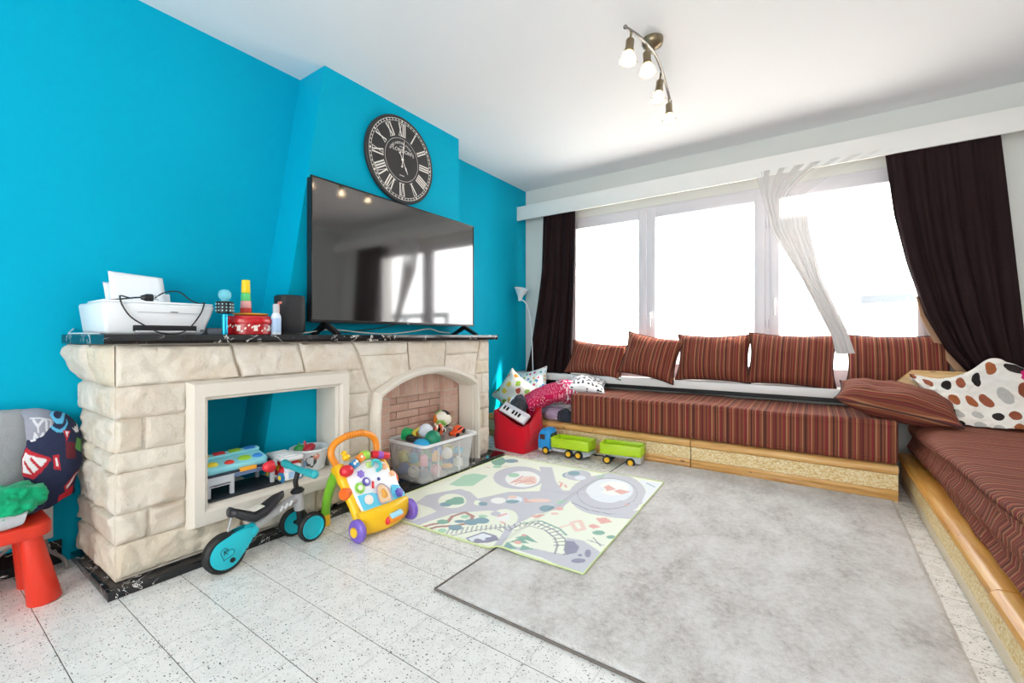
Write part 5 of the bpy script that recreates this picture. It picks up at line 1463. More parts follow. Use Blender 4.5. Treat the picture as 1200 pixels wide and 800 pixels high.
 ('p', TG, [(-1.56,1.847),(-1.557,1.843),(-1.555,1.838),(-1.555,1.833),(-1.556,1.828),(-1.558,1.823),(-1.561,1.818),(-1.565,1.815),(-1.57,1.812),(-1.576,1.81),(-1.581,1.81),(-1.587,1.81),(-1.593,1.812),(-1.597,1.815),(-1.601,1.818),(-1.604,1.823),(-1.606,1.828),(-1.607,1.833),(-1.606,1.838),(-1.604,1.843),(-1.601,1.848),(-1.597,1.851),(-1.591,1.854),(-1.586,1.856),(-1.58,1.856),(-1.574,1.856),(-1.569,1.854),(-1.564,1.851)]),
 ('p', TG, [(-1.483,1.909),(-1.481,1.905),(-1.48,1.9),(-1.48,1.895),(-1.481,1.89),(-1.484,1.886),(-1.487,1.882),(-1.491,1.878),(-1.496,1.875),(-1.502,1.873),(-1.507,1.873),(-1.512,1.873),(-1.517,1.874),(-1.522,1.877),(-1.525,1.88),(-1.527,1.884),(-1.529,1.888),(-1.529,1.893),(-1.527,1.898),(-1.525,1.903),(-1.521,1.907),(-1.517,1.91),(-1.512,1.913),(-1.507,1.915),(-1.501,1.916),(-1.496,1.916),(-1.491,1.914),(-1.487,1.912)]),
 ('p', BL, [(-1.475,1.821),(-1.471,1.814),(-1.468,1.806),(-1.467,1.798),(-1.468,1.789),(-1.471,1.782),(-1.476,1.775),(-1.482,1.77),(-1.49,1.766),(-1.498,1.763),(-1.507,1.763),(-1.516,1.764),(-1.524,1.767),(-1.532,1.771),(-1.538,1.777),(-1.543,1.785),(-1.546,1.792),(-1.547,1.801),(-1.546,1.809),(-1.543,1.817),(-1.539,1.824),(-1.532,1.829),(-1.524,1.834),(-1.516,1.836),(-1.507,1.836),(-1.498,1.835),(-1.489,1.832),(-1.482,1.827)]),
 ('p', BL, [(-1.44,1.869),(-1.436,1.861),(-1.433,1.853),(-1.433,1.845),(-1.434,1.836),(-1.438,1.828),(-1.443,1.821),(-1.45,1.815),(-1.458,1.811),(-1.467,1.808),(-1.476,1.807),(-1.485,1.808),(-1.494,1.811),(-1.502,1.816),(-1.508,1.822),(-1.513,1.829),(-1.516,1.838),(-1.517,1.846),(-1.515,1.855),(-1.512,1.863),(-1.506,1.871),(-1.499,1.877),(-1.491,1.881),(-1.482,1.884),(-1.472,1.885),(-1.463,1.883),(-1.454,1.88),(-1.446,1.875)]),
 ('p', BL, [(-1.505,1.724),(-1.5,1.718),(-1.498,1.711),(-1.497,1.704),(-1.499,1.697),(-1.502,1.69),(-1.507,1.684),(-1.513,1.678),(-1.52,1.674),(-1.528,1.672),(-1.536,1.671),(-1.545,1.671),(-1.553,1.673),(-1.56,1.677),(-1.566,1.682),(-1.57,1.688),(-1.573,1.695),(-1.573,1.702),(-1.572,1.71),(-1.569,1.717),(-1.564,1.723),(-1.558,1.729),(-1.551,1.733),(-1.542,1.736),(-1.534,1.736),(-1.525,1.736),(-1.517,1.733),(-1.51,1.73)]),
 ('p', TG, [(-1.547,1.651),(-1.544,1.647),(-1.542,1.642),(-1.541,1.637),(-1.542,1.632),(-1.544,1.628),(-1.546,1.624),(-1.55,1.62),(-1.555,1.618),(-1.56,1.616),(-1.566,1.616),(-1.571,1.617),(-1.577,1.618),(-1.582,1.621),(-1.586,1.624),(-1.589,1.628),(-1.591,1.633),(-1.592,1.638),(-1.592,1.643),(-1.59,1.648),(-1.587,1.652),(-1.583,1.655),(-1.579,1.658),(-1.573,1.659),(-1.568,1.66),(-1.562,1.659),(-1.556,1.657),(-1.551,1.655)]),
 ('p', BL, [(-1.539,1.789),(-1.537,1.785),(-1.536,1.781),(-1.536,1.776),(-1.538,1.771),(-1.541,1.766),(-1.546,1.761),(-1.551,1.757),(-1.557,1.754),(-1.563,1.751),(-1.569,1.749),(-1.575,1.749),(-1.58,1.75),(-1.585,1.752),(-1.589,1.754),(-1.591,1.758),(-1.592,1.762),(-1.591,1.767),(-1.59,1.772),(-1.586,1.777),(-1.582,1.782),(-1.577,1.786),(-1.571,1.79),(-1.565,1.792),(-1.558,1.794),(-1.552,1.794),(-1.547,1.793),(-1.542,1.792)]),
 ('s', LN, (0.003,[(-1.551,1.678),(-1.519,1.617)])),
 ('s', LN, (0.003,[(-1.534,1.695),(-1.503,1.636)])),
 ('s', LN, (0.003,[(-1.518,1.712),(-1.487,1.654)])),
 ('s', LN, (0.003,[(-1.501,1.729),(-1.47,1.672)])),
 ('s', LN, (0.003,[(-1.485,1.746),(-1.454,1.691)])),
 ('s', LN, (0.003,[(-1.468,1.763),(-1.437,1.71)])),
 ('s', LN, (0.003,[(-1.451,1.78),(-1.42,1.728)])),
 ('s', LN, (0.003,[(-1.434,1.797),(-1.403,1.747)])),
 ('s', LN, (0.003,[(-1.417,1.815),(-1.386,1.766)])),
 ('s', LN, (0.003,[(-1.4,1.832),(-1.369,1.785)])),
 ('s', LN, (0.003,[(-1.383,1.85),(-1.352,1.804)])),
 ('s', LN, (0.003,[(-1.366,1.867),(-1.335,1.823)])),
 ('s', LN, (0.003,[(-1.349,1.885),(-1.318,1.843)])),
 ('s', LN, (0.003,[(-1.506,1.592),(-1.42,1.746),(-1.335,1.853)])),
 ('p', PU, [(-1.415,1.645),(-1.386,1.745),(-1.31,1.752),(-1.265,1.723),(-1.293,1.668),(-1.362,1.617)]),
 ('p', LB, [(-1.402,1.648),(-1.377,1.734),(-1.322,1.737),(-1.321,1.684),(-1.367,1.632)]),
 ('p', PU, [(-1.334,1.672),(-1.332,1.669),(-1.331,1.665),(-1.331,1.661),(-1.332,1.658),(-1.334,1.654),(-1.337,1.651),(-1.34,1.648),(-1.344,1.646),(-1.348,1.644),(-1.352,1.644),(-1.357,1.644),(-1.361,1.645),(-1.364,1.647),(-1.367,1.649),(-1.369,1.652),(-1.369,1.656),(-1.37,1.659),(-1.369,1.663),(-1.367,1.667),(-1.364,1.67),(-1.361,1.673),(-1.357,1.675),(-1.352,1.677),(-1.348,1.677),(-1.344,1.677),(-1.34,1.676),(-1.337,1.674)]),
 ('p', PU, [(-1.285,1.722),(-1.283,1.718),(-1.282,1.714),(-1.282,1.709),(-1.284,1.705),(-1.287,1.7),(-1.291,1.695),(-1.296,1.692),(-1.301,1.688),(-1.307,1.686),(-1.312,1.685),(-1.318,1.685),(-1.323,1.686),(-1.327,1.688),(-1.33,1.691),(-1.332,1.695),(-1.333,1.699),(-1.332,1.704),(-1.331,1.709),(-1.328,1.713),(-1.324,1.718),(-1.319,1.722),(-1.314,1.725),(-1.308,1.727),(-1.302,1.728),(-1.297,1.728),(-1.292,1.727),(-1.288,1.725)]),
 ('s', LN, (0.004,[(-1.287,1.831),(-1.281,1.94),(-1.182,1.959),(-1.08,1.939),(-0.992,1.882),(-0.919,1.768),(-0.925,1.742)])),
 ('s', DG, (0.006,[(-1.277,1.958),(-1.187,1.993),(-1.066,1.966),(-1.006,1.922)])),
 ('s', LN, (0.004,[(-1.264,1.854),(-1.214,1.91),(-1.125,1.914),(-1.039,1.866),(-0.99,1.806),(-0.963,1.729)])),
 ('s', LN, (0.0035,[(-1.305,1.802),(-1.347,1.815)])),
 ('s', LN, (0.0035,[(-1.302,1.831),(-1.341,1.852)])),
 ('s', LN, (0.0035,[(-1.293,1.858),(-1.329,1.886)])),
 ('s', LN, (0.0035,[(-1.281,1.881),(-1.311,1.916)])),
 ('s', LN, (0.0035,[(-1.265,1.9),(-1.288,1.941)])),
 ('s', LN, (0.0035,[(-1.244,1.915),(-1.26,1.961)])),
 ('s', LN, (0.0035,[(-1.221,1.924),(-1.229,1.974)])),
 ('s', LN, (0.0035,[(-1.196,1.928),(-1.196,1.981)])),
 ('s', LN, (0.0035,[(-1.169,1.927),(-1.161,1.981)])),
 ('s', LN, (0.0035,[(-1.142,1.92),(-1.125,1.974)])),
 ('s', LN, (0.0035,[(-1.114,1.909),(-1.091,1.961)])),
 ('s', LN, (0.0035,[(-1.088,1.893),(-1.058,1.943)])),
 ('s', LN, (0.0035,[(-1.063,1.873),(-1.027,1.919)])),
 ('s', LN, (0.0035,[(-1.04,1.85),(-1.0,1.892)])),
 ('s', LN, (0.0035,[(-1.02,1.824),(-0.976,1.862)])),
 ('s', LN, (0.0035,[(-1.003,1.797),(-0.957,1.829)])),
 ('p', DG, [(-1.197,1.756),(-1.169,1.816),(-1.078,1.775)]),
 ('p', DG, [(-1.19,1.692),(-1.177,1.771),(-1.11,1.747)]),
 ('p', DG, [(-1.175,1.62),(-1.201,1.697),(-1.12,1.663)]),
 ('p', DG, [(-1.112,1.663),(-1.127,1.717),(-1.06,1.711)]),
 ('p', RE, [(-1.142,1.731),(-1.14,1.728),(-1.139,1.724),(-1.139,1.72),(-1.14,1.716),(-1.142,1.712),(-1.145,1.708),(-1.148,1.706),(-1.152,1.704),(-1.156,1.702),(-1.16,1.702),(-1.164,1.703),(-1.168,1.704),(-1.171,1.706),(-1.174,1.709),(-1.176,1.713),(-1.177,1.717),(-1.177,1.721),(-1.176,1.725),(-1.174,1.729),(-1.171,1.732),(-1.168,1.735),(-1.164,1.737),(-1.16,1.739),(-1.156,1.739),(-1.152,1.738),(-1.148,1.737),(-1.145,1.734)]),
 ('p', RE, [(-1.166,1.811),(-1.165,1.808),(-1.164,1.805),(-1.164,1.802),(-1.164,1.799),(-1.165,1.797),(-1.167,1.794),(-1.169,1.792),(-1.171,1.791),(-1.174,1.79),(-1.177,1.79),(-1.18,1.791),(-1.182,1.792),(-1.185,1.794),(-1.187,1.797),(-1.188,1.799),(-1.189,1.802),(-1.189,1.805),(-1.189,1.808),(-1.188,1.811),(-1.186,1.813),(-1.184,1.815),(-1.181,1.817),(-1.179,1.817),(-1.176,1.817),(-1.173,1.817),(-1.17,1.815),(-1.168,1.813)]),
 ('p', BL, [(-1.149,1.666),(-1.147,1.664),(-1.147,1.66),(-1.147,1.657),(-1.148,1.653),(-1.15,1.65),(-1.153,1.647),(-1.156,1.644),(-1.16,1.642),(-1.164,1.64),(-1.167,1.64),(-1.171,1.64),(-1.175,1.641),(-1.178,1.643),(-1.18,1.645),(-1.181,1.648),(-1.182,1.651),(-1.182,1.655),(-1.181,1.658),(-1.179,1.662),(-1.176,1.665),(-1.173,1.668),(-1.169,1.67),(-1.165,1.671),(-1.161,1.672),(-1.157,1.672),(-1.154,1.671),(-1.151,1.669)]),
 ('p', RE, [(-0.971,2.193),(-0.928,2.231),(-0.878,2.195),(-0.919,2.141)]),
 ('p', RE, [(-0.959,2.087),(-0.945,2.119),(-0.904,2.106),(-0.928,2.065)]),
 ('p', DG, [(-0.86,2.056),(-0.858,2.051),(-0.858,2.044),(-0.859,2.038),(-0.862,2.031),(-0.866,2.025),(-0.87,2.02),(-0.876,2.015),(-0.882,2.012),(-0.888,2.009),(-0.894,2.009),(-0.9,2.01),(-0.905,2.012),(-0.909,2.015),(-0.912,2.02),(-0.914,2.026),(-0.914,2.032),(-0.913,2.039),(-0.911,2.046),(-0.907,2.052),(-0.902,2.058),(-0.896,2.062),(-0.89,2.066),(-0.884,2.068),(-0.878,2.068),(-0.872,2.067),(-0.867,2.065),(-0.863,2.061)]),
 ('p', DG, [(-0.799,2.041),(-0.798,2.037),(-0.798,2.032),(-0.799,2.027),(-0.801,2.023),(-0.803,2.018),(-0.807,2.014),(-0.811,2.011),(-0.815,2.009),(-0.819,2.007),(-0.824,2.007),(-0.828,2.008),(-0.831,2.009),(-0.834,2.012),(-0.836,2.016),(-0.837,2.02),(-0.838,2.025),(-0.837,2.03),(-0.835,2.035),(-0.832,2.039),(-0.829,2.043),(-0.825,2.047),(-0.821,2.049),(-0.816,2.05),(-0.812,2.051),(-0.808,2.05),(-0.804,2.048),(-0.801,2.045)]),
 ('p', RE, [(-0.924,2.107),(-0.923,2.103),(-0.922,2.098),(-0.923,2.092),(-0.924,2.087),(-0.926,2.083),(-0.929,2.079),(-0.933,2.076),(-0.937,2.074),(-0.941,2.073),(-0.946,2.073),(-0.95,2.074),(-0.953,2.076),(-0.957,2.079),(-0.959,2.083),(-0.961,2.088),(-0.961,2.093),(-0.961,2.098),(-0.96,2.103),(-0.957,2.108),(-0.954,2.112),(-0.951,2.115),(-0.946,2.117),(-0.942,2.118),(-0.938,2.118),(-0.934,2.117),(-0.93,2.115),(-0.927,2.111)]),
 ('s', PK, (0.012,[(-1.052,2.067),(-0.987,1.996),(-0.964,2.036),(-1.025,2.117),(-1.052,2.067)])),
 ('s', PK, (0.006,[(-1.073,1.979),(-1.046,2.041)])),
 ('s', LN, (0.003,[(-0.895,1.933),(-0.815,1.927)])),
 ('s', LN, (0.003,[(-0.886,1.972),(-0.82,1.909)])),
]
def in_poly(x, y, P):
    c = False
    j = len(P) - 1
    for i in range(len(P)):
        xi, yi = P[i]; xj, yj = P[j]
        if (yi > y) != (yj > y) and x < (xj - xi) * (y - yi) / (yj - yi) + xi:
            c = not c
        j = i
    return c
def paint_print(n):
    """colour index per point of an n x n sheet from the printed shapes."""
    pal = [lin(G_)]
    idx = [0] * (n * n)
    pos = [mat_uv(i / (n - 1), j / (n - 1)) for i in range(n) for j in range(n)]
    for kind, hx, data in PRINT:
        pal.append(lin(hx))
        c = len(pal) - 1
        if kind == 'e':         # ellipse: centre, semi axes, turn
            cx, cy, ra, rb, ang = data
            ca, sa = math.cos(ang), math.sin(ang)
            R_ = max(ra, rb)
            for k, (x, y) in enumerate(pos):
                dx, dy = x - cx, y - cy
                if abs(dx) < R_ and abs(dy) < R_:
                    p, q = dx * ca + dy * sa, -dx * sa + dy * ca
                    if (p / ra) ** 2 + (q / rb) ** 2 < 1:
                        idx[k] = c
        elif kind == 'p':       # polygon
            xs = [p[0] for p in data]; ys = [p[1] for p in data]
            a0, a1, b0, b1 = min(xs), max(xs), min(ys), max(ys)
            for k, (x, y) in enumerate(pos):
                if a0 < x < a1 and b0 < y < b1 and in_poly(x, y, data):
                    idx[k] = c
        else:                   # stroke: width, points
            w, pts = data
            for p, q in zip(pts, pts[1:]):
                dx, dy = q[0] - p[0], q[1] - p[1]
                L2 = dx * dx + dy * dy + 1e-12
                a0, a1 = min(p[0], q[0]) - w, max(p[0], q[0]) + w
                b0, b1 = min(p[1], q[1]) - w, max(p[1], q[1]) + w
                for k, (x, y) in enumerate(pos):
                    if a0 < x < a1 and b0 < y < b1:
                        t = max(0, min(1, ((x - p[0]) * dx + (y - p[1]) * dy) / L2))
                        if (x - p[0] - t * dx) ** 2 + (y - p[1] - t * dy) ** 2 < w * w:
                            idx[k] = c
    return pal, idx
NM = 300
pal, pidx = paint_print(NM)
pm_ = thing('play_mat', 'pale printed road play mat lying across the floor and the grey rug', 'play mat', (-1.45, 2.28, 0), world=True)
m = MB()
def matf(u, v):
    x, y = mat_uv(u, v)
    on_rug = min(1, max(0, (x + 1.26) / .05))
    on_rug *= 1 if y > 1.2 else 0
    z = .004 + .0155 * on_rug
    z += .007 * math.exp(-((y - 2.50 - .05 * (x + .8)) / .022) ** 2) * min(1, max(0, (x + 1.55) / .3))       # crease
    z += .008 * math.exp(-((x + 1.18) / .05) ** 2) * math.exp(-((y - 1.60) / .12) ** 2)                      # lifted ripple at the near edge
    z += .0015 * math.sin(x * 9 + y * 5) * math.sin(y * 11) + .0015
    return Vector((x, y, z))
m.grid(NM, NM, matf)
o = obj('printed_sheet', m, pm('#ffffff'), pm_, smooth=80, norm=False)
att = o.data.color_attributes.new('print', 'FLOAT_COLOR', 'POINT')
buf = []
for k in pidx:
    buf.extend(pal[k])
att.data.foreach_set('color', buf)
mt_ = NT('play_mat_print')
va = mt_.n('Attribute', attribute_name='print')
mt_.l(mt_.mix(mt_.math('MULTIPLY', mt_.noise(60, 2), .06), va.outputs['Color'], lin('#ffffff')), mt_.b.inputs['Base Color'])
mt_.set(Roughness=.75)
mt_.bump(mt_.noise(300, 2), .12, .002)
o.data.materials[0] = mt_.m
m = MB()
ed = []
for k in range(60): ed.append(matf(k / 60, 0))
for k in range(60): ed.append(matf(1, k / 60))
for k in range(60): ed.append(matf(1 - k / 60, 1))
for k in range(60): ed.append(matf(0, 1 - k / 60))
m.tube(ed, .004, 6, closed=True)
obj('hem', m, pm('#cfdda0', .7, .05, 30.0), pm_)
# ------------------------------------------------------------------ toys on the floor
M_tyre = pm('#141416', .6, .1, 30.0)
M_teal = plastic('#17b4c4', .28)
M_greym = pm('#a9aaac', .35, .04, 14.0)

bk = thing('balance_bike', 'grey and turquoise toddler balance bike parked along the fireplace', 'balance bike', (-2.07, 1.03, 0), world=True)
def wheel_x(m_t, m_d, c, r, w, rd):
    m = MB()
    m.lathe([(rd, -w / 2), (r - .008, -w / 2), (r, -w / 4), (r, w / 4), (r - .008, w / 2), (rd, w / 2)], c, (1, 0, 0), 40, close=False)
    m.lathe([(rd, -w / 2), (rd, w / 2)], c, (1, 0, 0), 40, close=False)
    t = obj('wheel', m, m_t, bk, smooth=40)
    m = MB()
    for s in (-1, 1):
        m.lathe([(0, s * w * .30), (rd * .15, s * w * .34), (rd * .5, s * w * .30), (rd * .86, s * w * .36), (rd * .90, s * w * .56), (rd * 1.0, s * w * .56), (rd, 0), (0, 0)], c, (1, 0, 0), 40)
    obj('wheel_disc', m, m_d, t, smooth=40)
wheel_x(M_tyre, M_teal, (-2.02, 1.205, .069), .069, .030, .054)
wheel_x(M_tyre, M_teal, (-2.150, 1.185, .069), .069, .030, .054)
m = MB(); m.cyl((-2.15, 1.185, .069), (-2.02, 1.205, .069), .009, n=14); m.cyl((-2.09, 1.192, .069), (-2.09, 1.185, .15), .017, .020, 16); m.box((-2.088, 1.194, .075), (.07, .03, .035), .008)
obj('axle_fork', m, M_tyre, bk)
# rear wheel with its drop shaped shell
rc = Vector((-2.055, .835, .083))
m = MB()
m.lathe([(.03, -.022), (.072, -.022), (.083, -.012), (.083, .012), (.072, .022), (.03, .022)], rc, (1, 0, 0), 44)
rw = obj('rear_wheel', m, M_tyre, bk, smooth=40)
m = MB()
def drop():
    out = []
    for k in range(40):
        a = 2 * PI * k / 40
        r = .064
        y, z = r * math.cos(a), r * math.sin(a)
        d = Vector((y, z)).normalized().dot(Vector((.80, .60)))
        if d > .35:
            s_ = (d - .35) / .65
            y += .070 * s_ ** 1.6 * .86
            z += .070 * s_ ** 1.6 * .50
        out.append((y, z))
    return out
D_ = drop()
for s in (-1, 1):
    a = [m.v((rc.x + s * .018, rc.y + y, rc.z + z)) for y, z in D_]
    b = [m.v((rc.x + s * .027, rc.y + y * .97, rc.z + z * .97)) for y, z in D_]
    c = [m.v((rc.x + s * .031, rc.y + y * .82 + .004, rc.z + z * .82 + .003)) for y, z in D_]
    for p, q in ((a, b), (b, c)):
        for k in range(40):
            m.f([p[k], p[(k + 1) % 40], q[(k + 1) % 40], q[k]])
    m.f(c)
m.cyl(rc + Vector((0, .095, .050)), rc + Vector((0, .125, .067)), .034, .027, 24, .006)
obj('wheel_shell', m, M_teal, bk, smooth=50)
m = MB()
MK = Matrix(((0, 0, 1, rc.x + .0312), (1, 0, 0, rc.y), (0, 1, 0, rc.z), (0, 0, 0, 1)))
MH = MK @ Matrix.Translation((-.004, .004, 0)) @ Matrix.Rotation(-.45, 4, 'Z')
m.tube([MH @ Vector((.0017 * 16 * math.sin(a) ** 3, .0017 * (13 * math.cos(a) - 5 * math.cos(2 * a) - 2 * math.cos(3 * a) - math.cos(4 * a)), 0)) for a in [k * PI / 24 for k in range(48)]], .0012, 5, closed=True)
m.text('K', .030, MH @ Matrix.Translation((-.006, .004, .0005)) @ Matrix.Rotation(.45, 4, 'Z'), .0006)
obj('heart_emblem', m, M_black, bk, smooth=None)
m = MB(); m.lathe([(0, 0), (.011, 0), (.010, .004), (0, .004)], rc + Vector((.030, .018, -.030)), (1, 0, 0), 20)
obj('axle_cap', m, M_black, bk)
# frame
m = MB()
m.tube(spline([rc + Vector((0, .115, .062)), (-2.06, .98, .158), (-2.075, 1.08, .190), (-2.088, 1.165, .205)], 8), .020, 16, flat=1.0)
m.cyl((-2.09, 1.184, .145), (-2.09, 1.172, .236), .026, .025, 24, .004)
m.box((-2.07, 1.005, .180), (.028, .05, .03), .006, 2, (T(20), 0, 0))
obj('frame', m, M_greym, bk)
m = MB()
for k in range(3):
    p = Vector((-2.0535, 1.075 + k * .022, .191 + k * .0055))
    m.box(p, (.002, .012, .026), .0005, 1, (T(-30), 0, 0))
obj('reflective_stripe', m, pm('#e3e5e8', .3), bk)
m = MB(); m.lathe([(0, 0), (.030, 0), (.032, .006), (.024, .016), (.014, .022), (0, .022)], (-2.09, 1.172, .234), (0, -.12, 1), 24)
m.tube(spline([(-2.09, 1.170, .245), (-2.09, 1.162, .285), (-2.09, 1.172, .325), (-2.088, 1.170, .350)], 6), .0115, 14)
obj('stem', m, M_tyre, bk)
m = MB()
hb = [Vector((-2.205, 1.170, .356)), Vector((-2.15, 1.165, .352)), Vector((-2.085, 1.168, .348)), Vector((-2.02, 1.172, .344)), Vector((-1.952, 1.178, .342))]
m.tube(spline(hb, 6), [.0185 if k < 6 or k > 18 else .0145 for k in range(25)], 18)
m.ball(hb[0], .019, 16, 10); m.ball(hb[-1], .020, 16, 10)
obj('handlebar', m, pm('#2aa5ae', .5, .05, 14.0, .25, 200.0), bk)
# saddle
m = MB()
def saddle(u, v):
    t = v
    y, z, w = interp([(0, .852, .252, .022), (.10, .866, .254, .040), (.25, .895, .234, .046), (.48, .945, .208, .047), (.68, .995, .219, .044), (.86, 1.045, .250, .034), (1, 1.085, .266, .012)], t)
    a = 2 * PI * u
    hh = .017 + .006 * math.sin(t * PI)
    ct, st = math.cos(a), math.sin(a)
    e = .75
    return Vector((-2.062 + w * math.copysign(abs(ct) ** e, ct), y, z + hh * math.copysign(abs(st) ** e, st) - .012))
g_ = m.grid(32, 40, saddle, cu=True)
m.f([g_[i][0] for i in range(32)]); m.f([g_[i][-1] for i in range(32)])
sd_ = obj('seat', m, pm('#232327', .4, .08, 20.0, .1, 200.0), bk, smooth=60)
m = MB()
def patch(u, v):
    t = lerp(.24, .66, v)
    y, z, w = interp([(0, .852, .252, .022), (.10, .866, .254, .040), (.25, .895, .234, .046), (.48, .945, .208, .047), (.68, .995, .219, .044), (1, 1.085, .266, .012)], t)
    return Vector((-2.062 + (u * 2 - 1) * w * .66, y, z + .0135 + .003))
m.grid(8, 12, patch)
obj('paper_label', m, pm('#e7e4d8', .6, .05, 30.0), sd_, smooth=60, mods=(('SOLIDIFY', {'thickness': .001}),), label='white label stuck across the seat')
m = MB(); m.cyl((-2.062, .868, .235), (-2.058, .845, .150), .0045, n=10)
obj('seat_strut', m, M_greym, bk)

# ---- baby walker
wk = thing('baby_walker', 'yellow baby walker with orange handle and busy activity board', 'baby walker', (-1.98, 1.47, 0), world=True)
M_yel, M_org, M_grn, M_pur = plastic('#f6c316', .3), plastic('#f39322', .3), plastic('#7fc434', .3), plastic('#7a5fc0', .35)
M_red, M_lbl, M_wht = plastic('#dc2a38', .3), plastic('#62c8e6', .3), plastic('#f1f2f6', .35)
m = MB()
cols = []
N_ = 40
def wbase(u, v):          # rounded bumper bar bent across the front
    y = lerp(1.332, 1.635, v)
    s_ = (v - .5) * 2
    cx = -1.838 + .020 * (1 - s_ * s_)
    hz, hx = .062 - .010 * abs(s_) ** 3, .036 - .008 * abs(s_) ** 3
    a = 2 * PI * u
    return Vector((cx + hx * math.copysign(abs(math.cos(a)) ** .8, math.cos(a)), y, .078 + hz * math.copysign(abs(math.sin(a)) ** .8, math.sin(a)) + .008 * abs(s_) ** 2 - .006))
g_ = m.grid(28, 30, wbase, cu=True)
m.f([g_[i][0] for i in range(28)]); m.f([g_[i][-1] for i in range(28)])
for y in (1.350, 1.606):
    m.tube(spline([(-1.850, y, .085), (-1.905, y, .165), (-1.975, y, .255), (-2.035, y + (.01 if y < 1.5 else -.01), .318)], 8), [.024] * 8 + [.026] * 8 + [.030] * 9, 16)
    m.ball((-2.035, y, .300), (.036, .026, .036), 18, 12)
obj('frame', m, M_yel, wk, smooth=60)
m = MB()
m.lathe([(0, 0), (.022, 0), (.026, .003), (.026, .006), (0, .006)], (-1.802, 1.51, .060), (1, 0, .15), 24)
m = MB(); m.ball((-1.7935, 1.515, .070), (.016, .066, .034), 28, 14)
gp = obj('grip_slot', m, pm('#c98708', .4), wk, smooth=60)
m = MB(); m.cyl((-1.784, 1.472, .062), (-1.784, 1.565, .066), .021, n=22, bev=.005)
rl = obj('roller', m, M_org, wk)
m = MB(); m.cyl((-1.783, 1.482, .073), (-1.783, 1.558, .077), .019, n=22, bev=.005)
obj('roller_sleeve', m, plastic('#9fd8ee', .2), rl)
m = MB(); m.ball((-1.784, 1.468, .062), (.0195, .012, .0195), 16, 10)
obj('roller_end', m, M_red, rl)
for y, s in ((1.318, -1), (1.650, 1)):
    m = MB(); m.lathe([(0, -.018), (.046, -.018), (.055, -.008), (.055, .008), (.046, .018), (.034, .020), (0, .016)], (-1.818, y, .0555), (0, s, 0), 36)
    w_ = obj('front_wheel', m, M_pur, wk, smooth=40)
    m = MB(); m.lathe([(0, .014), (.024, .015), (.024, .025), (.020, .028), (0, .028)], (-1.818, y, .0555), (0, s, 0), 28)
    obj('hub_cap', m, M_yel, w_)
for y in (1.345, 1.600):
    m = MB(); m.tube(spline([(-2.030, y, .290), (-2.075, y, .225), (-2.115, y, .130), (-2.128, y, .062)], 8), [.027] * 8 + [.024] * 8 + [.023] * 9, 16)
    lg = obj('leg', m, M_grn, wk, smooth=60)
    m = MB(); m.lathe([(0, 0), (.024, 0), (.027, .006), (.025, .045), (.022, .065), (0, .065)], (-2.131, y, .0), (.05, 0, 1), 20)
    obj('leg_foot', m, M_yel, lg)
m = MB(); m.tube(spline([(-2.035, 1.350, .325), (-2.055, 1.330, .385), (-2.063, 1.352, .432), (-2.066, 1.41, .456), (-2.066, 1.475, .463), (-2.066, 1.54, .456), (-2.063, 1.592, .430), (-2.055, 1.612, .385), (-2.035, 1.600, .325)], 8), .0175, 16)
hd_ = obj('handle', m, M_org, wk, smooth=60)
m = MB()
for k in range(7):
    y = 1.425 + k * .017
    m.lathe([(.0172, -.003), (.0192, 0), (.0172, .003)], (-2.066, y, .4625), (0, 1, 0), 20, close=False)
obj('grip_ring', m, plastic('#e08412', .4), hd_)
for y, s in ((1.345, -1), (1.612, 1)):
    m = MB(); m.lathe([(0, 0), (.030, 0), (.030, .03), (.024, .038), (0, .038)], (-1.935, y, .205), (.3, s, .2), 24)
    obj('side_knob', m, plastic('#ee6b22', .3), wk)
# activity board
O_ = Vector((-1.838, 1.475, .125))
Yd = Vector((-.13, 0, .2)).normalized()
Nd = Vector((0, 1, 0)).cross(Yd)
MP = Matrix(((0, Yd.x, Nd.x, O_.x), (1, Yd.y, Nd.y, O_.y), (0, Yd.z, Nd.z, O_.z), (0, 0, 0, 1)))
m = MB()
m.prism([(-.118, .055), (-.122, .120), (-.124, .190), (-.085, .215), (.000, .250), (.050, .246), (.117, .213), (.130, .150), (.158, .138), (.150, .100), (.152, .030), (.140, -.010), (-.100, -.02)], -.022, .002, MP, .006)
bd = obj('activity_board', m, M_wht, wk)
m = MB()
m.prism([(-.112, .085), (-.075, .083), (-.030, .078), (-.02, .068), (.06, .06), (.075, .040), (.100, .082), (.140, .070), (.158, .020), (.148, -.020), (.10, -.030), (-.075, -.036), (-.104, -.022)], 0, .012, MP, .005)
obj('lower_board', m, M_lbl, bd)
def disc(name, h, x, y, r, z=.002, dz=.008, teeth=0, mat=None, parent=None):
    m = MB()
    if teeth:
        pts = []
        for k in range(teeth * 4):
            a = 2 * PI * k / (teeth * 4)
            q = r * (1.0 if k % 4 < 2 else .82)
            pts.append((x + q * math.cos(a), y + q * math.sin(a)))
    else:
        pts = [(x + r * math.cos(2 * PI * k / 28), y + r * math.sin(2 * PI * k / 28)) for k in range(28)]
    m.prism(pts, z, z + dz, MP, .0015)
    return obj(name, m, mat or plastic(h), parent or wk)
g1 = disc('gear', '#8fce42', -.086, .119, .029, teeth=14); disc('gear_hub', '#eef3da', -.086, .119, .014, .010, .003, parent=g1)
g2 = disc('gear', '#6a5bb4', -.038, .140, .024, teeth=12); disc('gear_hub', '#e7e4f4', -.038, .140, .011, .010, .003, parent=g2)
disc('flower_knob', '#8d72d0', -.053, .186, .021, teeth=6); disc('star_button', '#f4b489', .130, .140, .017, teeth=5)
disc('face_button', '#f3b78e', .101, .188, .018, dz=.005); disc('round_emblem', '#3b4a92', .039, .134, .010, dz=.003)
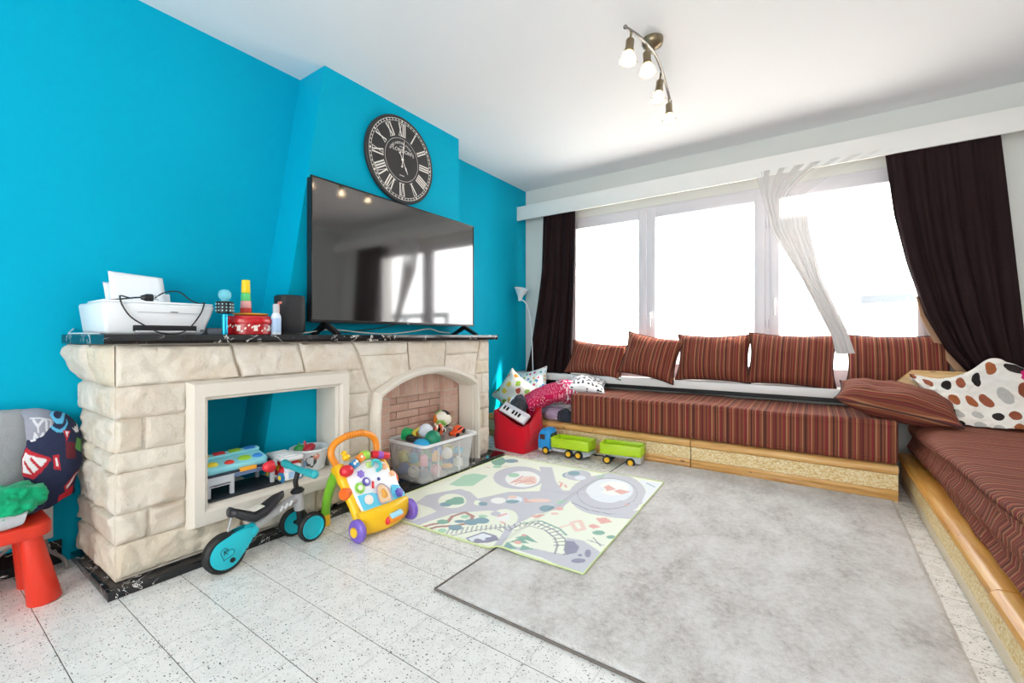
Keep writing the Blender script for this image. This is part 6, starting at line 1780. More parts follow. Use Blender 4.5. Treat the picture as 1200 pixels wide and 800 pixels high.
disc('animal_window', '#efe4dc', -.065, .048, .025, .012, .004); disc('spinning_knob', '#5b4fb2', .118, .028, .024, .012, .014, teeth=8)
m = MB(); m.prism([(-.008, .010), (.058, .002), (.066, .060), (.050, .092), (.028, .104), (.006, .098), (-.006, .072)], .010, .0155, MP, .002)
pw = obj('picture_window', m, plastic('#e9c9a2', .25), wk)
m = MB(); m.tube([MP @ Vector(p) for p in spline([(-.008, .010, .016), (.058, .002, .016), (.066, .060, .016), (.050, .092, .016), (.028, .104, .016), (.006, .098, .016), (-.006, .072, .016)], 5, True)], .003, 6, closed=True)
obj('window_rim', m, pm('#b9a7c4', .3), pw)
m = MB(); m.ball(MP @ Vector((.030, .040, .014)), (.010, .020, .022), 14, 10); m.ball(MP @ Vector((.030, .064, .014)), (.010, .014, .012), 14, 10)
obj('toy_figure', m, plastic('#e8a94c'), pw)
m = MB()
for (x, y, w) in ((-.030, -.012, .034), (.092, -.006, .034)):
    m.prism([(x - w, y - .008), (x + w, y - .006), (x + w * .6, y + .006), (x + w * .3, y + .002), (x, y + .010), (x - w * .4, y + .002), (x - w * .7, y + .006)], .012, .0145, MP)
obj('grass_relief', m, plastic('#3fae52'), bd)
m = MB(); m.prism([(-.02, .098), (-.010, .094), (.004, .128), (-.006, .133)], .002, .010, MP, .002)
obj('slider', m, M_red, wk)
m = MB(); m.tube([MP @ Vector(p) for p in spline([(.022, .212, .01), (.032, .230, .016), (.052, .230, .018), (.070, .215, .016), (.074, .195, .01), (.060, .182, .012), (.040, .178, .012)], 5)], .0095, 12)
obj('toy_phone', m, plastic('#49bfc7'), wk)
m = MB(); m.box(MP @ Vector((.012, .220, .008)), (.018, .034, .03), .004)
obj('phone_base', m, plastic('#bfe08c'), wk)
def on_top(name, h, x, y, z, d, rz=0, bev=.005, label=None):
    m = MB(); m.prism([(p[0], p[1]) for p in rr(d[0], d[1], min(d[:2]) * .2)], -d[2] / 2, d[2] / 2, MP @ Matrix.Translation((x, y, z)) @ Matrix.Rotation(rz, 4, 'Z'), bev)
    return obj(name, m, plastic(h), wk)
kb = on_top('piano_key', '#2f86c0', -.074, .243, .012, (.044, .040, .03), .35)
ko = on_top('piano_key', '#ea8a2c', -.028, .266, .012, (.046, .042, .03), .35)
for x, y, par in ((-.080, .242, kb), (-.064, .250, kb), (-.026, .268, ko)):
    disc('key_picture', '#f0e9df', x, y, .008, .027, .001, parent=par)
m = MB(); m.ball(MP @ Vector((.006, .276, .004)), (.030, .034, .026), 20, 12)
obj('dome_button', m, plastic('#9ed34a'), wk, label='green dome')
m = MB(); m.ball(MP @ Vector((-.122, .222, .004)), (.034, .036, .030), 20, 12)
obj('dome_button', m, M_red, wk, label='red dome')
m = MB(); m.cyl(MP @ Vector((.050, .272, .006)), MP @ Vector((.150, .238, .006)), .020, n=20, bev=.006)
rr_ = obj('rattle_roller', m, M_red, wk)
m = MB(); m.cyl(MP @ Vector((.080, .262, .006)), MP @ Vector((.112, .251, .006)), .0215, n=20, bev=.004)
obj('roller_band', m, plastic('#9a55b8'), rr_)
m = MB(); m.ball(MP @ Vector((-.100, .290, .006)), (.018, .022, .018), 16, 10); m.ball(MP @ Vector((-.105, .314, .008)), .014, 14, 10); m.cyl(MP @ Vector((-.120, .312, .010)), MP @ Vector((-.132, .310, .012)), .005, .001, 10)
obj('bird_button', m, M_yel, wk, label='yellow bird')

# ---- storage tub and its toys
tb = thing('storage_tub', 'big milky plastic tub full of toys in front of the arched hearth', 'tub', (-2.24, 2.245, .03), world=True)
def tub_ring(x0_, x1_, y0_, y1_, z, r=.035):
    w, d = x1_ - x0_, y1_ - y0_
    return [((x0_ + x1_) / 2 + p[0], (y0_ + y1_) / 2 + p[1], z) for p in rr(w, d, r, 5)]
m = MB()
RG = [tub_ring(-2.392, -2.098, 2.012, 2.478, .031), tub_ring(-2.400, -2.090, 2.006, 2.484, .038), tub_ring(-2.424, -2.062, 1.990, 2.508, .272), tub_ring(-2.436, -2.046, 1.980, 2.520, .277), tub_ring(-2.436, -2.046, 1.980, 2.520, .290),
      tub_ring(-2.420, -2.064, 1.996, 2.504, .290), tub_ring(-2.396, -2.094, 2.010, 2.480, .042)]
R3 = [[m.v(p) for p in r] for r in RG]
for a, b in zip(R3, R3[1:]):
    for k in range(len(a)):
        m.f([a[k], a[(k + 1) % len(a)], b[(k + 1) % len(a)], b[k]])
m.f(list(reversed(R3[0]))); m.f(R3[-1])
obj('tub_wall', m, clear_plastic('milky_plastic', '#f3f5f8', .25, .3), tb, smooth=40)
m = MB()
R4 = [[m.v(p) for p in r] for r in (tub_ring(-2.432, -2.050, 1.984, 2.516, .2755), tub_ring(-2.440, -2.042, 1.976, 2.524, .277), tub_ring(-2.440, -2.042, 1.976, 2.524, .2915), tub_ring(-2.432, -2.050, 1.984, 2.516, .293), tub_ring(-2.422, -2.060, 1.994, 2.506, .291), tub_ring(-2.420, -2.062, 1.996, 2.504, .2755))]
for a, b in zip(R4, R4[1:] + R4[:1]):
    for k in range(len(a)):
        m.f([a[k], a[(k + 1) % len(a)], b[(k + 1) % len(a)], b[k]])
obj('rim', m, clear_plastic('milky_rim', '#f3f6fa', .72, .3), tb, smooth=40)
M_rib = clear_plastic('milky_rib', '#f6f8fa', .4, .3)
for y in (2.14, 2.35):
    m = MB(); m.bb(-2.088, -2.074, y - .003, y + .003, .05, .25, .002)
    obj('rib', m, M_rib, tb)
rnd = random.Random(11)
GT = 'loose toys inside the milky tub'
cl_ = ['#3a6fc4', '#e2553a', '#f0b23a', '#47a35a', '#7b6fb8', '#e88fa0', '#35a6c0', '#d8cf60', '#4a5568', '#e9e3da']
spots = []
for iz, z in enumerate((.078, .165)):
    for ix, x in enumerate((-2.345, -2.245, -2.148)):
        for iy, y in enumerate((2.072, 2.185, 2.298, 2.412)):
            spots.append((x, y, z))
for k, (x, y, z) in enumerate(spots):
    h_ = cl_[(k * 7 + k // 4) % 10]
    kind = (k * 5 + k // 3) % 3
    th = thing(('ball', 'toy_block', 'stacking_ring')[kind], 'coloured toy seen blurred through the milky tub wall', ('ball', 'block', 'ring')[kind], (x, y, z), rnd.uniform(0, 3), group=GT)
    m = MB()
    if kind == 0:
        m.ball((0, 0, 0), rnd.uniform(.036, .042), 18, 12)
    elif kind == 1:
        m.box((0, 0, 0), (rnd.uniform(.05, .06), rnd.uniform(.045, .06), rnd.uniform(.05, .07)), .006, 2, (0, 0, 0))
        m.cyl((0, 0, .02), (0, 0, .042), .013, n=14)
    else:
        q = Euler((rnd.uniform(-1.2, 1.2), rnd.uniform(-.5, .5), 0)).to_matrix()
        m.tube([q @ Vector((.027 * math.cos(a * PI / 10), .027 * math.sin(a * PI / 10), 0)) for a in range(20)], .013, 10, closed=True)
    obj('shell', m, plastic(h_), th, smooth=50)

def toy(name, lab, cat, loc):
    return thing(name, lab, cat, loc, world=True)
t = toy('toy_block', 'green block with a letter cut in it at the left end of the tub', 'block', (-2.34, 2.075, .30))
m = MB(); m.box((-2.325, 2.085, .318), (.066, .066, .066), .006, 2, (.25, .2, .5))
obj('shell', m, plastic('#1fb26a'), t)
m = MB(); MB_ = Matrix.Translation((-2.325, 2.085, .318)) @ Euler((.25, .2, .5)).to_matrix().to_4x4()
m.tube([MB_ @ Vector((.0335, .016 * math.cos(a), .016 * math.sin(a))) for a in [PI * .3 + k * .38 for k in range(13)]], .003, 6)
obj('letter_mark', m, plastic('#127a48'), t)
t = toy('ball', 'dark green ball at the front of the tub', 'ball', (-2.118, 2.135, .30))
m = MB(); m.ball((-2.122, 2.130, .306), .055, 28, 16); obj('shell', m, pm('#0f7d5c', .45, .06, 9.0), t)
m = MB(); m.tube([(-2.122 + .0555 * math.sin(a) * .4, 2.130 + .0555 * math.cos(a), .306 + .0555 * math.sin(a) * .92) for a in [k * 2 * PI / 30 for k in range(30)]], .0012, 5, closed=True)
obj('seam', m, plastic('#0a5a44'), t)
t = toy('bowl', 'bright blue toy bowl upside down beside the dark green ball', 'bowl', (-2.14, 2.045, .28))
m = MB(); m.lathe([(.056, -.01), (.060, -.004), (.052, .020), (.030, .036), (0, .040)], (-2.150, 2.055, .275), (0, 0, 1), 32); obj('shell', m, plastic('#2aa5dc', .25), t)
t = toy('ball', 'pale grey globe ball behind the dark green ball', 'ball', (-2.21, 2.16, .33))
m = MB(); m.ball((-2.225, 2.165, .338), .050, 24, 14); obj('shell', m, dots_print('globe_print', '#d5dbe6', ['#e7b8b4', '#b8c6de', '#efe6d6'], 14, .32, 'Object', .9), t, smooth=60)
t = toy('patchwork_ball', 'soft patchwork ball with orange white and black panels on top of the tub', 'ball', (-2.36, 2.47, .36))
m = MB()
bc, br = Vector((-2.345, 2.455, .362)), .070
tmp = bmesh.new(); bmesh.ops.create_icosphere(tmp, subdivisions=4, radius=1)
phi = (1 + 5 ** .5) / 2
cen = [Vector(v_).normalized() for v_ in ((0, 1, phi), (0, 1, -phi), (0, -1, phi), (0, -1, -phi), (1, phi, 0), (1, -phi, 0), (-1, phi, 0), (-1, -phi, 0), (phi, 0, 1), (phi, 0, -1), (-phi, 0, 1), (-phi, 0, -1))]
qr = Euler((.3, .5, .2)).to_matrix()
cen = [qr @ c for c in cen]
pc_ = [3, 1, 2, 0, 4, 5, 1, 0, 2, 3, 5, 0]
vm = {}
for f in tmp.faces:
    c = f.calc_center_median().normalized()
    ds = sorted((-(c.dot(q)), i) for i, q in enumerate(cen))
    i = ds[0][1]
    m.mi = pc_[i]
    vs = []
    for v_ in f.verts:
        if v_ not in vm:
            d2 = sorted(-(v_.co.normalized().dot(q)) for q in cen)
            gap = d2[1] - d2[0]
            vm[v_] = m.v(bc + v_.co * br * (1 - .035 * math.exp(-gap * 22)))
        vs.append(vm[v_])
    m.f(vs)
tmp.free()
obj('panels', m, [cloth(h) for h in ('#ef8a2e', '#e4432e', '#efe9dc', '#1b1b1d', '#f0c94a', '#9ccf6a')], t, smooth=80)
t = toy('picture_box', 'small yellow picture box leaning behind the pale globe ball', 'box', (-2.29, 2.17, .32))
m = MB(); m.box((-2.30, 2.155, .315), (.03, .105, .06), .004, 2, (.25, -.2, .05)); obj('carton', m, pm('#e8cf4e', .5), t)
m = MB(); m.box((-2.283, 2.157, .318), (.004, .065, .038), .001, 1, (.25, -.2, .05)); obj('picture_panel', m, dots_print('box_print', '#d9cf5c', ['#3a3a36', '#7aa83c', '#c43a32'], 60, .4, 'Object', 1), t)
t = toy('toy_shoe', 'black toy lying between the green block and the dark green ball', 'toy', (-2.26, 2.07, .30))
m = MB(); m.ball((-2.245, 2.085, .292), (.070, .040, .020), 20, 12, Matrix.Rotation(.5, 4, 'Z')); m.ball((-2.275, 2.07, .304), (.032, .032, .020), 16, 10); obj('shell', m, pm('#20262a', .5), t, smooth=60)
t = toy('toy_car', 'orange toy car with black wheels at the right end of the tub', 'toy car', (-2.14, 2.41, .29))
m = MB(); MV = Matrix.Translation((-2.150, 2.405, .292)) @ Euler((.22, .1, .15)).to_matrix().to_4x4(); m.xf = MV
m.box((0, 0, .012), (.055, .125, .026), .008, 3); m.box((0, .005, .034), (.046, .06, .024), .008, 3, None); obj('car_body', m, plastic('#e2562a', .25), t)
m = MB(); m.xf = MV; m.box((0, .005, .036), (.048, .05, .014), .003); obj('car_window', m, pm('#1a1a1c', .2), t)
for sx in (-1, 1):
    for yy in (-.04, .04):
        m = MB(); m.xf = MV; m.lathe([(0, 0), (.016, 0), (.017, .003), (.017, .012), (.008, .014), (0, .013)], (sx * .024, yy, .004), (sx, 0, 0), 20); obj('car_wheel', m, M_tyre, t)
t = toy('ring_toy', 'red and white spotted rattle ring between the balls and the orange car', 'toy', (-2.2, 2.28, .32))
m = MB(); m.tube([(-2.215 + .012 * math.sin(a), 2.275 + .040 * math.cos(a), .318 + .040 * math.sin(a)) for a in [k * PI / 12 for k in range(24)]], .013, 12, closed=True)
obj('shell', m, dots_print('rattle_print', '#e06a4a', ['#f2ece4', '#2a2a2a', '#f0c050'], 45, .34, 'Object', .8), t, smooth=60)
t = toy('plush_toy', 'black and white patterned soft toy behind the orange car', 'soft toy', (-2.27, 2.36, .32))
m = MB(); m.ball((-2.255, 2.350, .310), (.042, .046, .030), 20, 12); m.ball((-2.26, 2.315, .330), .024, 16, 10); m.ball((-2.27, 2.302, .351), (.008, .008, .014), 10, 8); m.ball((-2.25, 2.328, .353), (.008, .008, .014), 10, 8)
obj('plush_body', m, dots_print('plush_print', '#e9e4da', ['#1c1c1c', '#2a2320', '#c9a04a'], 38, .42, 'Object', 1), t, smooth=60)
t = toy('fruit_toy', 'lime and yellow toy lemon at the right back corner of the tub', 'toy', (-2.33, 2.47, .29))
m = MB(); m.ball((-2.20, 2.470, .295), (.034, .028, .026), 18, 12); m.cyl((-2.168, 2.470, .296), (-2.158, 2.470, .297), .006, .002, 10); obj('shell', m, plastic('#c9d63e'), t, smooth=60)

# ---- toys in the niche
NZ = .2505
gr = toy('toy_garage', 'grey legged toy garage with dark base in the square niche', 'toy garage', (-2.345, 1.0, NZ))
M_gl = plastic('#c3c7ce', .4)
m = MB(); m.bb(-2.43, -2.222, .842, 1.168, NZ, NZ + .009, .003); obj('base_plate', m, pm('#232b33', .5), gr)
for (x, y) in ((-2.262, .852), (-2.258, .948), (-2.262, 1.136), (-2.405, .946), (-2.405, 1.13)):
    m = MB(); m.bb(x - .008, x + .008, y - .0085, y + .0085, NZ + .009, .343, .002); obj('leg', m, M_gl, gr)
m = MB(); m.bb(-2.425, -2.247, .842, 1.150, .343, .352, .002); m.bb(-2.252, -2.245, .842, .95, .318, .344, .002); m.bb(-2.30, -2.250, .85, .955, .306, .311, .002)
dkk = obj('deck', m, M_gl, gr)
m = MB(); m.bb(-2.420, -2.252, .848, 1.145, .352, .362, .003); obj('road_deck', m, pm('#232a3a', .5), dkk)
m = MB()
for k in range(9):
    y = .962 + k * .0185
    m.prism([(y, .338), (y + .009, .338), (y + .016, .349), (y + .007, .349)], -2.2465, -2.2455, MYZ)
m.bb(-2.249, -2.2462, .955, 1.13, .335, .352)
obj('striped_edge', m, pm('#5a6f93', .5), dkk)
m = MB(); m.box((-2.256, 1.018, .360), (.02, .075, .018), .003); obj('orange_barrier', m, plastic('#f0a62a'), gr)
m = MB(); m.cyl((-2.232, 1.098, .348), (-2.232, 1.128, .349), .030, .030, 22, .010); m.ball((-2.225, 1.10, .352), (.024, .030, .026), 18, 12)
cb = obj('red_cabin', m, M_red, gr, smooth=60)
m = MB(); m.bb(-2.262, -2.235, 1.126, 1.150, .342, .372, .004); obj('cabin_holder', m, M_gl, cb)
ac = toy('activity_toy', 'light blue baby piano toy with bright buttons on the toy garage', 'toy', (-2.33, .98, .37))
m = MB()
MA = Matrix.Translation((-2.325, .980, .390)) @ Euler((0, T(14), T(2))).to_matrix().to_4x4()
m.xf = MA
m.prism(rr(.125, .285, .025), -.020, .014, None, .006); m.prism(rr(.035, .285, .014), .014, .030, Matrix.Translation((-.046, 0, 0)), .005)
obj('toy_body', m, plastic('#8fdcea', .3), ac)
for (x, y, r, h_) in ((.02, -.10, .026, '#e5d23c'), (.030, -.030, .022, '#d8392e'), (.018, .045, .030, '#9bd13a'), (.022, .105, .024, '#2f86d8')):
    m = MB(); m.xf = MA; m.ball((x, y, .014), (r * .8, r, .012), 18, 10); obj('button', m, plastic(h_), ac)
for (y, h_, w) in ((-.105, '#e8a13a', .03), (-.045, '#c8303c', .05), (.025, '#8fc83a', .05), (.095, '#2b7fd0', .05)):
    m = MB(); m.xf = MA; m.bb(-.060, -.033, y - w / 2, y + w / 2, .028, .036, .003); obj('piano_key', m, plastic(h_), ac)

fe = toy('toy_fire_engine', 'red toy fire engine with white roof in the square niche', 'toy fire engine', (-2.30, 1.215, NZ))
m = MB(); m.bb(-2.385, -2.205, 1.172, 1.262, NZ + .012, NZ + .052, .006); obj('chassis', m, plastic('#eceef0'), fe)
m = MB(); m.bb(-2.385, -2.235, 1.174, 1.260, NZ + .050, NZ + .104, .006); m.bb(-2.30, -2.226, 1.166, 1.180, NZ + .030, NZ + .075, .004); obj('cabin', m, M_red, fe)
m = MB(); m.bb(-2.238, -2.202, 1.178, 1.258, NZ + .050, NZ + .085, .006); obj('bonnet', m, plastic('#dfe7f0'), fe)
m = MB(); m.bb(-2.205, -2.2035, 1.19, 1.235, NZ + .02, NZ + .07); obj('front_panel', m, plastic('#a9cdf0'), fe)
m = MB(); m.bb(-2.395, -2.208, 1.166, 1.272, NZ + .104, NZ + .128, .006)
for k in range(4):
    m.bb(-2.375 + k * .038, -2.352 + k * .038, 1.185, 1.255, NZ + .126, NZ + .132, .002)
obj('roof', m, plastic('#e6e8ea'), fe)
m = MB(); m.box((-2.28, 1.1665, NZ + .078), (.05, .004, .03), .001, 1, (0, .3, 0)); obj('yellow_ladder', m, plastic('#eebf2a'), fe)
for x in (-2.235, -2.355):
    for y, s in ((1.172, -1), (1.262, 1)):
        m = MB(); m.lathe([(0, -.004), (.026, -.004), (.027, .002), (.027, .010), (.016, .012), (0, .012)], (x, y, NZ + .027), (0, s, 0), 24); w_ = obj('wheel', m, plastic('#2a7fb4'), fe)
        m = MB(); m.lathe([(0, .010), (.013, .010), (.012, .015), (0, .015)], (x, y, NZ + .027), (0, s, 0), 18); obj('hub_cap', m, plastic('#f0d23a'), w_)
bs = toy('basket', 'white round toy basket with coloured print in the niche corner', 'basket', (-2.345, 1.385, NZ))
m = MB(); m.lathe([(0, .002), (.072, .002), (.078, .006), (.096, .108), (.104, .112), (.104, .122), (.098, .124), (.092, .112), (.075, .012), (0, .012)], (-2.345, 1.385, NZ), n=40)
obj('basket_wall', m, plastic('#dfe5ea', .35), bs)
m = MB()
for (a, z, r, k) in ((-1.35, .07, .030, 0), (-1.28, .085, .020, 1), (-1.0, .05, .026, 2), (-.45, .06, .030, 3), (-.15, .085, .018, 1), (-1.7, .04, .02, 2)):
    m.mi = k
    vs = []
    for q in range(20):
        zz = z + r * math.sin(q * PI / 10) * (1 + .2 * math.sin(q * 1.7))
        rad = .078 + (.096 - .078) * (zz - .006) / .102 + .0006
        aa = a + r / .09 * math.cos(q * PI / 10)
        vs.append(m.v((-2.345 + rad * math.cos(aa), 1.385 + rad * math.sin(aa), NZ + zz)))
    m.f(vs)
obj('printed_patches', m, [plastic('#e8b648'), plastic('#e9a08c'), plastic('#9cc6e8'), pm('#4b4f58', .5)], bs, smooth=None, norm=False)
m = MB(); m.box((-2.262, 1.42, NZ + .112), (.006, .03, .012), .002); obj('handle_hole', m, M_black, bs)
t = toy('toy_block', 'green toy lying in the white basket', 'toy', (-2.39, 1.35, .36))
m = MB(); m.ball((-2.375, 1.345, .365), (.034, .030, .026), 16, 10); m.cyl((-2.385, 1.345, .37), (-2.39, 1.35, .40), .008, .004, 10); obj('shell', m, plastic('#3a9a4e'), t, smooth=60)
t = toy('toy_block', 'dark red toy lying in the white basket', 'toy', (-2.34, 1.375, .36))
m = MB(); m.ball((-2.325, 1.37, .372), (.034, .036, .022), 16, 10, Matrix.Rotation(.5, 4, 'X')); m.cyl((-2.335, 1.36, .37), (-2.345, 1.355, .412), .009, .006, 10); obj('shell', m, plastic('#a81f30'), t, smooth=60)

# ---- toy lorry and trailer
M_lime = plastic('#b5d91c', .35)
M_lg = pm('#b9bdc2', .4)
def skip_box(m, x0_, x1_, w, z0_, z1_, th=.006):
    m.bb(x0_, x1_, -w, w, z0_, z0_ + th, .001)
    for y in (-w, w - th):
        m.bb(x0_, x1_, y, y + th, z0_, z1_, .0015)
    for x in (x0_, x1_ - th):
        m.bb(x, x + th, -w, w, z0_, z1_, .0015)
    m.bb(x0_ - .004, x1_ + .004, -w - .004, -w + .004, z1_ - .010, z1_, .002); m.bb(x0_ - .004, x1_ + .004, w - .004, w + .004, z1_ - .010, z1_, .002)
    m.bb(x1_ - .003, x1_ + .005, -w - .004, w + .004, z1_ - .010, z1_, .002); m.bb(x0_ - .005, x0_ + .003, -w - .004, w + .004, z1_ - .010, z1_, .002)
    k = x1_
    for j in range(4):
        y = -w + .012 + j * (2 * w - .024) / 3
        m.bb(x1_ - .001, x1_ + .004, y - .004, y + .004, z0_, z1_, .001)
    for j in range(3):
        x = x0_ + (x1_ - x0_) * (j + .5) / 3
        m.bb(x - .03, x + .03, -w - .0025, -w + .001, z0_ + .018, z0_ + .022); m.bb(x - .03, x + .03, -w - .0025, -w + .001, z1_ - .022, z1_ - .018)
def tw_wheel(parent, x, s, r=.034, w=.068):
    m = MB(); m.lathe([(0, -.012), (r - .004, -.012), (r, -.006), (r, .008), (r - .004, .012), (r * .62, .012), (r * .6, .008), (0, .008)], (x, s * w, r), (0, s, 0), 28)
    o_ = obj('wheel', m, M_tyre, parent, smooth=40)
    m = MB(); m.lathe([(0, .006), (r * .60, .006), (r * .60, .013), (r * .45, .010), (r * .30, .010), (r * .26, .016), (0, .016)], (x, s * w, r), (0, s, 0), 24)
    obj('hub_cap', m, plastic('#f2c024'), o_, smooth=40)
lr = thing('toy_lorry', 'toy lorry with blue cab and lime green tipper box', 'toy lorry', (-1.70, 3.275, 0), T(2.5))
m = MB(); m.bb(-.235, .215, -.040, .040, .032, .060, .004); m.bb(-.10, .03, -.072, .072, .040, .062, .004); m.bb(.165, .225, -.066, .066, .045, .066, .003); m.prism([(.165, .018), (.225, .045), (.225, .058), (.165, .058)], -.066, .066, Matrix(((1, 0, 0, 0), (0, 0, -1, 0), (0, 1, 0, 0), (0, 0, 0, 1)))); m.bb(-.242, -.13, -.072, .072, .026, .05, .005)
obj('chassis', m, M_lg, lr)
m = MB(); m.prism([(-.242, .046), (-.130, .046), (-.130, .150), (-.142, .194), (-.150, .205), (-.212, .205), (-.232, .172), (-.242, .110)], -.074, .074, Matrix(((1, 0, 0, 0), (0, 0, -1, 0), (0, 1, 0, 0), (0, 0, 0, 1))), .006)
for y in (-.04, .0, .04):
    m.bb(-.205, -.150, y - .008, y + .008, .203, .212, .003)
cbn = obj('cab', m, plastic('#1d8fd6', .28), lr)
for s in (-1, 1):
    m = MB(); m.bb(-.222, -.175, s * .0735, s * .0755, .125, .168, .0008)
    obj('side_window', m, pm('#4a2b2f', .25), cbn)
m = MB(); m.bb(-.1305, -.128, -.055, .055, .135, .175); obj('rear_window', m, pm('#23394a', .2), cbn)
m = MB(); m.prism([(-.2425, .118), (-.2335, .170), (-.230, .170), (-.238, .118)], -.06, .06, Matrix(((1, 0, 0, 0), (0, 0, -1, 0), (0, 1, 0, 0), (0, 0, 0, 1))))
obj('windscreen', m, pm('#23394a', .2), cbn)
m = MB(); skip_box(m, -.115, .215, .082, .074, .152); obj('tipper_box', m, M_lime, lr)
for x in (-.168, .040, .125):
    for s in (-1, 1):
        tw_wheel(lr, x, s)
m = MB(); m.bb(.21, .252, -.006, .006, .036, .044); m.cyl((.246, 0, .03), (.246, 0, .05), .006, n=10); obj('tow_hook', m, M_black, lr)
tr_ = thing('toy_trailer', 'lime green toy trailer hitched behind the blue cab lorry', 'toy trailer', (-1.235, 3.315, 0), T(8))
m = MB(); skip_box(m, -.165, .150, .082, .080, .158); obj('tipper_box', m, M_lime, tr_)
m = MB(); m.bb(-.15, .14, -.030, .030, .050, .070, .004); m.prism([(-.02, .078), (.145, .078), (.145, .030), (.115, .030), (.05, .062)], -.070, .070, Matrix(((1, 0, 0, 0), (0, 0, -1, 0), (0, 1, 0, 0), (0, 0, 0, 1)))); obj('chassis', m, M_lg, tr_)
m = MB(); m.box((-.19, .0, .040), (.075, .012, .010), .002); obj('drawbar', m, M_black, tr_)
for x in (-.110, .070):
    for s in (-1, 1):
        tw_wheel(tr_, x, s)
# ------------------------------------------------------------------ textiles and soft things
def lump(m, c, r, seed=0, amp=.25, freq=6.0, n=(44, 26), M=None, flat=None, ridge=.5):
    """crumpled cloth: an ellipsoid broken up by folds."""
    off = Vector((seed * 3.7, seed * 1.9, seed * 5.3))
    M = M or Matrix.Identity(4)
    def f(u, v):
        a, b = 2 * PI * u, PI * (v - .5)
        d = Vector((math.cos(a) * math.cos(b), math.sin(a) * math.cos(b), math.sin(b)))
        p = Vector((d.x * r[0], d.y * r[1], d.z * r[2]))
        q = p * freq + off
        k = noise.noise(q) * .6 + ridge * (.5 - abs(noise.noise(q * 2.1))) * .6 + .2 * noise.noise(q * 4.5)
        p = p * (1 + amp * k)
        p = M @ p + Vector(c)
        if flat is not None and p.z < flat:
            p.z = flat + (p.z - flat) * .03
        return p
    g = m.grid(n[0], n[1], f, cu=True, uv=None)
    return g

def surface(rows, nu, nv, wr=0.0, wf=9.0, seed=0, back=None):
    """smooth surface through a grid of points; returns a function of (u, v)."""
    R_ = [[Vector(p) for p in r] for r in rows]
    def cr(P, t):
        n = len(P) - 1
        x = min(max(t, 0), 1) * n
        i = min(int(x), n - 1)
        k = x - i
        p0, p1, p2, p3 = P[max(i - 1, 0)], P[i], P[i + 1], P[min(i + 2, n)]
        return 0.5 * ((2 * p1) + (p2 - p0) * k + (2 * p0 - 5 * p1 + 4 * p2 - p3) * k * k + (3 * p1 - p0 - 3 * p2 + p3) * k ** 3)
    off = Vector((seed * 4.1, seed * 2.7, seed))
    def f(u, v):
        p = cr([cr(r, u) for r in R_], v)
        if wr:
            q = p * wf + off
            p = p + Vector((.3, -1, .5)) * wr * (noise.noise(q) + .5 * (.4 - abs(noise.noise(q * 1.9))) + .25 * noise.noise(q * 4))
        return p
    return f

# ---- spotted blanket and pink cloth on the right hand mattress
bl = thing('blanket', 'white blanket with brown black and grey spots heaped against the headboard', 'blanket', (.85, 3.78, .462), world=True)
rows = [[(.600, 3.79, .486), (.70, 3.690, .470), (.85, 3.675, .469), (1.0, 3.685, .470), (1.28, 3.70, .470)],
        [(.585, 3.81, .545), (.70, 3.735, .520), (.85, 3.725, .515), (1.0, 3.735, .530), (1.28, 3.75, .55)],
        [(.560, 3.85, .640), (.69, 3.80, .590), (.84, 3.79, .575), (.99, 3.79, .625), (1.28, 3.81, .65)],
        [(.535, 3.89, .715), (.67, 3.87, .665), (.80, 3.855, .690), (.93, 3.84, .775), (1.28, 3.87, .72)],
        [(.515, 3.925, .750), (.67, 3.915, .722), (.785, 3.90, .770), (.905, 3.865, .866), (1.08, 3.90, .735)],
        [(.520, 3.935, .70), (.69, 3.935, .66), (.80, 3.93, .70), (.94, 3.92, .80), (1.2, 3.935, .68)]]
m = MB(); m.grid(110, 90, surface(rows, 0, 0, .022, 11, 2), uv=(1.0, .62))
obj('cloth', m, dots_print('spotted_cloth', '#ece7df', ['#2b2523', '#8d4f38', '#9c5a42', '#b9b6b0', '#2f2928', '#a35f3c'], 7.6, .315, 'UV', .22), bl, smooth=80, norm=False, mods=(('SOLIDIFY', {'thickness': .006}),))
pk = thing('pink_cloth', 'bright pink cloth crumpled behind the spotted blanket', 'cloth', (1.1, 3.88, .70), world=True)
m = MB(); lump(m, (1.125, 3.86, .735), (.15, .07, .095), 3, .25, 10); obj('cloth', m, cloth('#d8206e'), pk, smooth=80)

# ---- red bag and what is in it
bg = thing('storage_bag', 'red soft fabric bag full of toys between fireplace and bench', 'bag', (-2.19, 3.24, 0), world=True)
base = [(-2.36, 3.115), (-2.01, 3.075), (-2.005, 3.39), (-2.35, 3.42)]
rimz = [.325, .222, .345, .365]
def per(pts, u, r=.10):
    """rounded quadrilateral perimeter."""
    n = 4
    t = u * n
    i = int(t) % n
    k = t - int(t)
    a, b = Vector(pts[i]), Vector(pts[(i + 1) % n])
    p, q = Vector(pts[i - 1]), Vector(pts[(i + 2) % n])
    return a.lerp(b, k)
def bagf(u, v):
    p = per([(x, y) for x, y in base], u)
    c = Vector((-2.18, 3.25))
    t = u * 4
    i, k = int(t) % 4, t - int(t)
    sm = k * k * (3 - 2 * k)
    zr = lerp(rimz[i], rimz[(i + 1) % 4], sm)
    edge = min(k, 1 - k)
    d = (p - c)
    bul = 1 + .05 * math.sin(v * PI) * min(1, edge * 4) - .05 * max(0, .12 - edge) / .12
    if i == 1 and k < .25 or i == 0 and k > .8:
        bul -= .10 * v * v
    nz = noise.noise(Vector((p.x * 6, p.y * 6, v * 2.5))) * .012
    q = c + d * bul * (1 + .02 * v) + d.normalized() * nz
    return Vector((q.x, q.y, .004 + v * zr))
m = MB()
g_ = m.grid(96, 26, bagf, cu=True)
m.f([g_[i][0] for i in range(96)])
obj('bag_wall', m, cloth('#cc0f26', .06), bg, smooth=70, mods=(('SOLIDIFY', {'thickness': .006}),))
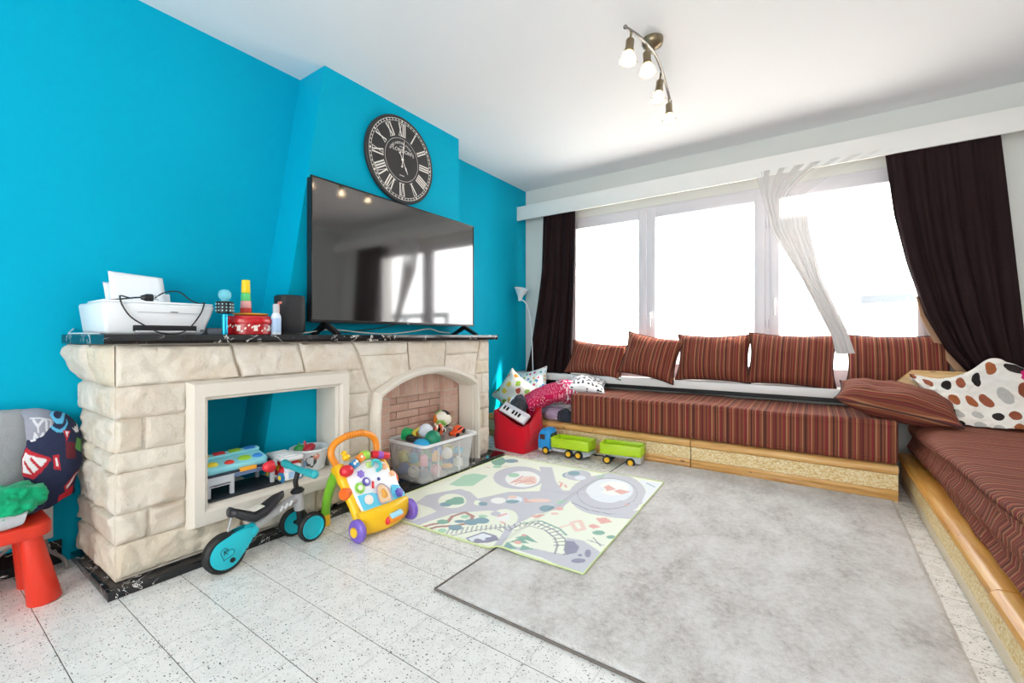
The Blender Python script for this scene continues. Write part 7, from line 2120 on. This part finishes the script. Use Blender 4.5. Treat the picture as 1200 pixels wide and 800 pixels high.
m = MB(); m.tube([bagf(i / 96, 1) for i in range(96)], .0055, 6, closed=True); obj('hem', m, cloth('#b00c20', .06), bg)
kp = thing('toy_keyboard', 'small black and white toy keyboard sticking out of the red bag', 'toy keyboard', (-2.16, 3.17, .2), world=True)
MK = Matrix.Translation((-2.175, 3.185, .318)) @ Euler((T(48), T(17), T(-8))).to_matrix().to_4x4()
m = MB(); m.xf = MK; m.box((0, 0, 0), (.30, .10, .030), .004); obj('keyboard_body', m, pm('#d9d3dc', .35), kp)
for k in range(8):
    m = MB(); m.xf = MK; m.box((-.125 + k * .0355, -.018, .017), (.033, .058, .008), .002); obj('white_key', m, plastic('#f2f0f2'), kp)
for k in (0, 1, 3, 4, 5):
    m = MB(); m.xf = MK; m.box((-.107 + k * .0355, -.004, .024), (.017, .036, .012), .002); obj('black_key', m, M_black, kp)
def soft(name, lab, cat, c, r, mat, seed, amp=.25, freq=8, M=None, flat=None, ridge=.5, n=(44, 26)):
    t = thing(name, lab, cat, (c[0], c[1], max(0, c[2] - r[2])), world=True)
    m = MB(); lump(m, c, r, seed, amp * 1.5, freq * 2.0, (64, 36), M, flat, ridge)
    obj('cloth', m, mat, t, smooth=80)
    return t
soft('toy_bag', 'dark grey soft thing poking out of the red bag beside the toy keyboard', 'toy', (-2.21, 3.31, .355), (.075, .07, .10), cloth('#3c4046'), 4, .3, 10)
soft('toy_cloth', 'white and blue crumpled cloth in the red bag behind the toy keyboard', 'cloth', (-2.29, 3.36, .36), (.075, .06, .07), dots_print('bluewhite_print', '#e6e7ec', ['#4c6fc0', '#e8a24a', '#7d8fd0'], 12, .4, 'Object', .7), 9, .3, 10)
M_mag = dots_print('magenta_dots', '#c01850', ['#e6a7bd', '#dd88a8', '#eecdd8'], 75, .20, 'Object', .8)
M_mag2 = dots_print('pink_dots', '#cf3a68', ['#f2d3dc', '#f0c5d2', '#ffffff'], 40, .36, 'Object', .9)
tw1 = thing('towel', 'rolled magenta dotted towel hanging over the red bag', 'towel', (-2.12, 3.5, .3), world=True)
m = MB()
tp = spline([(-2.185, 3.40, .345), (-2.13, 3.46, .395), (-2.05, 3.54, .445), (-1.96, 3.62, .475)], 10)
NS = 40
def roll(u, v):
    k = v * (len(tp) - 1); i = min(int(k), len(tp) - 2)
    p = tp[i].lerp(tp[i + 1], k - i)
    a = 2 * PI * u
    ax = (tp[-1] - tp[0]).normalized(); s1 = ax.cross(Vector((0, 0, 1))).normalized(); s2 = s1.cross(ax)
    r = .098 + .012 * noise.noise(Vector((math.cos(a) * 2, math.sin(a) * 2, v * 4))) + .008 * math.sin(a * 3 + v * 3)
    return p + s1 * r * 1.15 * math.cos(a) + s2 * r * .92 * math.sin(a)
g_ = m.grid(NS, 26, roll, cu=True)
for e_, sg in ((0, -1), (-1, 1)):           # spiral end
    ring_ = [g_[i][e_] for i in range(NS)]
    c = sum((q.co for q in ring_), Vector((0, 0, 0))) / NS
    prev = ring_
    for s_ in (.82, .70, .5, .3):
        cur = [m.v(c + (q.co - c) * s_ + (tp[-1] - tp[0]).normalized() * (.012 if s_ in (.82, .5) else -.004) * -sg) for q in ring_]
        for k in range(NS):
            m.f([prev[k], prev[(k + 1) % NS], cur[(k + 1) % NS], cur[k]])
        prev = cur
    m.f(prev)
obj('cloth', m, M_mag, tw1, smooth=80)
soft('towel', 'paler pink dotted towel bunched up against the mattress end', 'towel', (-1.955, 3.72, .47), (.13, .16, .105), M_mag2, 12, .3, 7)
cushion('pillow', 'white pillow with black markings lying behind the left mattress end', (-1.78, 3.83, .535), .34, .36, .12, (T(12), T(6), T(20)), dots_print('letter_print', '#e8e8ea', ['#1d1d20', '#26262a', '#3a3a3e'], 22, .30, 'Object', .6), 21, cat='pillow', pmat=cloth('#dcdce0'))
soft('sweater', 'lilac sweater folded on the bench board under the pink towels', 'sweater', (-2.02, 3.63, .265), (.135, .085, .062), cloth('#b9a6c4'), 13, .25, 9, flat=.212)
soft('jeans', 'dark grey jeans squeezed against the left mattress end', 'jeans', (-1.885, 3.585, .262), (.078, .060, .062), cloth('#343a46'), 14, .3, 9, flat=.212)
soft('duvet', 'white bedding heaped at the bottom of the clothes pile', 'bedding', (-2.13, 3.86, .29), (.26, .20, .10), cloth('#dcdade'), 15, .35, 14, flat=.212)
cushion('pillow', 'white pillow with small coloured dinosaurs propped in the corner under the curtain', (-2.46, 3.90, .465), .40, .37, .13, (T(66), T(-14), T(6)), dots_print('dino_print', '#e6eaec', ['#5a86c8', '#8fb85a', '#c84a72', '#e8b45a', '#6ab0b8'], 19, .26, 'Object', .75, 1.0, None, .16), 22, cat='pillow', pmat=cloth('#dfe3e4'))
cushion('pillow', 'white pillow with fruit print propped against the blue wall behind the red bag', (-2.515, 3.66, .43), .35, .35, .13, tuple((Euler((T(72), 0, T(10))).to_matrix() @ Euler((0, 0, T(-34))).to_matrix()).to_euler()), dots_print('fruit_print', '#eeeae0', ['#9cba4a', '#d88a3a', '#efd35a', '#8fae5a', '#c85a4a'], 11, .30, 'Object', .8, 1.0, None, .16), 23, cat='pillow', pmat=cloth('#e5e1d6'))

# ---- red children's table, clothes, radiator at the left edge
ct = thing('children_table', 'red plastic children table with fat conical legs at the left edge', 'table', (-2.49, .10, 0), world=True)
M_tab = plastic('#d9331c', .35)
m = MB(); m.prism([(-2.495 + p[0], .085 + p[1]) for p in rr(.27, .59, .055)], .252, .302, None, .010)
obj('tabletop', m, M_tab, ct)
for x, y in ((-2.408, .322), (-2.585, .322), (-2.408, -.15), (-2.585, -.15)):
    sx, sy = (1 if x > -2.5 else -1), (1 if y > 0 else -1)
    m = MB(); m.lathe([(0, 0), (.046, 0), (.0475, .004), (.030, .258), (0, .258)], (x + sx * .012, y + sy * .038, 0), (-sx * .012, -sy * .038, .258), 32)
    obj('leg', m, M_tab, ct)
rd = thing('radiator', 'white panel radiator on the blue wall behind the red table', 'radiator', (-2.70, -.1, .13), world=True)
m = MB()
m.bb(-2.728, -2.682, -.75, .428, .135, .665, .006)
for k in range(38):
    y = -.735 + k * .0305
    m.bb(-2.684, -2.679, y, y + .017, .16, .64, .002)
obj('panel', m, plastic('#e2e2de', .35), rd)
m = MB(); m.bb(-2.726, -2.684, -.745, .423, .664, .668, .001); obj('top_grille', m, plastic('#d5d5d0'), rd)
m = MB()
m.tube(spline([(-2.705, .405, .14), (-2.700, .415, .085), (-2.685, .435, .062), (-2.66, .452, .045), (-2.645, .462, .02), (-2.645, .462, .0)], 6), .007, 10)
obj('pipe', m, pm('#8f8d88', .4), rd)
m = MB()
m.tube(spline([(-2.68, .30, .14), (-2.66, .24, .10), (-2.64, .15, .05), (-2.65, .0, .015), (-2.66, -.2, .01)], 6), .006, 10)
obj('cable', m, pm('#a3a19c', .4), rd)

def paint_cloth(name, fn, nu, nv, base, shapes, parent):
    """cloth sheet whose print is kept as a point colour; shapes in (u, v)."""
    m = MB(); m.grid(nu, nv, fn)
    o = obj(name, m, pm('#ffffff'), parent, smooth=80, norm=False, mods=(('SOLIDIFY', {'thickness': .004}),))
    att = o.data.color_attributes.new('print', 'FLOAT_COLOR', 'POINT')
    buf = []
    for i in range(nu):
        for j in range(nv):
            u, v = i / (nu - 1), j / (nv - 1)
            c = base
            for h, kind, d in shapes:
                if kind == 'p' and in_poly(u, v, d):
                    c = h
                elif kind == 'r' and d[2] < math.hypot(u - d[0], (v - d[1]) * d[4]) < d[3]:
                    c = h
                elif kind == 's':
                    for p, q in zip(d[1], d[1][1:]):
                        L2 = (q[0] - p[0]) ** 2 + (q[1] - p[1]) ** 2 + 1e-9
                        t = max(0, min(1, ((u - p[0]) * (q[0] - p[0]) + (v - p[1]) * (q[1] - p[1])) / L2))
                        if math.hypot(u - p[0] - t * (q[0] - p[0]), v - p[1] - t * (q[1] - p[1])) < d[0]:
                            c = h
            buf.extend(lin(c))
    att.data.foreach_set('color', buf)
    mt = NT(name + '_print')
    va = mt.n('Attribute', attribute_name='print')
    mt.l(mt.mix(mt.math('MULTIPLY', mt.noise(120, 2), .08), va.outputs['Color'], lin('#808080')), mt.b.inputs['Base Color'])
    mt.set(Roughness=.9)
    mt.bump(mt.noise(260, 2), .3, .002)
    o.data.materials[0] = mt.m
    return o
gj = thing('sweater', 'grey sweater hung over the radiator at the left edge', 'sweater', (-2.64, .22, .42), world=True)
rows = [[(-2.715, .06, .60), (-2.715, .20, .60), (-2.715, .30, .60), (-2.715, .372, .60)],
        [(-2.69, .06, .690), (-2.69, .20, .690), (-2.69, .30, .688), (-2.69, .370, .678)],
        [(-2.655, .06, .675), (-2.655, .20, .670), (-2.65, .29, .665), (-2.655, .362, .650)],
        [(-2.640, .05, .54), (-2.625, .19, .54), (-2.632, .28, .53), (-2.645, .352, .53)],
        [(-2.640, .05, .40), (-2.615, .18, .40), (-2.62, .27, .395), (-2.645, .345, .40)]]
m = MB(); m.grid(50, 60, surface(rows, 0, 0, .014, 12, 5))
obj('cloth', m, cloth('#9a9c9f'), gj, smooth=80, norm=False, mods=(('SOLIDIFY', {'thickness': .008}),))
gt = thing('t_shirt', 'lilac grey shirt with outlined letters hung beside the grey sweater', 'shirt', (-2.63, .38, .55), world=True)
rows = [[(-2.712, .33, .62), (-2.712, .40, .62), (-2.712, .435, .60)], [(-2.688, .33, .692), (-2.688, .39, .688), (-2.69, .434, .665)],
        [(-2.640, .335, .665), (-2.632, .385, .660), (-2.64, .432, .635)], [(-2.620, .340, .61), (-2.612, .380, .605), (-2.625, .425, .60)], [(-2.622, .345, .555), (-2.612, .38, .555), (-2.625, .405, .56)]]
LT = '#dadbe2'
paint_cloth('cloth', surface(rows, 0, 0, .004, 14, 6), 70, 110, '#9b9cab', [
    (LT, 's', (.028, [(.30, .56), (.42, .66), (.42, .74)])), (LT, 's', (.028, [(.56, .54), (.42, .66)])), (LT, 's', (.028, [(.62, .56), (.66, .72)])),
    (LT, 's', (.028, [(.26, .92), (.32, .78), (.44, .90), (.56, .78), (.62, .92)])), (LT, 's', (.014, [(.22, .52), (.74, .52), (.74, .95), (.22, .95)]))], gt)
nv = thing('pyjamas', 'navy pyjamas with red white and light blue print hung over the radiator end', 'pyjamas', (-2.60, .42, .33), world=True)
rows = [[(-2.700, .40, .665), (-2.690, .44, .672), (-2.70, .475, .640), (-2.71, .50, .60)], [(-2.665, .365, .640), (-2.655, .42, .665), (-2.66, .465, .650), (-2.68, .500, .60)],
        [(-2.615, .340, .570), (-2.605, .41, .585), (-2.61, .465, .575), (-2.64, .505, .545)], [(-2.60, .328, .47), (-2.595, .41, .49), (-2.60, .465, .485), (-2.63, .502, .47)],
        [(-2.60, .335, .40), (-2.595, .40, .385), (-2.60, .46, .40), (-2.63, .495, .41)], [(-2.60, .345, .300), (-2.595, .395, .290), (-2.60, .440, .315), (-2.63, .482, .325)]]
NV_, RD_, WH_, CY_, GR_ = '#151f44', '#c0192c', '#e8e4e8', '#58b4dc', '#5a9a4a'
paint_cloth('cloth', surface(rows, 0, 0, .008, 13, 7), 110, 130, NV_, [
    (CY_, 'r', (.45, .16, .10, .15, 1.0)), (CY_, 'r', (.45, .16, .19, .22, 1.0)), (WH_, 'r', (.80, .20, .09, .15, 1.0)), (NV_, 'p', [(.62, .16), (.78, .16), (.78, .32), (.62, .32)]),
    (RD_, 'p', [(.02, .44), (.34, .60), (.14, .74), (.0, .68)]), (WH_, 'p', [(.03, .48), (.29, .60), (.13, .69), (.02, .64)]),
    (RD_, 's', (.012, [(.06, .56), (.14, .68)])), (RD_, 's', (.012, [(.13, .55), (.20, .64)])),
    (RD_, 'p', [(.50, .36), (.66, .36), (.56, .46)]), (WH_, 'p', [(.55, .37), (.62, .37), (.57, .42)]),
    ('#6a1428', 'p', [(.55, .46), (.80, .46), (.80, .62), (.60, .62)]), (GR_, 'p', [(.82, .40), (.99, .40), (.99, .54), (.82, .52)]),
    (RD_, 'p', [(.36, .58), (.47, .58), (.47, .70), (.36, .68)]), (WH_, 'p', [(.40, .60), (.44, .60), (.44, .67), (.40, .66)]),
    (RD_, 'p', [(.58, .86), (.99, .74), (.99, .82), (.66, .92)]), (WH_, 'p', [(.64, .87), (.98, .77), (.98, .80), (.68, .90)]),
    (RD_, 'p', [(.55, .92), (.90, .90), (.90, 1), (.55, 1)]), (WH_, 'r', (.10, .34, .04, .07, 1))], nv)
soft('t_shirt', 'bright green shirt lying crumpled on the red table', 'shirt', (-2.50, .265, .375), (.13, .115, .055), cloth('#11a673'), 31, .35, 9, flat=None)
soft('t_shirt', 'navy shirt folded under the green one on the red table', 'shirt', (-2.545, .315, .335), (.085, .070, .032), cloth('#1d2550'), 32, .2, 9, flat=.3035)
gt2 = thing('towel', 'light grey towel folded on the front edge of the red table', 'towel', (-2.42, .2, .303), world=True)
m = MB()
def fold_(u, v):
    y = lerp(.02, .305, v)
    a = 2 * PI * u
    h_ = .026 + .003 * math.sin(v * 9)
    z = .330 + h_ * math.copysign(abs(math.sin(a)) ** .7, math.sin(a)) + .006 * noise.noise(Vector((v * 6, a, 2)))
    return Vector((-2.425 + .062 * math.copysign(abs(math.cos(a)) ** .8, math.cos(a)), y + .012 * math.sin(a), max(z, .3035)))
g_ = m.grid(36, 24, fold_, cu=True)
for e_ in (0, -1):
    ring_ = [g_[i][e_] for i in range(36)]
    c = sum((q.co for q in ring_), Vector((0, 0, 0))) / 36
    prev = ring_
    for s_, dd in ((.84, -.010), (.72, .004), (.5, -.010), (.3, .004)):
        cur = [m.v(c + (q.co - c) * s_ + Vector((0, dd if e_ else -dd, 0))) for q in ring_]
        for k in range(36):
            m.f([prev[k], prev[(k + 1) % 36], cur[(k + 1) % 36], cur[k]])
        prev = cur
    m.f(prev)
obj('cloth', m, cloth('#b4b5ba'), gt2, smooth=80)

# ------------------------------------------------------------------ outside
M_rend = pm('#efece6', .9, .03, 1.0)
m = MB(); m.bb(-30, 25, 5.6, 45, -3.1, -3.0); obj('street_ground', m, pm('#cfcbc4', .9, .08, .6), kind='structure', smooth=None)
def house(lab, x0_, x1_, y0_, y1_, ze, zr, wins):
    h = thing('house', lab, 'house', ((x0_ + x1_) / 2, (y0_ + y1_) / 2, -3), world=True)
    m = MB(); m.bb(x0_, x1_, y0_, y1_, -3, ze); obj('wall', m, M_rend, h, smooth=None)
    m = MB()
    ym = (y0_ + y1_) / 2
    m.prism([(y0_ - .3, ze - .05), (ym, zr), (y1_ + .3, ze - .05)], x0_ - .2, x1_ + .2, MYZ); obj('roof', m, pm('#d5c9c2', .9, .05, 3.0), h, smooth=None)
    m = MB(); m.bb(x1_ - 1.0, x1_ - .35, ym - .4, ym + .4, zr - .8, zr + .55); m.bb(x1_ - 1.05, x1_ - .3, ym - .45, ym + .45, zr + .45, zr + .55); obj('chimney', m, pm('#d9cfc6', .9, .06, 3.0), h, smooth=None)
    for (a, b, c, d) in wins:
        m = MB()
        for q in ((a, a + .08, c, d), (b - .08, b, c, d), (a, b, c, c + .08), (a, b, d - .08, d)):
            m.bb(q[0], q[1], y0_ - .06, y0_ + .02, q[2], q[3])
        w_ = obj('window', m, M_pvc, h, smooth=None)
        m = MB(); m.bb(a + .05, b - .05, y0_ - .02, y0_ - .005, c + .05, d - .05); obj('pane', m, pm('#d5dbe0', .6), w_, smooth=None)
house('pale gabled house across the street seen through the left pane', -12.0, -4.9, 14, 20, 1.7, 3.2, ((-10.5, -9.3, -1.6, .2), (-8.2, -7.0, -1.6, .2), (-6.4, -5.6, -1.9, .1)))
house('pale low house across the street seen through the middle and right panes', -3.4, 5.5, 17, 23, .9, 2.1, ((-2.6, -1.4, -1.4, .2), (.2, 1.5, -1.4, .2), (2.8, 4.1, -1.4, .2)))
rl_ = thing('balcony_railing', 'grey railing outside the right pane of the window', 'railing', (1.0, 5.2, 0), world=True)
m = MB(); m.bb(.185, 2.6, 5.18, 5.24, 1.295, 1.372, .004); obj('top_rail', m, pm('#737b82', .5), rl_)
for x in (.215, 1.2, 2.2):
    m = MB(); m.bb(x - .03, x + .03, 5.18, 5.24, .2, 1.295, .004); obj('post', m, pm('#7b8389', .5), rl_)
m = MB(); m.bb(.185, 2.6, 5.195, 5.225, 1.10, 1.125); m.bb(.185, 2.6, 5.195, 5.225, .55, .575); obj('lower_rail', m, pm('#848b91', .5), rl_)
m = MB(); m.bb(-3, 2.7, 4.495, 5.4, .08, .20); obj('balcony_slab', m, pm('#d8d5cf', .8), kind='structure', smooth=None)
